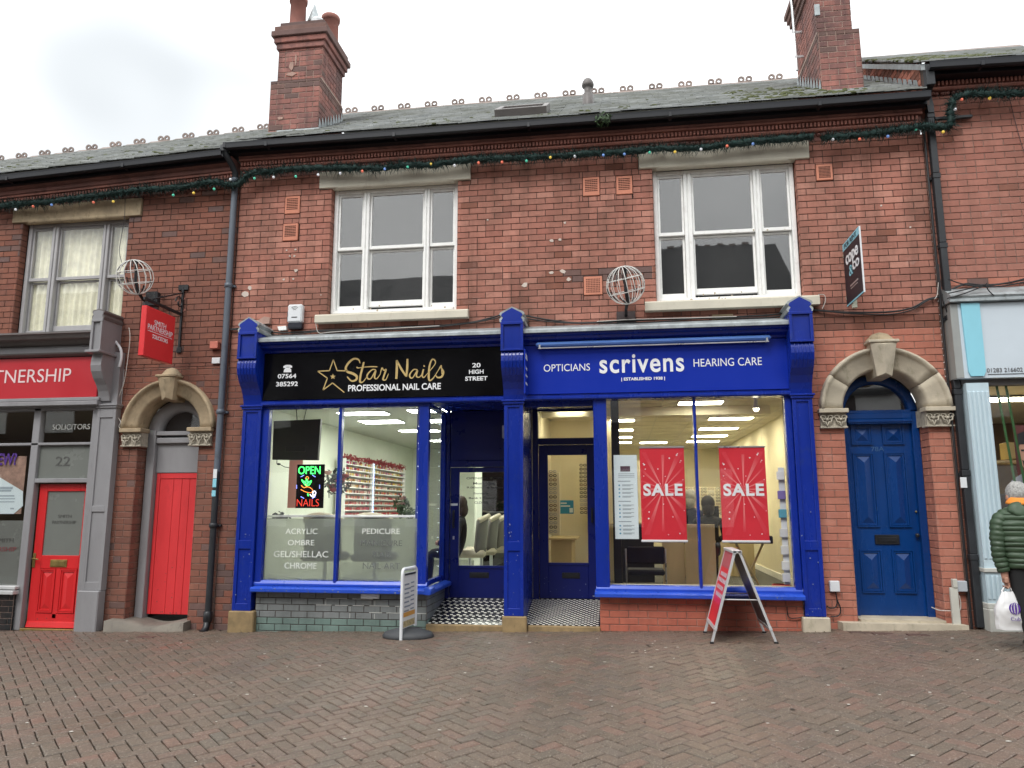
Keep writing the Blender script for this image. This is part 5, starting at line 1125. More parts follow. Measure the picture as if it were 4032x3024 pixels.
def rose(q,c,r):
    for k in range(4):
        rr_=r*(1-.22*k); n=8
        q.lathe([(rr_*.35,-rr_*.5),(rr_*.9,-rr_*.1),(rr_,rr_*.35),(rr_*.92,rr_*.5)],Vector(c)+Vector((0,-.01*k,.004*k)),n)
def bouquet(nm,label,c,r,fm,n,extra=None,grp=None):
    t=thing(nm,label,'flowers',c,grp); q=MB(); foliage(q,c,r,int(n),random.Random(n)); tag(q.build('foliage',extra or gl,t),kind='stuff')
    rr=random.Random(n+1)
    for i in range(7):
        p=Vector(c)+Vector((rr.uniform(-1,1)*r*.7,-abs(rr.gauss(.5,.3))*r*.8,rr.uniform(-.7,.8)*r)); q=MB(); rose(q,p,r*.28); q.build('flower',fm,t)
    return t
c=at(1330,1895,.9); bouquet('flower_arrangement','tall arrangement of red and dark flowers behind the salon mullion',tuple(c),.20,fr_,260,dkf)
c=at(1292,1862,.7); t=thing('artificial_rose','large blush pink rose beside the open sign','flower',tuple(c)); q=MB(); rose(q,c,.055); q.build('petals',fp,t); q=MB(); q.tube([c,c+Vector((.02,.02,-.35))],.006,5); q.build('stem',gl,t)
c=at(1580,1985,.35); bouquet('flower_arrangement','low arrangement of cream and blush roses on the window ledge by the blue post',tuple(c),.11,fp,160)
c=at(1600,2022,.35); t=thing('ivy_plant','dark green ivy trailing on the ledge under the blush roses','plant',tuple(c)); q=MB(); foliage(q,c,.13,240,random.Random(4),.022,.5); tag(q.build('foliage',gl,t),kind='stuff')
c=at(1095,2032,.35); t=thing('ivy_plant','small dark sprig on the ledge in the left corner of the salon window','plant',tuple(c)); q=MB(); foliage(q,c,.07,60,random.Random(6),.03,.6); foliage(q,c+Vector((.12,0,-.03)),.06,30,random.Random(7),.02,.4); tag(q.build('foliage',dkf,t),kind='stuff')
q=MB(); rr=random.Random(12); 
for i in range(60):
    y=3.0+3.6*i/60; foliage(q,(X+.13,y,2.34),.07,10,rr,.03,.6)
o=q.build('flower_garland',[fr_],None); tag(o,'red artificial flower garland along the top of the polish rack','garland'); 
q=MB(); q.box(-4.85,-2.6,.22,.52,1.345,1.375,.004); q.build('ledge_top',M['white'],None); o=bpy.data.objects['ledge_top']; tag(o,'white ledge shelf running behind the frosted film','shelf')
q=MB(); q.box(-2.66,-2.56,.12,.22,.27,2.86,.004); o=q.build('steel_post',bl,None); tag(o,'blue post standing just inside the salon window corner','post')
t=thing('string_lights','string of tiny cool white lights hanging down the salon window corner','string lights',(-2.57,.0,1.4)); q=MB(); pts=[(-2.585+.012*math.sin(i*1.7),-.02,2.74-i*.074) for i in range(30)]; q.tube(pts,.0025,4); q.build('wire',M['cable_w'],t)
for i in range(0,30,1): p=pts[i]; MB().ball(p,.0045,6).build('bulb',emit('fairy_bulb',(.75,.85,1),4) if i==0 else bpy.data.materials['fairy_bulb'],t)
for i in range(12):
    p=(-2.455,.55+.03*math.sin(i*2),2.6-i*.19); MB().ball(p,.0035,6).build('bulb',bpy.data.materials['fairy_bulb'],t)
# frosted film and its lettering
def filmmat():
    m,N,L,b=nmat('frosted_film'); N.remove(b); o=N['Material Output']; d=N.new('ShaderNodeBsdfDiffuse'); d.inputs[0].default_value=(.34,.36,.33,1); tl=N.new('ShaderNodeBsdfTranslucent'); tl.inputs[0].default_value=(.42,.45,.41,1); rf=N.new('ShaderNodeBsdfRefraction'); rf.inputs['Roughness'].default_value=.42; rf.inputs['IOR'].default_value=1.02; rf.inputs[0].default_value=(.8,.82,.78,1)
    a=N.new('ShaderNodeMixShader'); a.inputs[0].default_value=.5; L.new(d.outputs[0],a.inputs[1]); L.new(tl.outputs[0],a.inputs[2]); c=N.new('ShaderNodeMixShader'); c.inputs[0].default_value=.38; L.new(a.outputs[0],c.inputs[1]); L.new(rf.outputs[0],c.inputs[2]); L.new(c.outputs[0],o.inputs[0]); return m
M['film']=filmmat()
for a,b_ in ((-4.60,-3.645),(-3.59,-2.565)): 
    q=MB(); q.add([(a,-.093,.563),(b_,-.093,.563),(b_,-.093,1.335),(a,-.093,1.335)],[(0,1,2,3)]); q.build('frosted_film',M['film'],SN)
def S6(x,y_): return at(900+x*.4219,1900+y_*.4219,-.107)
lt=paint('clear_cut_letters',(.74,.76,.72),.5,.15,0); dk_=paint('clear_cut_letters_dark',(.17,.18,.17),.5,.1,0)
for s,x0,y0,x1,y1,m in (('ACRYLIC',530,430,830,480,lt),('OMBRE',552,537,800,585,lt),('GEL/SHELLAC',420,642,930,695,lt),('CHROME',520,750,822,803,lt),('PEDICURE',1248,430,1600,480,lt),('MANICURE',1235,540,1620,590,dk_),('BIAB',1342,645,1505,697,dk_),('NAIL ART',1252,750,1600,805,dk_)):
    tx(s,SN,S6,x0,y0,x1,y1,m,-.1045,0)
# chairs
def armchair(label,grp):
    t=thing('salon_chair',label,'chair',(0,0,0),grp); q=MB(); P_=[]
    for j in range(7):
        z=.46+.50*j/6; P_.append([(.26*math.sin(a)*(1-.05*j/6),.24*-math.cos(a)*.0+.22-.2*(1-math.cos(a))*.0-.0+.04*j/6-.26*(1-math.cos(a))*.8,z-.10*(1-math.cos(a))*(j/6)) for a in [(-1.25+2.5*i/10) for i in range(11)]])
    q.sheet(P_); rim=P_[-1]; o=q.build('backrest',M['chair_back'],t); qq=MB(); qq.tube([Vector(p) for p in rim],.032,8); qq.build('head_roll',M['cream_fab'],o); s_=o.modifiers.new('s','SOLIDIFY'); s_.thickness=.05
    q=MB(); q.box(-.25,.25,-.25,.22,.40,.50,.04); q.build('seat',M['cream_fab'],t)
    q=MB(); q.lathe([(.025,.12),(.025,.40)],(0,0,0),10); q.build('gas_column',M['chrome'],t)
    for i in range(5):
        a=2*math.pi*i/5; q=MB(); q.tube([(0,0,.13),(.15*math.cos(a),.15*math.sin(a),.11),(.28*math.cos(a),.28*math.sin(a),.07)],[.022,.018,.012],6); o=q.build('leg',M['chrome'],t); q=MB(); q.ball((.28*math.cos(a),.28*math.sin(a),.032),.03,8); q.build('castor',M['rubber'],o)
    return t
def copy_tree(o,parent=None):
    c=o.copy(); link(c)
    if parent is not None: c.parent=parent; c.matrix_parent_inverse=o.matrix_parent_inverse.copy()
    for ch in [x for x in bpy.data.objects if x.parent==o]: copy_tree(ch,c)
    return c
gr='wheeled salon chairs'
ch0=armchair('cream salon chair on chrome wheels, nearest of the row seen through the salon door',gr)
for i,(x,y,rz,lb) in enumerate(((-2.36,2.25,-78,None),(-2.30,2.9,-78,'cream salon chair on chrome wheels, second in the row through the salon door'),(-2.24,3.5,-78,'cream salon chair on chrome wheels, farthest in the row through the salon door'),(-4.12,.78,180,'dark blurred salon chair behind the frosted film under the left window light'),(-3.40,.78,180,'dark blurred salon chair behind the frosted film under the right window light'))):
    c=ch0 if i==0 else copy_tree(ch0)
    c.scale=(1.12,)*3; c.location=(x,y,.27 if i<3 else .30); c.rotation_euler=(0,0,R(rz))
    if lb: c['label']=lb
    if i>=3:
        for o in bpy.data.objects:
            if o.parent==c and o.name.split('.')[0] in('backrest','seat'):
                o.data=o.data.copy(); o.data.materials.clear(); o.data.materials.append(M['navy_fab'])
# partition with arched mirror opening
q=MB(); q.box(-2.75,-1.25,4.6,4.66,.27,2.86); q.build('partition',M['wall_salon'],RS)
a=at(1897,2060,4.55); b_=at(2015,2060,4.55); zt=at(1950,1803,4.55).z; cx=(a.x+b_.x)/2; r_=(b_.x-a.x)/2
q=MB(); q.prism([(a.x,.27),(b_.x,.27)]+[(cx+r_*math.cos(math.pi*i/14),zt-r_+r_*math.sin(math.pi*i/14)) for i in range(15)],'y',4.56,4.595); o=q.build('arched_mirror',glassmat('mirror_dark',2.2,(.05,.05,.05)),None); tag(o,'tall dark arched mirror at the back of the salon','mirror'); bx('mirror_back',M['room_dk'],o,a.x+.01,b_.x-.01,4.597,4.599,.3,zt-r_,0)
# ---- opticians contents
def raymat():
    if 'sale_rays' in bpy.data.materials: return bpy.data.materials['sale_rays']
    m,N,L,b=nmat('sale_rays'); tc_=N.new('ShaderNodeTexCoord'); mp_=N.new('ShaderNodeMapping'); mp_.inputs['Location'].default_value=(-.5,0,-.55); L.new(tc_.outputs['Generated'],mp_.inputs[0]); sp=N.new('ShaderNodeSeparateXYZ'); L.new(mp_.outputs[0],sp.inputs[0])
    cb_=N.new('ShaderNodeCombineXYZ'); L.new(sp.outputs['X'],cb_.inputs[0]); L.new(sp.outputs['Z'],cb_.inputs[2]); ln=N.new('ShaderNodeVectorMath'); ln.operation='LENGTH'; L.new(cb_.outputs[0],ln.inputs[0])
    c=mixc(N,L,rng(N,L,ln.outputs['Value'],.02,.5,0,1),(.88,.34,.33),(.68,.04,.06)); L.new(c,b.inputs['Base Color']); b.inputs['Roughness'].default_value=.45; return m   # print fades from pale centre to the banner red
def banner(px0,px1,pyt,pyb,label):
    Y=.03; a=at(px0,pyb,Y); b_=at(px1,pyt,Y); x0,x1,z0,z1=a.x,b_.x,a.z,b_.z
    t=thing('sale_banner',label,'banner',((x0+x1)/2,Y,z0),'red sale banners in the opticians window')
    pn=bx('banner_sheet',M['sale_red'],t,x0,x1,Y,Y+.004,z0,z1,0)
    cx,cz=(x0+x1)/2,z0+(z1-z0)*.55; q=MB(); rr=random.Random(3)
    for i in range(16):
        a_=2*math.pi*i/16+rr.uniform(-.06,.06); w=rr.uniform(.03,.075); 
        pts=[(cx,cz)]
        for s in (-1,1):
            an=a_+s*w; dx,dz=math.cos(an),math.sin(an); t_=min(((x1-cx) if dx>0 else (x0-cx))/dx if abs(dx)>1e-3 else 9,(((z1-cz)*.93) if dz>0 else (z0-cz)*.93)/dz if abs(dz)>1e-3 else 9); t_*=.97 if i%4 else .9; pts.append((cx+dx*t_,cz+dz*t_))
        q.add([(p[0],Y-.0012-.0001*i,p[1]) for p in pts],[(0,1,2)])
    q.build('printed_rays',raymat(),pn)
    q=MB()
    for i in range(26):
        x,z,s=rr.uniform(x0+.02,x1-.02),rr.uniform(z0+.03,z1-.05),rr.uniform(.005,.012); q.prism([(x-s,z),(x,z-s),(x+s,z),(x,z+s)],'y',Y-.004,Y-.003)
    tag(q.build('printed_sparkles',W_,pn),kind='stuff')
    text('SALE',W_,pn,(x0+(x1-x0)*.06,Y-.005,cz-.085),((x1-x0)*.88,.15),bold=.035,spacing=1.15)
    bx('top_rail',M['chrome'],t,x0-.01,x1+.01,Y-.012,Y+.014,z1,z1+.022,.006); bx('bottom_rail',M['plastic_w'],t,x0-.01,x1+.01,Y-.012,Y+.014,z0-.03,z0,.008)
    q=MB(); q.tube([(x0+.03,Y,z1+.02),(x0+.03,Y,2.95)],.0015,4); q.tube([(x1-.03,Y,z1+.02),(x1-.03,Y,2.95)],.0015,4); q.build('hanging_wires',M['cable_w'],t)
banner(2528,2692,1764,2125,'red sale banner hanging left of the window mullion'); banner(2846,3010,1762,2127,'red sale banner hanging right of the window mullion')
a=at(2423,2122,-.0); b_=at(2507,1791,-.0); t=thing('information_poster','narrow pale blue list poster in the left of the opticians window','poster',(a.x,0,a.z)); pn=bx('poster_sheet',M['paper'],t,a.x,b_.x,0,.004,a.z,b_.z,0)
W2=b_.x-a.x; H2=b_.z-a.z; pg=paint('print_grey',(.22,.28,.32),.7,0,0); pblue=paint('print_blue',(.10,.33,.48),.7,0,0)
q=MB(); q.box(a.x+W2*.28,a.x+W2*.7,-.002,-.001,a.z+H2*.80,a.z+H2*.865); q.build('picture',paint('print_plum',(.08,.04,.06),.7,.2,0),pn)
q=MB(); qb=MB(); v=.77
for j in range(3): q.box(a.x+W2*.18,a.x+W2*.88,-.002,-.001,a.z+H2*(v-.02*j),a.z+H2*(v-.02*j)+.006)
for v in (.68,.44,.20):
    q.box(a.x+W2*.16,a.x+W2*.7,-.002,-.001,a.z+H2*v,a.z+H2*v+.009)
    for j in range(4 if v>.3 else 3):
        z=a.z+H2*(v-.045-.045*j); qb.prism([(a.x+W2*.22+.012*math.cos(k*1.047),z+.012*math.sin(k*1.047)) for k in range(6)],'y',-.002,-.001); q.box(a.x+W2*.34,a.x+W2*.82,-.002,-.001,z+.003,z+.009); q.box(a.x+W2*.34,a.x+W2*.7,-.002,-.001,z-.009,z-.003)
tag(q.build('print_lines',pg,pn),kind='stuff'); tag(qb.build('print_bullets',pblue,pn),kind='stuff')
for i in range(9):
    an=math.pi*(.15+.7*i/8); q=MB(); 
a=at(2417,2200,.45); b_=at(2450,2200,.45); q=MB(); q.box(a.x,b_.x,.45,.55,.27,2.97,.01); o=q.build('steel_column',M['darknavy'],None); tag(o,'dark column standing behind the list poster in the opticians','column')
t=thing('side_chair','navy padded chair with chrome frame under the list poster','chair',(.3,.85,.27)); a=at(2468,2214,.9);b_=at(2612,2148,.9)
bx('backrest',M['navy_fab'],t,a.x,b_.x,.62,.67,a.z,b_.z,.02); bx('seat',M['navy_fab'],t,a.x,b_.x,.68,1.12,.60,.67,.02)
for sx in (a.x-.01,b_.x+.01):
    q=MB(); q.tube([(sx,.64,b_.z-.03),(sx,.64,.30),(sx,1.12,.30)],.012,8); q.build('leg',M['chrome'],t)
c=at(2630,2130,1.5); wd=M['wood']
t=thing('desk','pale wood desk with tall end panels right of the navy chair','desk',(.9,1.7,.27)); bx('end_panel',wd,t,.86,1.28,1.55,1.58,.27,1.24,.004); bx('front_panel',wd,t,.55,.855,1.60,1.63,.27,1.0,.004); bx('desk_top',wd,t,.5,1.3,1.64,2.3,.98,1.01,.004)
t=thing('folding_table','folding wooden table with crossed legs at the right of the opticians window','table',(1.6,1.2,.27)); 
for i,(xa,xb,yy) in enumerate(((1.50,1.86,1.15),(1.86,1.50,1.17))): q=MB(); q.tube([(xa,yy,1.0),(xb,yy,.28)],.016,6); q.build('leg',wd,t)
bx('table_top',M['navy_fab'],t,1.40,1.96,1.0,1.5,1.0,1.10,.01)
t=thing('leaflet_holder','column of small clear leaflet holders at the right edge of the opticians window','leaflet holder',(1.92,.06,.6)); bx('backing_strip',M['plastic_w'],t,1.885,1.955,.05,.06,.57,1.95,.002)
lc=[(.7,.7,.7),(.2,.15,.4),(.1,.35,.45),(.6,.6,.6),(.65,.65,.62),(.7,.7,.66),(.6,.6,.6)]
for i,z in enumerate((1.80,1.57,1.35,1.12,.92,.74,.60)): o=bx('leaflet',paint('leaflet%d'%i,lc[i],.5,.05,0),t,1.86,1.95,.01,.045,z,z+.10,.003)
t=thing('rubbish_bin','small red bin on the carpet by the opticians window edge','bin',(1.9,.5,.27)); MB().lathe([(.09,0),(.11,.26),(.10,.26)],(1.92,.45,.275),14).build('bin_body',M['red_sign'],t)
for i,(x,z,w,h,lb) in enumerate(((1.9,1.5,.22,.62,'tall dark framed panel on the right wall of the opticians'),)):
    a=onx(3022,1960,2.3); o=bx('picture_frame',paint('dark_panel',(.05,.045,.06),.4),None,2.30,2.33,1.2,1.62,1.38,2.08,.006); tag(o,lb,'wall panel')
for i,y in enumerate((5.2,5.8,6.6,7.5)):
    o=bx('picture_frame',M['black'],None,2.585,2.60,y,y+.35,1.5,2.2,.004); tag(o,'narrow framed poster on the far right wall of the opticians, number %s from the window'%['one','two','three','four'][i],'picture','framed posters on the opticians wall'); o['label']=['framed poster on the far right opticians wall, nearest the window','framed poster on the far right opticians wall, second from the window','framed poster on the far right opticians wall, third from the window','framed poster on the far right opticians wall, deepest in the shop'][i]; bx('picture',paint('pale_print%d'%i,(.4,.38,.3),.6,.2,0),o,2.580,2.584,y+.03,y+.32,1.53,2.17,0)
def specrack(nm,label,X,y0,y1,z0,z1,right=False,dx=1):
    t=thing(nm,label,'spectacle rack',(X,y0,z0),'spectacle racks'); 
    bx('backboard',M['wall_cream'],t,X-.01*dx-.012,X-.01*dx+.012,y0,y1,z0,z1,0)
    q=MB(); q2=MB(); z=z0+.05; fm=[paint('frame_dark',(.03,.025,.02),.3),paint('frame_tortoise',(.18,.09,.04),.3),paint('frame_silver',(.4,.4,.4),.3)] if 'fm' not in M else M['fm']; M['fm']=fm; rr=random.Random(int(z0*10+y0*7))
    while z<z1:
        q2.box(min(X,X+.05*dx),max(X,X+.05*dx),y0,y1,z-.012,z-.008)
        y=y0+.03
        while y<y1-.12:
            q.cur=rr.choice((0,0,1,2))
            for s in (0,.062): q.tube([(X+.07*dx,y+.027+s+.026*math.cos(a),z+.02+.018*math.sin(a)) for a in [k*math.pi/3 for k in range(6)]],.0035,4,closed=True,cap=False)
            q.tube([(X+.07*dx,y,z+.02),(X+.0*dx,y-.004,z+.022)],.003,4); q.tube([(X+.07*dx,y+.116,z+.02),(X,y+.12,z+.022)],.003,4); y+=.15
        z+=.075
    q.cur=0; tag(q.build('spectacles',fm,t),kind='stuff'); tag(q2.build('rack_shelves',M['plastic_w'],t),kind='stuff')
def frontrack(nm,label,x0,x1,Y,z0,z1):
    t=thing(nm,label,'spectacle rack',((x0+x1)/2,Y,z0),'spectacle racks'); bx('backboard',M['wall_cream'],t,x0,x1,Y+.02,Y+.05,z0,z1,.003); q=MB(); fm=M['fm']; rr=random.Random(int(x0*100)); z=z0+.03
    while z<z1:
        x=x0+.01
        while x<x1-.1:
            q.cur=rr.choice((0,0,1,2)); yy=Y-.05
            for s in (0,.062): q.tube([(x+.027+s+.026*math.cos(a),yy,z+.02+.018*math.sin(a)) for a in [k*math.pi/3 for k in range(6)]],.0065,4,closed=True,cap=False)
            q.box(x,x+.004,yy,Y+.02,z+.02,z+.026); q.box(x+.112,x+.116,yy,Y+.02,z+.02,z+.026); x+=.15
        z+=.065
    q.cur=0; tag(q.build('spectacles',fm,t),kind='stuff')
M['fm']=[paint('frame_dark',(.03,.025,.02),.3),paint('frame_tortoise',(.18,.09,.04),.3),paint('frame_silver',(.4,.4,.4),.3)]
a=at(2155,2105,2.2); b_=at(2203,1860,2.2); frontrack('spectacle_rack','tall spectacle rack seen at the left of the opticians door glass',a.x-.12,b_.x,2.2,a.z,b_.z)
a=at(2283,2030,3.2); b_=at(2325,1830,3.2); frontrack('spectacle_rack','spectacle rack on the wall at the right of the opticians door glass',a.x,b_.x+.25,3.2,a.z,b_.z)
frontrack('spectacle_rack','wide spectacle rack glimpsed behind the list poster',-.3,.35,4.2,1.5,2.3)
frontrack('spectacle_rack','spectacle rack far behind the right sale banner',1.35,2.3,7.0,1.3,1.9)
q=MB(); q.box(-1.2,-.15,3.5,3.56,.27,2.97); q.build('partition',M['wall_cream'],RO)
a=at(2205,2023,2.6); b_=at(2258,1970,2.6); o=bx('counter_sign',paint('cyan_card',(.02,.24,.42),.5,.03,0),None,a.x,b_.x,2.6,2.61,a.z,b_.z,.002); tag(o,'small blue card notice inside the opticians door','sign'); q=MB(); w=b_.x-a.x; q.box(a.x+w*.06,a.x+w*.5,2.594,2.599,b_.z-.055,b_.z-.035); q.box(a.x+w*.06,a.x+w*.75,2.594,2.599,b_.z-.10,b_.z-.08); q.box(a.x+w*.7,a.x+w*.95,2.594,2.599,a.z+.02,a.z+.09); q.build('print_lines',M['paper'],o)
t=thing('reception_counter','pale wood counter inside the opticians door','counter',(-.9,2.6,.27)); bx('counter_front',wd,t,-1.1,-.78,2.3,3.2,.27,.98,.004); bx('counter_top',wd,t,-1.15,-.70,2.25,3.25,.98,1.01,.004)
for lb,x0,x1,y0,z1 in (('pale wood counter across the back of the opticians behind the banners',.9,2.3,4.6,1.15),('dark counter at the left of the opticians interior',-.15,.5,3.3,1.2)):
    t=thing('counter',lb,'counter',((x0+x1)/2,y0,.27)); bx('counter_front',wd if 'pale' in lb else M['navy_fab'],t,x0,x1,y0,y0+.05,.27,z1,.004); bx('counter_top',wd,t,x0-.03,x1+.03,y0-.03,y0+.6,z1,z1+.03,.004)
o=bx('far_doorway',M['room_dk'],RO,1.02,1.45,10.4,10.45,.3,2.2,0)
t=thing('computer_monitor','black computer monitor on the opticians counter beside the right banner','monitor',(1.55,4.8,1.2)); bx('screen',M['black_sign'],t,1.45,1.75,4.85,4.88,1.28,1.50,.004); bx('stand',M['black'],t,1.57,1.63,4.86,4.9,1.18,1.29,.004)
# ---- people
def skinbody(name,V,E,rad,mats,assign,parent,sub=2):
    me=bpy.data.meshes.new(name); me.from_pydata([Vector(v) for v in V],E,[]); o=bpy.data.objects.new(name,me); link(o)
    sk=o.modifiers.new('skin','SKIN'); 
    for i,r_ in enumerate(rad):
        d=me.skin_vertices[0].data[i]; d.radius=(r_ if hasattr(r_,'__len__') else (r_,r_)); d.use_root=(i==0)
    ss=o.modifiers.new('s','SUBSURF'); ss.levels=sub; ss.render_levels=sub
    dg=bpy.context.evaluated_depsgraph_get(); dg.update(); m2=bpy.data.meshes.new_from_object(o.evaluated_get(dg)); bpy.data.objects.remove(o); m2.name=name
    m2.materials.clear(); [m2.materials.append(m) for m in mats]
    for p in m2.polygons: p.use_smooth=True; p.material_index=assign(p.center)
    o=bpy.data.objects.new(name,m2); link(o); setpar(o,parent); return o
def seated(label,loc,rz,cloth,hair,scale=1):
    t=thing('person',label,'person',(0,0,0)); V=[(0,0,.50),(0,.02,.68),(0,.02,.92),(0,0,1.05),(0,-.02,1.14),(0,-.02,1.26),(.19,.02,.98),(.24,-.02,.74),(.16,-.24,.66),(.13,-.34,.67),(-.19,.02,.98),(-.24,-.02,.74),(-.16,-.24,.66),(-.13,-.34,.67),(.10,-.05,.50),(.12,-.42,.52),(.12,-.44,.10),(.12,-.56,.05),(-.10,-.05,.50),(-.12,-.42,.52),(-.12,-.44,.10),(-.12,-.56,.05)]
    E=[(0,1),(1,2),(2,3),(3,4),(4,5),(2,6),(6,7),(7,8),(8,9),(2,10),(10,11),(11,12),(12,13),(0,14),(14,15),(15,16),(16,17),(0,18),(18,19),(19,20),(20,21)]
    rad=[(.16,.12),(.15,.11),(.16,.10),(.055,.055),(.08,.085),(.085,.09),.06,.05,.04,.04,.06,.05,.04,.04,.09,.07,.05,.035,.09,.07,.05,.035]
    o=skinbody('body',V,E,rad,[cloth,M['skin']],lambda c: 1 if (c.z>1.06 or c.y<-.30 and c.z>.6) else 0,t)
    q=MB(); q.ball((0,.02,1.24),.108,14,sz=1.12,sy=1.0); q.ball((0,.045,1.15),.095,12,sz=1.3); q.build('hair',hair,t)
    q=MB(); q.box(-.035,-.015,-.115,-.10,1.215,1.228,.003); q.box(.015,.035,-.115,-.10,1.215,1.228,.003); q.build('eyes',M['black'],t); q=MB(); q.ball((0,-.115,1.19),.014,6,sz=1.5); q.build('nose',M['skin'],t)
    t.location=loc; t.rotation_euler=(0,0,R(rz)); t.scale=(scale,)*3; return t
blk=M['trouser']; hb=paint('dark_hair',(.012,.009,.008),.6,.2,.4)
a=at(2790,2060,2.6); seated('seated person in a black coat with dark hair beyond the desk, seen from behind',(a.x,2.6,.30),180,blk,hb,1.0)
a=at(2725,1950,3.6); seated('seated person with grey hair between the sale banner and the mullion',(a.x,3.9,.36),150,M['navy_fab'],M['hair_grey'],1.05)
a=at(1815,2050,1.9); seated('seated person with long dark hair at the left edge of the salon door glass',(a.x-.03,1.9,.27),-80,blk,paint('auburn_hair',(.035,.018,.012),.6,.2,.4),1.02)
t=bpy.data.objects[[o.name for o in bpy.data.objects if o.get('label','').startswith('seated person with long')][0]]
# ================================================================== THINGS ON THE WALLS AND STREET
# downpipes
t=thing('drainpipe','grey round downpipe between the left building and the salon, black lower down','drainpipe',(-5.345,-.06,-.1))
q=MB(); q.tube([(-5.345,-.07,1.95),(-5.345,-.07,6.05)],.043,14); q.build('pipe_section',M['pipe_grey'],t)
q=MB(); q.tube([(-5.345,-.07,.02),(-5.345,-.07,1.95)],.042,14); q.build('pipe_section',M['pipe_black'],t)
q=MB(); q.tube([(-5.41,-.29,6.45),(-5.40,-.28,6.38),(-5.36,-.16,6.27),(-5.345,-.08,6.18),(-5.345,-.07,6.04)],.043,12); q.lathe([(.06,0),(.065,.08),(.06,.09)],(-5.41,-.29,6.40),14); q.build('swan_neck',M['pipe_black'],t)
for z in (6.04,4.49,2.72,1.21): q=MB(); q.lathe([(.043,0),(.053,.005),(.055,.06),(.043,.065)],(-5.345,-.07,z),14); q.box(-5.43,-5.26,-.045,-.0,z+.015,z+.045,.005); q.build('collar',M['pipe_grey'] if z>2 else M['pipe_black'],t)
q=MB(); q.lathe([(.055,0),(.06,.04),(.055,.12),(.045,.13)],(-5.345,-.07,.02),14); q.tube([(-5.345,-.07,.04),(-5.345,-.10,-.06),(-5.345,-.18,-.11)],.045,12); q.build('shoe',M['black'],t)
q=MB(); q.box(-5.372,-5.318,-.1165,-.112,1.86,1.98,.002); q.build('sticker',M['plastic_w'],t); q=MB(); q.box(-5.372,-5.318,-.1165,-.112,1.74,1.855,.002); q.build('sticker',M['ltblue'],t); bx('sticker',M['ltblue'],t,-5.375,-5.32,-.1165,-.112,1.62,1.70,.002)
t=thing('drainpipe','square black downpipe between the blue arched door and the pale shop','drainpipe',(3.94,-.06,.1))
zs=[.14,.95,1.9,2.85,3.75,4.65,5.55,6.35]
for i in range(7): q=MB(); q.box(3.902,3.978,-.11,-.035,zs[i],zs[i+1],.006); q.box(3.895,3.985,-.117,-.03,zs[i+1]-.07,zs[i+1]-.005,.005); q.build('pipe_section',M['pipe_black'],t)
q=MB(); q.prism([(3.86,6.62),(3.95,6.62),(3.975,6.45),(3.975,6.34),(3.905,6.34),(3.90,6.42)],'y',-.13,-.04); q.box(3.855,3.955,-.30,-.20,6.62,6.90,.008); q.prism([(-.13,6.55),(-.04,6.55),(-.20,6.68),(-.30,6.68)],'x',3.86,3.95); q.build('offset_bend',M['pipe_black'],t)
for z in (1.95,3.8,5.6): bx('pipe_clip',M['pipe_black'],t,3.88,4.0,-.05,-.0,z-.12,z-.08,.004)
p=at(3795,1900,-.118); bx('sticker',M['plastic_w'],t,p.x-.035,p.x+.035,-.1165,-.112,p.z-.06,p.z+.06,.002)
q=MB(); q.tube([(3.865,-.05,.1),(3.865,-.05,6.2)],.014,6); o=q.build('cable_run',M['cable'],None); tag(o,'thin black cable fixed upright beside the square black downpipe','cable')
# garlands
def spline(P,n=8):
    out=[]
    for i in range(len(P)-1):
        p0=P[max(i-1,0)];p1=P[i];p2=P[i+1];p3=P[min(i+2,len(P)-1)]
        for j in range(n): t=j/n; out.append(.5*((2*p1)+(p2-p0)*t+(2*p0-5*p1+4*p2-p3)*t*t+(3*p1-p0-3*p2+p3)*t**3))
    out.append(P[-1]); return out
def garland(name,label,pts,seed,bulbs):
    rr=random.Random(seed); P=spline([Vector(p) for p in pts],10)
    t=thing(name,label,'garland',tuple(P[0])); q=MB(); q.tube([p+Vector((rr.uniform(-.01,.01),0,rr.uniform(-.01,.01))) for p in P],[rr.uniform(.03,.05) for _ in P],6); q.build('garland_core',M['garland'],t)
    q=MB(); 
    for i in range(len(P)-1):
        d=P[i+1]-P[i]; L_=d.length; tt=d.normalized(); fat=.092+.035*noise.noise(P[i]*5.3)
        for k in range(int(L_*900)+1):
            p=P[i]+d*rr.random(); u=Vector((rr.gauss(0,1),rr.gauss(0,1),rr.gauss(0,1))); u=(u-tt*u.dot(tt)).normalized(); u=(u+tt*rr.uniform(-.8,.8)).normalized(); v=u.cross(Vector((rr.gauss(0,1),rr.gauss(0,1),rr.gauss(0,1)))).normalized()*.0055; ln=fat*rr.uniform(.55,1.7)
            q.add([p+u*.01-v,p+u*.01+v,p+u*ln],[(0,1,2)])
    q.keepn=True; tag(q.build('needles',M['garland'],t),kind='stuff')
    for (px,py,c) in bulbs:
        p=at(px,py,-.20); b=part('bulb',t,tuple(p)); MB().ball(p,.019,10).build('globe',BM[c],b); MB().lathe([(.008,.02),(.008,.045)],p,6).build('cap',M['garland'],b)
BM={k:emit('bulb_'+k,c,.25) for k,c in dict(w=(.75,.76,.8),r=(.85,.2,.12),b=(.2,.35,.75),g=(.1,.55,.38),y=(.85,.6,.1)).items()}
for m in BM.values(): m.node_tree.nodes['Principled BSDF'].inputs['Roughness'].default_value=.25
c1=lambda x,y,c:(x*.6028,500+y*.6028,c); c6=lambda x,y,c:(900+x*.7836,y*.7836,c); cb=lambda x,y,c:(1500+x*.5425,200+y*.5425,c); c7=lambda x,y,c:(1950+x*.7234,200+y*.7234,c); c8=lambda x,y,c:(3000+x*.7232,y*.7232,c)
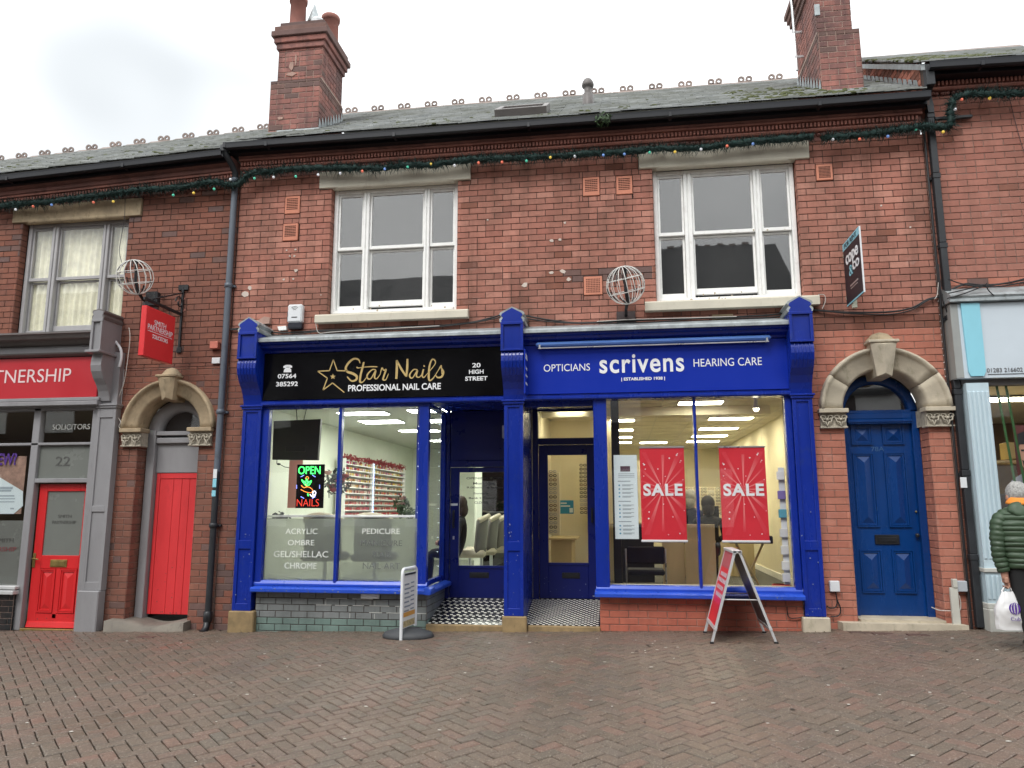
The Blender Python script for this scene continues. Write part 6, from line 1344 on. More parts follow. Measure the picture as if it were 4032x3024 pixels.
bl1=[c1(102,539,'w'),c1(217,519,'r'),c1(337,508,'b'),c1(611,492,'r'),c1(740,487,'y'),c1(1132,445,'g'),c1(1265,431,'y'),c1(1399,405,'g'),c1(1506,342,'w'),c6(130,896,'g'),c6(226,890,'w'),c6(338,887,'g'),c6(450,878,'w'),c6(561,871,'w'),c6(672,860,'r'),c6(785,849,'b'),c6(900,839,'g'),c6(1017,825,'y'),c6(1136,831,'w'),c6(1256,818,'r'),cb(879,808,'r'),cb(1056,799,'g'),cb(1230,774,'y'),cb(1407,766,'w'),cb(1614,757,'b'),cb(1767,750,'b'),cb(1950,738,'g'),cb(2134,734,'y'),c7(1120,536,'w'),c7(1262,518,'r'),c7(1403,507,'b')]
bl2=[c8(387,758,'w'),c8(532,757,'r'),c8(686,742,'b'),c8(838,703,'g'),c8(987,718,'y'),c8(1052,595,'w'),c8(1088,542,'r'),c8(1240,535,'y')]
gp1=[(-40,822),(80,808),(200,800),(330,782),(450,768),(560,752),(700,745),(830,722),(930,735),(985,690),(1060,682),(1130,672),(1250,668),(1400,668),(1500,668),(1600,656),(1700,655),(1800,640),(1900,632),(2050,626),(2200,620),(2350,610),(2450,606),(2600,590),(2750,590),(2900,570),(3050,556),(3200,545)]
garland('christmas_garland','long green garland with coloured bulbs under the eaves from left edge to right window',[at(x,y-6,-.17) for x,y in gp1],1,bl1)
gp2=[(3240,545),(3330,538),(3450,528),(3560,510),(3650,498),(3740,500),(3742,440),(3760,385),(3840,372),(3950,372),(4080,368)]
garland('christmas_garland','short green tinsel garland with bulbs stepping up past the square black downpipe',[at(x,y-2,-.19) for x,y in gp2],2,bl2)
t=thing('garland_bracket','dark horizontal arm holding the garland right of the square downpipe','bracket',tuple(at(3760,470,-.1))); q=MB(); a=at(3680,468,-.06);b_=at(3828,462,-.06); q.box(a.x,b_.x,-.08,-.03,a.z-.018,a.z+.018,.004); q.tube([(a.x+.02,-.05,a.z),(a.x-.06,-.05,a.z+.10)],.012,6); q.build('arm',M['pipe_black'],t)
# cables along the wall above the shopfronts
rr=random.Random(7)
def cable(name,label,pts,r_,mat,Y=-.035,cat='cable'):
    P=spline([at(x,y,Y) for x,y in pts],8); o=MB().tube(P,r_,6).build(name,M[mat],None); return tag(o,label,cat)
base=[(905,1296),(990,1292),(1100,1310),(1250,1302),(1400,1296),(1560,1288),(1700,1284),(1850,1270),(1930,1252),(1990,1238),(2060,1242),(2150,1258),(2250,1270),(2330,1270),(2450,1264),(2600,1258),(2750,1252),(2900,1247),(3050,1238),(3160,1215),(3230,1222),(3350,1230),(3500,1228),(3590,1212),(3650,1180),(3700,1165),(3790,1120),(3860,1122),(3940,1118),(4040,1100)]
cable('wall_cable','thick black cable bundle looping along the wall above the blue fascias',base,.011,'cable')
cable('wall_cable','second black cable sagging just under the first above the blue fascias',[(x,y+6+4*math.sin(x*.013)) for x,y in base],.008,'cable',-.045)
cable('wall_cable','pale cable clipped under the left white window sill',[(1243,1270),(1255,1310),(1300,1308),(1420,1300),(1560,1292),(1730,1283)],.006,'cable_w',-.055)
cable('wall_cable','pale cable above the opticians fascia below the lit globe',[(2350,1266),(2420,1262),(2490,1258),(2700,1252),(2900,1246)],.006,'cable_w',-.055)
cable('wall_cable','white cable hanging from the right end of the right white sill',[(3222,1160),(3245,1162),(3250,1185),(3238,1215)],.005,'cable_w',-.06)
cable('wall_cable','white cable rising beside the square black downpipe over the blue door',[(3680,1178),(3690,1160),(3695,1112)],.005,'cable_w',-.06)
cable('wall_cable','black cable curving down beside the square black downpipe',[(3695,1040),(3700,1110),(3712,1180),(3730,1230)],.008,'cable',-.12)
for i,pp in enumerate(([(3735,1100),(3790,1118),(3860,1128),(3960,1115),(4040,1095)],[(3735,1155),(3800,1140),(3880,1120)],[(3730,1175),(3790,1158),(3870,1128)],[(3885,1115),(3890,1140),(3915,1165)])): cable('wall_cable','tangled black cable over the lead cornice of the pale shop, '+['the highest strand','the middle strand','the lowest strand','the short hanging tail'][i],pp,.007,'cable',-.27)
cable('wall_cable','thin drop wire crossing the left grey window to the left wire globe',[(493,780),(490,860),(480,920),(470,990),(485,1050)],.004,'cable',-.12)
cable('wall_cable','thin wire crossing the right brick wall from the garland',[(3975,385),(3995,470),(4020,560),(4040,620)],.004,'cable',-.03)
cable('wall_cable','white cable looping down beside the left arch',[(508,1290),(512,1330),(505,1400),(490,1500),(470,1560),(458,1610),(462,1640),(475,1660),(468,1680),(480,1690)],.006,'cable_w',-.06)
cable('wall_cable','grey pipe lagging curving behind the grey console',[(455,1345),(475,1375),(478,1410),(470,1445)],.02,'plastic_w',-.1)
cable('wall_cable','black cable from the socket box towards the right pilaster at the foot of the wall',[(3290,2330),(3296,2370),(3290,2390),(3270,2395),(3255,2385)],.007,'cable',-.03)
cable('wall_cable','black cable loop below the socket box by the blue arched door',[(3296,2360),(3310,2400),(3300,2425),(3270,2428)],.007,'cable',-.03)
cable('wall_cable','black cable drooping on the orange stall riser beside the right pilaster',[(3098,2390),(3102,2420),(3115,2434),(3150,2432),(3172,2428)],.006,'cable',-.175)
cable('wall_cable','white cable from the blue door round the foot of the white conduit',[(3668,2391),(3700,2403),(3750,2405),(3778,2403),(3783,2380),(3777,2345)],.006,'cable_w',-.05)
# small fittings
def fitting(name,label,cat,px0,py0,px1,py1,mat,d=.05,Y=-.003,c=.006):
    a=at(px0,py1,Y-d); b_=at(px1,py0,Y-d); o=bx(name,mat if not isinstance(mat,str) else M[mat],None,a.x,b_.x,Y-d,Y,a.z,b_.z,c); return tag(o,label,cat)
t=thing('alarm_box','white burglar alarm box with wave mark and dark blue base under the left window','alarm box',tuple(at(1160,1240,-.08)))
a=at(1129,1270,-.1);b_=at(1190,1196,-.1); q=MB(); q.box(a.x,b_.x,-.10,-.003,a.z,b_.z,.02); q.build('housing',M['plastic_w'],t); z0=at(1150,1293,-.1).z; q=MB(); q.box(a.x+.003,b_.x-.003,-.09,-.003,z0,a.z+.004,.015); q.build('strobe_base',M['darknavy'],t)
q=MB(); cx=(a.x+b_.x)/2; cz=b_.z-.10
for r_ in (.025,.045,.065): q.tube([(cx+r_*math.cos(u),-.101,cz+r_*math.sin(u)) for u in [R(45+90*k/8) for k in range(9)]],.003,4)
q.box(cx-.04,cx+.04,-.103,-.100,cz-.09,cz-.078); q.build('wave_mark',M['black'],t)
fitting('junction_box','small red alarm sounder above a white plate beside the grey downpipe','alarm sounder',824,1343,858,1372,paint('faded_red',(.55,.17,.12),.6,.2,.2),.07)
fitting('junction_box','blank white plate under the red sounder beside the grey downpipe','plate',832,1407,866,1432,'plastic_w',.03)
fitting('junction_box','white power socket box between the right pilaster and the blue door','socket box',3270,2288,3306,2330,'plastic_w',.06)
fitting('junction_box','grey meter box behind the white conduit at the right','meter box',3769,2288,3808,2330,paint('grey_box',(.45,.48,.52),.5),.07)
t=thing('conduit','white upright conduit rising from the ground right of the blue door','conduit',tuple(at(3760,2460,-.08))); a=at(3755,2462,-.1);b_=at(3772,2315,-.1); bx('conduit_lower',paint('off_white',(.55,.54,.48),.5,.1,.1,dirt=(.3,.3,.25),dirtamt=.3),t,a.x,b_.x,-.10,-.06,gz(a.x),b_.z,.004); a=at(3753,2314,-.1);b_=at(3768,2280,-.1); bx('conduit_cap',bpy.data.materials['off_white'],t,a.x,b_.x,-.11,-.055,a.z,b_.z,.004)
o=bx('pier_patch',paint('broken_render',(.42,.36,.27),.9,.3,.5),T1,*[at(1040,0,-.02).x,at(1160,0,-.02).x],-.06,0,at(1040,1300,0).z,at(1160,1268,0).z,.01) if False else None
q=MB(); P_=[at(x,y,-.03) for x,y in ((985,1268),(1020,1262),(1045,1248),(1066,1252),(1064,1275),(1030,1278),(990,1276))]; q.prism([(p.x,p.z) for p in P_],'y',-.06,-.0); q.build('mortar_haunch',M['mortar_light'],T1)
q=MB(); P_=[at(x,y,-.03) for x,y in ((1095,1287),(1128,1284),(1130,1300),(1100,1302))]; q.prism([(p.x,p.z) for p in P_],'y',-.05,-.0); q.build('mortar_patch',M['white'],T1)
# wire globes
def globe(label,cx,cz,Y,wallx):
    t=thing('light_globe',label,'globe light',(cx,Y,cz),'wire light globes on the wall'); r_=.235; rr=random.Random(int(cx*10)+90)
    tilt=Matrix.Rotation(R(rr.uniform(-14,14)),4,'Y')@Matrix.Rotation(R(18),4,'X'); wl_=emit('rope_light' if 'rope_light' not in bpy.data.materials else 'rope_light2',(.62,.61,.58),.12); C_=Vector((cx,Y,cz))
    for k in range(8):
        q=MB(); a=math.pi*k/8; pts=[C_+tilt@Vector((r_*math.sin(u)*math.cos(a)*(1+rr.uniform(-.02,.02)),r_*math.sin(u)*math.sin(a),r_*math.cos(u))) for u in [2*math.pi*j/36 for j in range(36)]]; q.tube(pts,.0048,5,closed=True,cap=False); q.build('hoop',wl_,t)
    for zz_ in (-.35,.35):
        q=MB(); rz=r_*math.sqrt(1-zz_**2); q.tube([C_+tilt@Vector((rz*math.cos(u),rz*math.sin(u),r_*zz_)) for u in [2*math.pi*j/30 for j in range(30)]],.005,5,closed=True,cap=False); q.build('ring',wl_,t)
    q=MB(); 
    for k in range(70):
        a=math.pi*(k%6)/6; u=rr.uniform(0,6.28); u2=u+rr.uniform(.1,.35); q.tube([C_+tilt@Vector(((r_-.006)*math.sin(v)*math.cos(a),(r_-.006)*math.sin(v)*math.sin(a),(r_-.006)*math.cos(v))) for v in (u,(u+u2)/2,u2)],.0085,4)
    tag(q.build('wiring',M['cable'],t),kind='stuff')
    q=MB(); q.tube([C_+Vector((.0,0,r_+.015)),C_+Vector((.0,.02,-r_*.2)),C_+Vector((.02,.05,-r_*.8)),C_+Vector((.0,.2,-r_-.02))],[.018,.022,.024,.02],6); q.tube([C_+Vector((0,.2,-r_-.02)),(cx,-.02,cz-r_-.06)],.02,6); q.build('support_arm',M['black'],t)
    q=MB(); q.box(cx-.12,cx+.12,-.03,-.003,cz-r_-.22,cz-r_+.0,.006); q.build('wall_plate',paint('rust_plate%d'%int(cx*10+99),(.07,.05,.05),.7,.3,.3),t)
p=at(2463,1123,-.40); globe('white wire light globe on the wall between the two white windows',p.x,p.z,-.40,p.x)
p=at(532,1091,-.40); globe('white wire light globe beside the left grey window above the red hanging sign',p.x,p.z,-.40,p.x)
# floodlight
t=thing('floodlight','small black floodlight beside the red hanging sign bracket','floodlight',tuple(at(598,1180,-.2))); a=at(572,1208,-.25);b_=at(624,1148,-.25); q=MB(); q.box(a.x,b_.x,-.28,-.18,a.z,b_.z,.015); q.tube([((a.x+b_.x)/2,-.2,b_.z-.05),((a.x+b_.x)/2,-.01,b_.z+.0)],.015,6); q.build('lamp_housing',M['black'],t); q=MB(); q.box(a.x+.02,b_.x-.02,-.285,-.279,a.z+.09,b_.z-.02); q.build('lens',M['glass_up'],t)
# hanging sign
X=-6.02; t=thing('hanging_sign','red hanging sign with white lettering on a black scroll bracket','hanging sign',(X,-.4,3.4))
a=onx(692,1250,X); b_=onx(578,1212,X); z1=a.z+.0; z0=onx(683,1437,X).z; y1,y0=a.y,b_.y
bd=bx('sign_board',M['red_sign2'],t,X-.075,X,y0,y1,z0,z1,.006)
def ty(s,zc,h,f0,f1,m=W_,bold=0): w=(y1-y0); text(s,m,bd,(X+.001,y0+w*f0,zc-h/2),(w*(f1-f0),h),right=(0,1,0),bold=bold,ext=.003)
H=z1-z0
ty('SMITH',z0+H*.72,.07,.28,.68,bold=-.005); ty('PARTNERSHIP',z0+H*.60,.07,.08,.92,bold=-.005); ty('SOLICITORS',z0+H*.435,.055,.25,.77)
q=MB(); w=y1-y0; q.box(X,X+.003,y0+w*.08,y0+w*.92,z0+H*.515,z0+H*.525); q.build('lettering',W_,bd)
bi=M['black']; q=MB(); q.box(X-.05,X-.02,-.035,-.003,3.62,4.55,.004); q.box(X-.11,X+.04,-.03,-.003,4.50,4.58,.006); q.box(X-.07,X+.0,-.03,-.003,3.60,3.68,.006); q.build('wall_bar',bi,t)
q=MB(); q.box(X-.05,X-.02,y0-.02,-.03,z1+.07,z1+.11,.004); q.tube([(X-.035,-.03,4.46),(X-.035,y0*.8,z1+.13)],.010,6); 
q.tube([(X-.035,-.09-.09*math.cos(u)*(1-u/9),z1+.24+.10*math.sin(u)*(1-u/9)) for u in [k*.35 for k in range(20)]],.010,6); q.build('scroll_bracket',bi,t)
for yy in (y0+.08,y1-.1): q=MB(); q.tube([(X-.035,yy,z1+.08),(X-.035,yy,z1-.005)],.006,5); q.build('hook',bi,t)
for (px,py) in ((722,1176),(722,1222)): 
    p=at(px,py,-.01); q=MB(); n=7; q.prism([(p.x+.04*math.cos(k*.9)*random.uniform(.4,1),p.z+.02*math.sin(k*.9)) for k in range(n)],'y',-.008,.002); q.build('spalled_patch',M['terracotta_lt'],T0)
# for rent board
X=2.79; a=onx(3315,966,X); b_=onx(3381,895,X); t=thing('letting_board','black and pale blue for rent board projecting above the blue arched door','sign board',(X,-.4,3.9)); y1=-.06; y0=b_.y if b_.y<-.2 else -.55
z1=at(3315,966,-.06).z; z0=at(3335,1209,-.06).z; H=z1-z0
bd=bx('board',M['darknavy'],t,X,X+.012,y0,y1,z0,z1,.001); bx('header_strip',M['ltblue'],bd,X-.002,X,y0,y1,z0+H*.885,z1,0); bx('footer_strip',M['ltblue'],bd,X-.002,X,y0,y1,z0,z0+H*.025,0); bx('board_edge',M['plastic_w'],bd,X-.002,X+.016,y0-.008,y0,z0,z1,0)
w=y1-y0
def tr(s,zc,h,f0,f1,m,bold=0): text(s,m,bd,(X-.003,y1-w*f0,zc-h/2),(w*(f1-f0),h),right=(0,-1,0),bold=bold,ext=.003)
tr('FOR RENT',z0+H*.94,.055,.12,.85,M['darknavy'],.0); tr('cope',z0+H*.66,.17,.15,.88,W_,.02); tr('&',z0+H*.49,.13,.30,.52,M['ltblue'],.0); tr('co',z0+H*.51,.10,.52,.90,W_,.02); tr('01283 500500',z0+H*.25,.03,.30,.80,M['chrome']) if False else None
q=MB(); q.box(X-.003,X,y1-w*.75,y1-w*.3,z0+H*.25,z0+H*.275); q.box(X-.003,X,y1-w*.72,y1-w*.32,z0+H*.21,z0+H*.225); q.build('small_print',M['chrome'],bd)
q=MB(); q.box(X+.012,X+.06,-.26,-.20,z0-.06,z1+.0,.004); q.box(X+.012,X+.06,-.20,-.0,z0+.1,z0+.15,.004); q.box(X+.012,X+.06,-.20,-.0,z1-.15,z1-.1,.004); q.build('post',paint('pale_timber',(.6,.62,.5),.7,.1,.2),t)
# pavement swing sign
t=thing('pavement_sign','white framed swing sign on a dark rubber base outside the nail salon','pavement sign',(-2.52,-.62,-.03)); g0=gz(-2.5)
A=Vector((-2.545,-.80,0)); Bp=Vector((-2.50,-.36,0)); dr=(Bp-A).normalized(); nr=dr.cross(Vector((0,0,1)))
a=atz(1600,2485,g0+.03); c=(A+Bp)/2; q=MB(); q.lathe([(.30,0),(.31,.02),(.28,.06),(.14,.10),(.001,.11)],(c.x,c.y,g0),28,sx=1.0,sy=.72); q.build('rubber_base',M['rubber'],t)
hb_=.79; q=MB(); N_=[]
def PS(u,z): return A+dr*u+Vector((0,0,g0+z))
w=(Bp-A).length; path=[PS(0,.0),PS(0,.70)]+[PS(.06-.06*math.cos(u),.74+.05*math.sin(u)) for u in (0.3,.8,1.3)]+[PS(w-.06+.06*math.sin(u),.74+.05*math.cos(u)) for u in (.3,.8,1.3)]+[PS(w,.70),PS(w,.10)]
q.tube(path,.019,8); q.build('frame',M['plastic_w'],t)
M4=Matrix(((dr.x,nr.x,0,A.x),(dr.y,nr.y,0,A.y),(0,0,1,g0),(0,0,0,1)))
q=MB(); q.box(.02,w-.02,-.008,.008,.12,.74,.002); q.xf(M4); pn=q.build('poster_panel',paint('poster_white',(.68,.68,.66),.5,.05,0),t)
nv=-nr if (CAM-A).dot(nr)<0 else nr; sgn=1 if nv==nr else -1
q=MB(); 
for i in range(7): z=.60-.05*i; q.box(.06,.06+.14+.05*(i%2),sgn*.0085,sgn*.0105,z,z+.018); q.box(.25,.36,sgn*.0085,sgn*.0105,z+.01,z+.026)
q.xf(M4); q.build('poster_print',paint('poster_grey',(.22,.25,.30),.6,0,0),pn)
q=MB(); q.box(.04,w-.05,sgn*.0085,sgn*.0105,.245,.295); q.xf(M4); q.build('orange_band',paint('poster_orange',(.60,.30,.06),.6,0,0),pn); q=MB(); q.box(.04,w-.05,sgn*.0085,sgn*.010,.13,.20); q.xf(M4); q.build('poster_picture',paint('poster_pic',(.42,.34,.18),.6,.6,0,scale=30),pn); q=MB(); q.box(.05,w-.06,sgn*.012,sgn*.02,.715,.735,.003); q.xf(M4); q.build('handle_bar',M['black'],t)
# A-board
t=thing('pavement_sign','silver framed folding A-board with a red poster outside the opticians','pavement sign',(1.23,-.63,.05)); al=paint('silver_frame',(.60,.61,.62),.35,.05,.05,metal=.3)
yn,yf=-1.0,-.27; tx_=1.205; top=1.0
def leaf(s,xb,xt):
    lf=part('leaf_frame',t,((xb+xt)/2,-.6,.5)); g0=gz(xb); 
    def PT(u,v): return Vector((xb+(xt-xb)*v,yn+(yf-yn)*u,g0+(top-g0)*v))
    up_=(PT(0,1)-PT(0,0)).normalized(); nn=Vector((0,1,0)).cross(up_)*-1
    if nn.x*s<0: nn=-nn
    def bar(p0,p1,w_,h_):
        d=(p1-p0).normalized(); v=nn.cross(d).normalized(); q=MB(); q.add([p+v*a*w_/2+nn*b*h_/2 for p in (p0,p1) for a,b in ((-1,-1),(1,-1),(1,1),(-1,1))],[(0,1,2,3),(4,5,6,7),(0,1,5,4),(1,2,6,5),(2,3,7,6),(3,0,4,7)]); return q
    for u in (.03,.97): bar(PT(u,0.0),PT(u,1.0),.03,.025).build('upright',al,lf); q=MB(); p=PT(u,0.0); q.box(p.x-.02,p.x+.02,p.y-.02,p.y+.02,p.z-.002,p.z+.02,.003); q.build('rubber_foot',M['black'],lf)
    for v in (.16,.995): bar(PT(.0,v),PT(1,v),.035,.03).build('cross_rail',al,lf)
    q=MB(); q.add([PT(u,v)+nn*.006*k for k in (-1,1) for u,v in ((.05,.175),(.95,.175),(.95,.98),(.05,.98))],[(0,1,2,3),(4,5,6,7),(0,1,5,4),(1,2,6,5),(2,3,7,6),(3,0,4,7)]); o=q.build('poster',M['sale_red'] if s<0 else paint('board_back',(.10,.11,.12),.4),lf)
    if s<0:
        q=MB(); q.add([PT(u,v)+nn*.0075 for u,v in ((.07,.19),(.93,.19),(.93,.40),(.07,.40))],[(0,1,2,3)]); q.build('poster_red_block',paint('poster_scarlet',(.62,.02,.03),.5),o)
        q=MB(); q.add([PT(u,v)+nn*.0075 for u,v in ((.07,.80),(.93,.80),(.93,.97),(.07,.97))],[(0,1,2,3)]); q.build('poster_dull_block',paint('poster_rose',(.42,.08,.10),.5),o)
        for s_,v0,v1,u0,u1 in (('FREE',.66,.73,.15,.85),('EYE TEST',.55,.62,.10,.9),('50% OFF',.44,.51,.1,.9)):
            if s_=='x': continue
        q=MB()
        for v,(u0,u1) in ((.70,(.15,.80)),(.63,(.10,.9)),(.55,(.2,.85)),(.47,(.12,.8))):
            n=5
            for k in range(n): a0=u0+(u1-u0)*k/n; a1=a0+(u1-u0)/n*.75; q.add([PT(u_,v_)+nn*.009 for u_,v_ in ((a0,v),(a1,v),(a1,v+.045),(a0,v+.045))],[(0,1,2,3)])
        q.build('poster_print',paint('poster_pale_print',(.62,.48,.52),.5,.1,0),o)
leaf(-1,.905,1.185); leaf(1,1.565,1.235)
q=MB(); q.tube([(1.04,-.95,.50),(1.40,-.95,.50)],.008,6); q.tube([(1.04,-.32,.50),(1.40,-.32,.50)],.008,6); q.box(1.16,1.26,yn,yf,.985,1.015,.004); q.build('hinge_stays',al,t)
# person at the right edge
t=thing('person','grey haired man seen from behind in green puffer jacket carrying a white carrier bag','person',(3.95,-1.2,gz(3.95)))
g0=gz(3.95)-.045; cx=3.945; cy=-1.2
V=[(cx,cy,g0+.86),(cx,cy+.0,g0+1.05),(cx,cy-.01,g0+1.26),(cx+.005,cy+.01,g0+1.37),(cx+.01,cy+.03,g0+1.45),(cx+.015,cy+.045,g0+1.52),
   (cx-.19,cy,g0+1.28),(cx-.235,cy-.02,g0+1.0),(cx-.215,cy-.03,g0+.76),(cx-.21,cy-.03,g0+.68),
   (cx+.19,cy,g0+1.28),(cx+.24,cy+.03,g0+1.02),(cx+.20,cy+.14,g0+.82),(cx+.19,cy+.17,g0+.74),
   (cx-.09,cy,g0+.80),(cx-.085,cy-.05,g0+.46),(cx-.06,cy-.12,g0+.13),(cx-.04,cy+.02,g0+.085),
   (cx+.09,cy,g0+.80),(cx+.12,cy+.10,g0+.47),(cx+.16,cy+.10,g0+.13),(cx+.19,cy+.24,g0+.085)]
E_=[(0,1),(1,2),(2,3),(3,4),(4,5),(2,6),(6,7),(7,8),(8,9),(2,10),(10,11),(11,12),(12,13),(0,14),(14,15),(15,16),(16,17),(0,18),(18,19),(19,20),(20,21)]
rad=[(.16,.12),(.15,.11),(.17,.11),(.06,.06),(.075,.08),(.08,.09),.06,.048,.035,.032,.06,.048,.035,.032,(.105,.10),(.085,.08),(.06,.06),(.045,.04),(.105,.10),(.085,.08),(.06,.06),(.045,.04)]
skinbody('body',V,E_,rad,[M['trouser'],M['skin']],lambda c: 1 if (c.z>g0+1.33 or (c.z<g0+.80 and c.z>g0+.6 and (c.x<cx-.165 or (c.x>cx+.12 and c.y>cy+.12)))) else 0,t)
def loft(rings,n=28,name='jacket',mat=None,par=None):
    q=MB(); vs=[]
    for (x,y,z,rx,ry) in rings: vs+=[(x+rx*math.cos(2*math.pi*k/n),y+ry*math.sin(2*math.pi*k/n),z) for k in range(n)]
    fs=[(i*n+j,i*n+(j+1)%n,(i+1)*n+(j+1)%n,(i+1)*n+j) for i in range(len(rings)-1) for j in range(n)]; q.add(vs,fs,True); return q
def torso(z):
    u=(z-.80)/(1.40-.80); rx=.205+.035*math.sin(min(1,max(0,u))*2.6)-(.10*max(0,(u-.82)/.18)**1.6); ry=.15+.02*math.sin(u*3)-.05*max(0,(u-.85)/.15)**1.5; return rx,ry
rings=[]; z=.80
while z<1.40:
    rx,ry=torso(z); ph=((z-.80)/.052)%1; bu=.016*(math.sin(math.pi*ph)**.6); rings.append((cx+.0,cy+.0,g0+z+.004*math.sin(z*40),rx+bu-.01,ry+bu-.01)); z+=.0065
rings.append((cx+.01,cy+.01,g0+1.405,.075,.075))
q=loft(rings); q.add(q.v[:28],[list(range(28))[::-1]]); q.v=[v+Vector((v.x-cx,v.y-cy,0))*(.11*noise.noise(v*9)+.05*noise.noise(v*26)) for v in q.v]; jk=q.build('jacket',M['jacket'],t)
def sleeve(P_,rr0,rr1):
    P=spline([Vector(p) for p in P_],24); L_=0; rd=[]; q=MB()
    for i,p in enumerate(P):
        if i: L_+=(P[i]-P[i-1]).length
        u=i/(len(P)-1); rd.append(rr0+(rr1-rr0)*u+.011*math.sin(math.pi*((L_/.05)%1))**.6)
    q.tube(P,rd,16); q.v=[v+Vector((noise.noise(v*14),noise.noise(v*14+Vector((5,5,5))),0))*.007 for v in q.v]; return q
sleeve([(cx-.12,cy,g0+1.31),(cx-.205,cy-.01,g0+1.24),(cx-.245,cy-.03,g0+1.0),(cx-.235,cy-.03,g0+.86),(cx-.215,cy-.03,g0+.77)],.078,.045).build('sleeve',M['jacket'],t)
sleeve([(cx+.12,cy,g0+1.31),(cx+.205,cy+.0,g0+1.24),(cx+.25,cy+.03,g0+1.02),(cx+.215,cy+.12,g0+.86),(cx+.20,cy+.15,g0+.81)],.078,.045).build('sleeve',M['jacket'],t)
q=MB(); vs=[]
for i in range(13):
    v=i/12; row=[]
    for j in range(25):
        a=2*math.pi*j/24; p=noise.noise(Vector((math.cos(a)*1.5,math.sin(a)*1.5,v*4)))
        row.append((cx+.005+(.155+.012*p)*math.cos(a)*math.sin(math.pi*v)**.7,cy-.085+(.075+.012*p)*math.sin(a)*math.sin(math.pi*v)**.6,g0+1.355+.075*math.cos(math.pi*v)-.05*(math.cos(a)**2*-1+.5)+.006*math.sin(9*a)))
    vs.append(row)
q.sheet(vs); q.build('hood',M['jacket'],t)
q=MB(); vs=[[(cx+.01+(.125-.012*j)*math.cos(2*math.pi*k/20),cy+.005+(.115-.010*j)*math.sin(2*math.pi*k/20),g0+1.435+.022*j+.01*math.sin(2*math.pi*k/20)) for k in range(21)] for j in range(4)]; q.sheet(vs); o=q.build('collar',M['orange'],t); m=o.modifiers.new('s','SOLIDIFY'); m.thickness=.014
q=MB(); hc=Vector((cx+.012,cy+.03,g0+1.535)); 
k_=14
for i in range(k_+1): pass
vs=[]
for i in range(15):
    th=math.pi*i/14*.78; row=[]
    for j in range(25):
        ph=2*math.pi*j/24; fr=1.0; d=Vector((math.sin(th)*math.cos(ph),math.sin(th)*math.sin(ph),math.cos(th)))
        rr_=.112+.008*noise.noise(d*7)+.007*noise.noise(d*19)+.003*noise.noise(d*45); row.append(hc+Vector((d.x*rr_*.93,d.y*rr_*1.02,d.z*rr_*1.08)))
    vs.append(row)
q.sheet(vs); q.build('hair',M['hair_grey'],t)
q=MB(); q.ball(hc+Vector((.104,.0,-.045)),.03,8,sx=.4,sz=1.2); q.build('ear',M['skin'],t); q=MB(); q.ball(hc+Vector((-.10,.0,-.045)),.028,8,sx=.4,sz=1.2); q.build('ear',M['skin'],t)
q=MB(); f_=hc+Vector((.01,.10,-.05)); q.ball(f_+Vector((0,.012,0)),.018,8,sz=1.5); q.build('nose',M['skin'],t); q=MB(); q.ball(f_+Vector((-.032,-.006,.025)),.009,6); q.ball(f_+Vector((.032,-.006,.025)),.009,6); q.box(f_.x-.025,f_.x+.025,f_.y-.008,f_.y+.002,f_.z-.05,f_.z-.042,.002); q.build('eyes_and_mouth',M['black'],t)
for sx_ in (-1,1):
    hx=Vector((cx-.21,cy-.03,g0+.69)) if sx_<0 else Vector((cx+.19,cy+.17,g0+.74)); 
    q=MB(); q.box(hx.x-.02,hx.x+.02,hx.y-.04,hx.y+.04,hx.z-.035,hx.z+.03,.012); q.build('palm',M['skin'],t)
    for f in range(4): yy=hx.y-.032+.021*f; q=MB(); q.tube([(hx.x-.012*sx_,yy,hx.z-.03),(hx.x-.016*sx_,yy,hx.z-.062),(hx.x-.0*sx_,yy,hx.z-.078-.003*(f%2)),(hx.x+.016*sx_,yy,hx.z-.06)],[.0095,.009,.0085,.007],8); q.build('finger',M['skin'],t)
    q=MB(); q.tube([(hx.x-.0,hx.y+.035,hx.z-.0),(hx.x+.012,hx.y+.052,hx.z-.03),(hx.x+.016,hx.y+.045,hx.z-.055)],[.011,.010,.008],8); q.build('thumb',M['skin'],t)
for (a,b_) in ((V[16],V[17]),(V[20],V[21])): q=MB(); q.ball(((a[0]+b_[0])/2+.01,(a[1]+b_[1])/2+.02,g0+.09),.085,12,sx=.55,sy=1.5,sz=.55); q.build('shoe',M['black'],t)
# carrier bag
hb=Vector((cx-.205,cy-.03,g0+.615)); t=thing('carrier_bag','white plastic carrier bag with a purple striped roundel held by the man in green','bag',tuple(hb-Vector((0,0,.35)))); 
q=MB(); n=36; rows=[]
for i in range(18):
    v=i/17; z=hb.z-.035-.36*v; wx=.05+.085*min(1,v*2.2)-.012*max(0,v-.8)*5*.2; wy=.018+.05*math.sin(min(1,v*1.15)*math.pi*.8); rows.append([(hb.x-.0+ (wx+.012*noise.noise(Vector((math.cos(a)*2,v*5,math.sin(a)*2))))*(abs(math.cos(a))**.6*(1 if math.cos(a)>0 else -1)),hb.y-.01+(wy+.016*noise.noise(Vector((math.cos(a)*3,v*7+3,math.sin(a)*3))))*math.sin(a),z+.01*noise.noise(Vector((a,v*3,1)))) for a in [2*math.pi*k/n for k in range(n+1)]])
q.sheet(rows); q.add([rows[-1][k] for k in range(n)],[list(range(n))]); sk_=q.build('sack',M['bag'],t)
q=MB(); q.tube([hb+Vector((-.05,0,-.04)),hb+Vector((-.025,0,.0)),hb+Vector((0,0,.005)),hb+Vector((.025,0,0)),hb+Vector((.05,0,-.04))],[.012,.008,.007,.008,.012],6); q.build('handle',M['bag'],t)
q=MB(); c=Vector((hb.x+.02,hb.y-.082,hb.z-.19)); r_=.058
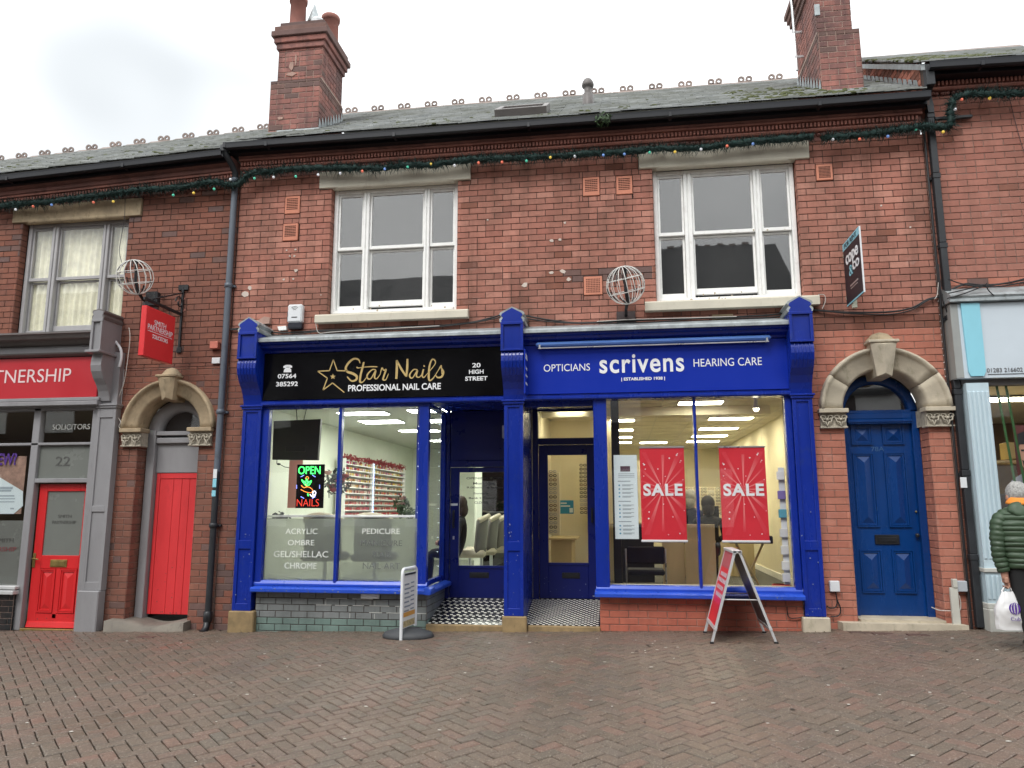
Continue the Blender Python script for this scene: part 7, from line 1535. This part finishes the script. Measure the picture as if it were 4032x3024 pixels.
for s in (-1,-.55,-.05,.5):
    pts=[]
    for k in range(9):
        u=-1+2*k/8; pts.append((c.x+math.sqrt(max(0,1-u*u))*r_*s,c.z+u*r_))
    for k in range(8,-1,-1):
        u=-1+2*k/8; pts.append((c.x+math.sqrt(max(0,1-u*u))*r_*(s+.28),c.z+u*r_))
    q.prism(pts,'y',c.y-.002,c.y+.0)
q.build('roundel_print',M['purple'],sk_); text('Cub',M['purple'],sk_,(c.x-.05,c.y-.001,c.z-.115),(.085,.038),bold=-.01)
# right shop interior
RP=room('right_shop_interior',4.05,7.5,.05,4.5,.2,2.9,paint('brown_wall',(.18,.12,.07),.8,.2,0),'carpet','ceil')
clight(4.4,6.2,.9,1.25,2.875,'light_warm','long warm light at the top of the pale shop window','warm lights in the pale shop')
t=thing('window_poster','large window poster of a dark haired man in a grey top against maroon','poster',(5.0,.0,1.9)); pn=bx('poster_sheet',paint('poster_maroon',(.10,.02,.02),.5,.1,0),t,4.55,5.6,.02,.025,1.45,2.42,0)
c=at(4010,1790,.0); 
q=MB(); q.prism([(c.x+.16+.15*math.cos(u),c.z+.0+.22*math.sin(u)) for u in [2*math.pi*k/20 for k in range(20)]],'y',.016,.0195); q.build('printed_face',paint('printed_skin',(.48,.26,.18),.5,.1,0),pn)
q=MB(); q.prism([(c.x+.02,c.z+.12),(c.x+.34,c.z+.12),(c.x+.33,c.z+.26),(c.x+.16,c.z+.30),(c.x+.02,c.z+.24)],'y',.012,.0155); q.box(c.x+.04,c.x+.12,.012,.0155,c.z+.04,c.z+.06); q.box(c.x+.18,c.x+.26,.012,.0155,c.z+.04,c.z+.06); q.prism([(c.x+.04,c.z-.06),(c.x+.16,c.z-.13),(c.x+.28,c.z-.06),(c.x+.26,c.z-.17),(c.x+.16,c.z-.22),(c.x+.06,c.z-.17)],'y',.012,.0155); q.build('printed_hair',hb if isinstance(hb,bpy.types.Material) else M['black'],pn)
q=MB(); q.prism([(c.x-.12,1.47),(c.x-.10,c.z-.30),(c.x+.02,c.z-.22),(c.x+.32,c.z-.22),(c.x+.6,c.z-.35),(c.x+.6,1.47)],'y',.016,.0195); q.build('printed_top',paint('printed_grey',(.30,.31,.36),.6,.05,0),pn)
t=thing('shelf_unit','wooden shelves with boxes behind the pale shop window','shelves',(4.6,.5,.4))
for z in (.75,1.22,1.42,2.0): bx('shelf',wd,t,4.2,6.4,.35,.7,z,z+.03,.003)
q=MB(); q.box(4.2,4.24,.35,.7,.2,2.4); q.box(4.9,4.94,.36,.69,.2,2.4); q.build('upright',wd,t)
for i,(x,z,w_,h_,col) in enumerate(((4.28,1.45,.16,.22,(.55,.5,.42)),(4.5,1.45,.10,.18,(.06,.05,.05)),(4.35,1.02,.12,.19,(.6,.58,.5)),(4.6,.8,.25,.3,(.05,.04,.04)),(4.65,2.05,.3,.2,(.35,.28,.12)))): bx('box',paint('boxcol%d'%i,col,.6),t,x,x+w_,.4,.6,z,z+h_,.004)
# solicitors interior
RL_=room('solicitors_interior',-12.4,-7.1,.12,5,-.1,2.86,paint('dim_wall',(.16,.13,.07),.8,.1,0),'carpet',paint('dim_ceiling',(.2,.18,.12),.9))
gr='small lights on the solicitors ceiling'
for i,(a,b_,c,e) in enumerate(((-8.15,-7.6,1.7,1.85),(-8.75,-8.45,3.2,3.35),(-9.0,-8.7,4.4,4.5))): clight(a,b_,c,e,2.85,'light_warm','slim ceiling light in the dim solicitors office, '+['nearest the grey pilaster','in the middle','farthest back'][i],gr)
# pavement details: manhole inserts and stop tap covers
for (px,py,lb) in ((575,2505,'rusty brown stop tap cover set in the paving before the red side door'),(3385,2488,'dark inspection cover in the paving before the blue door, the left one'),(3475,2492,'dark inspection cover in the paving before the blue door, the middle one'),(3615,2497,'dark inspection cover in the paving before the blue door, the right one')):
    p=atz(px,py,gz(atz(px,py,0).x)+.004); o=MB().box(p.x-.11,p.x+.11,p.y-.05,p.y+.05,gz(p.x)-.01,gz(p.x)+.0065,.002).build('drain_cover',paint('cover_rust',(.09,.05,.04),.6,.3,.4) if 'cover_rust' not in bpy.data.materials else bpy.data.materials['cover_rust'],None); tag(o,lb,'cover','small covers set in the paving')
# sprouting plant in the gutter
p=at(2375,485,-.3); t=thing('gutter_weed','small weed sprouting from the black gutter left of the right window','plant',tuple(p)); q=MB(); foliage(q,p+Vector((0,-.05,.02)),.11,130,random.Random(3),.03,.7); tag(q.build('foliage',gl,t),kind='stuff')
# street opposite, seen mirrored in the upper windows
for (x0,x1,ze,zr,lb) in ((-26,-2,6.6,10.2,'long terraced building across the street, mirrored in the left upper window'),(-1.9,5.7,7.0,10.9,'taller gabled building across the street, mirrored in the right upper window'),(5.8,26,4.9,7.6,'low building across the street at the right, mirrored in the blue door fanlight')):
    t=thing('opposite_building',lb,'building',((x0+x1)/2,-13.5,gz(x0))); bo=paint('opp_brick',(.07,.045,.038),.9,.3,.3) if 'opp_brick' not in bpy.data.materials else bpy.data.materials['opp_brick']; sl=paint('opp_slate',(.05,.052,.055),.7,.2,.2) if 'opp_slate' not in bpy.data.materials else bpy.data.materials['opp_slate']
    q=MB(); q.prism([(-13.5,gz(x0)-.7),(-21.5,gz(x0)-.7),(-21.5,ze),(-17.5,zr),(-13.5,ze)],'x',x0,x1); q.build('walls',bo,t)
    q=MB(); q.prism([(-13.3,ze-.1),(-17.5,zr),(-21.7,ze-.1),(-21.7,ze+.02),(-17.5,zr+.12),(-13.3,ze+.02)],'x',x0-.1,x1+.1); q.build('roof',sl,t)
    x=x0+1.2
    while x<x1-2:
        for z in (.9,4.0): o=bx('window',M['white'],t,x,x+1.3,-13.5,-13.44,z,z+1.7,.01); bx('pane',M['glass_dk'],o,x+.08,x+1.22,-13.445,-13.43,z+.08,z+1.62,0)
        x+=2.6
    if x0>-5:
        q=MB(); 
        for k in range(16): q.box(x0+.2+k*.45,x0+.42+k*.45,-17.54,-17.46,zr+.1,zr+.17)
        q.build('ridge_cresting',M['ridge'],t)

# patched and sunken areas in the paving, chewing gum, damp edge dirt against the walls
rr=random.Random(21); q=MB()
for i in range(70):
    X=rr.uniform(-7,4.2); Y=-rr.uniform(.3,5.5); r=rr.uniform(.008,.018); q.prism([(X+r*rr.uniform(.8,1.2)*math.cos(a),Y+r*rr.uniform(.8,1.2)*math.sin(a)) for a in [2*math.pi*k/8 for k in range(8)]],'z',gz(X)+gy(Y)+.002,gz(X)+gy(Y)+.0055)
tag(q.build('chewing_gum',paint('gum_dark',(.075,.06,.048),.7,.2,0)),kind='stuff')
q=MB()
for i in range(420):
    X=rr.uniform(-8.8,4.4); Y=-.02-abs(rr.gauss(0,.07))-(.16 if (-5<X<2.3) else 0); s_=rr.uniform(.006,.02); a=rr.uniform(0,3.14); z=gz(X)+.006
    if -2.42<X<-.3: continue
    u=Vector((math.cos(a)*s_,math.sin(a)*s_,rr.uniform(-.003,.006))); v=Vector((-math.sin(a)*s_*.5,math.cos(a)*s_*.5,0)); c=Vector((X,Y,z)); q.add([c-u,c+v,c+u,c-v],[(0,1,2,3)])
tag(q.build('leaf_litter',paint('leaf_litter',(.10,.07,.04),.8,.4,0,scale=30)),kind='stuff')

# chipped paint and scuffs on the joinery, small flakes standing 1 mm proud of the surface
rr=random.Random(77)
def chips(name,mat,n,regs,y,smin=.003,smax=.012,par=None):
    q=MB()
    for i in range(n):
        x0,x1,z0,z1,yy=rr.choice(regs); x=rr.uniform(x0,x1); z=z0+(z1-z0)*rr.random()**1.6; s_=rr.uniform(smin,smax); k=rr.randint(5,7)
        q.prism([(x+s_*rr.uniform(.4,1.2)*math.cos(j*2*math.pi/k),z+s_*rr.uniform(.4,1.4)*math.sin(j*2*math.pi/k)) for j in range(k)],'y',yy-.0012,yy+.002)
    tag(q.build(name,mat,par),kind='stuff')
pale=paint('worn_undercoat',(.16,.19,.30),.7,.3,0)
chips('paint_chips',pale,34,[(-4.95,-4.705,.2,1.4,-.2),(-4.6,-2.45,.435,.465,-.285)],0,par=SN)
chips('paint_chips',pale,44,[(-1.44,-1.21,.2,1.3,-.2),(2.05,2.27,.25,1.5,-.2),(-.3,2.0,.435,.465,-.285),(-1.1,-.36,.3,.6,.86)],0,par=SO)
chips('paint_chips',paint('bare_timber',(.45,.38,.28),.8,.2,0),26,[(-3.9,-2.15,4.1,4.14,.09),(-3.85,-2.2,4.16,4.22,.165),(.52,2.28,4.09,4.13,.09),(.55,2.2,4.15,4.21,.165),(.55,2.2,5.0,5.03,.125)],0,.006,.022,par=T1)
chips('door_scuffs',paint('scuff',(.30,.05,.045),.7,.2,0),26,[(-8.0,-7.27,-.1,.12,.03),(-6.3,-5.82,.06,.7,.268)],0,.003,.014,par=SS)
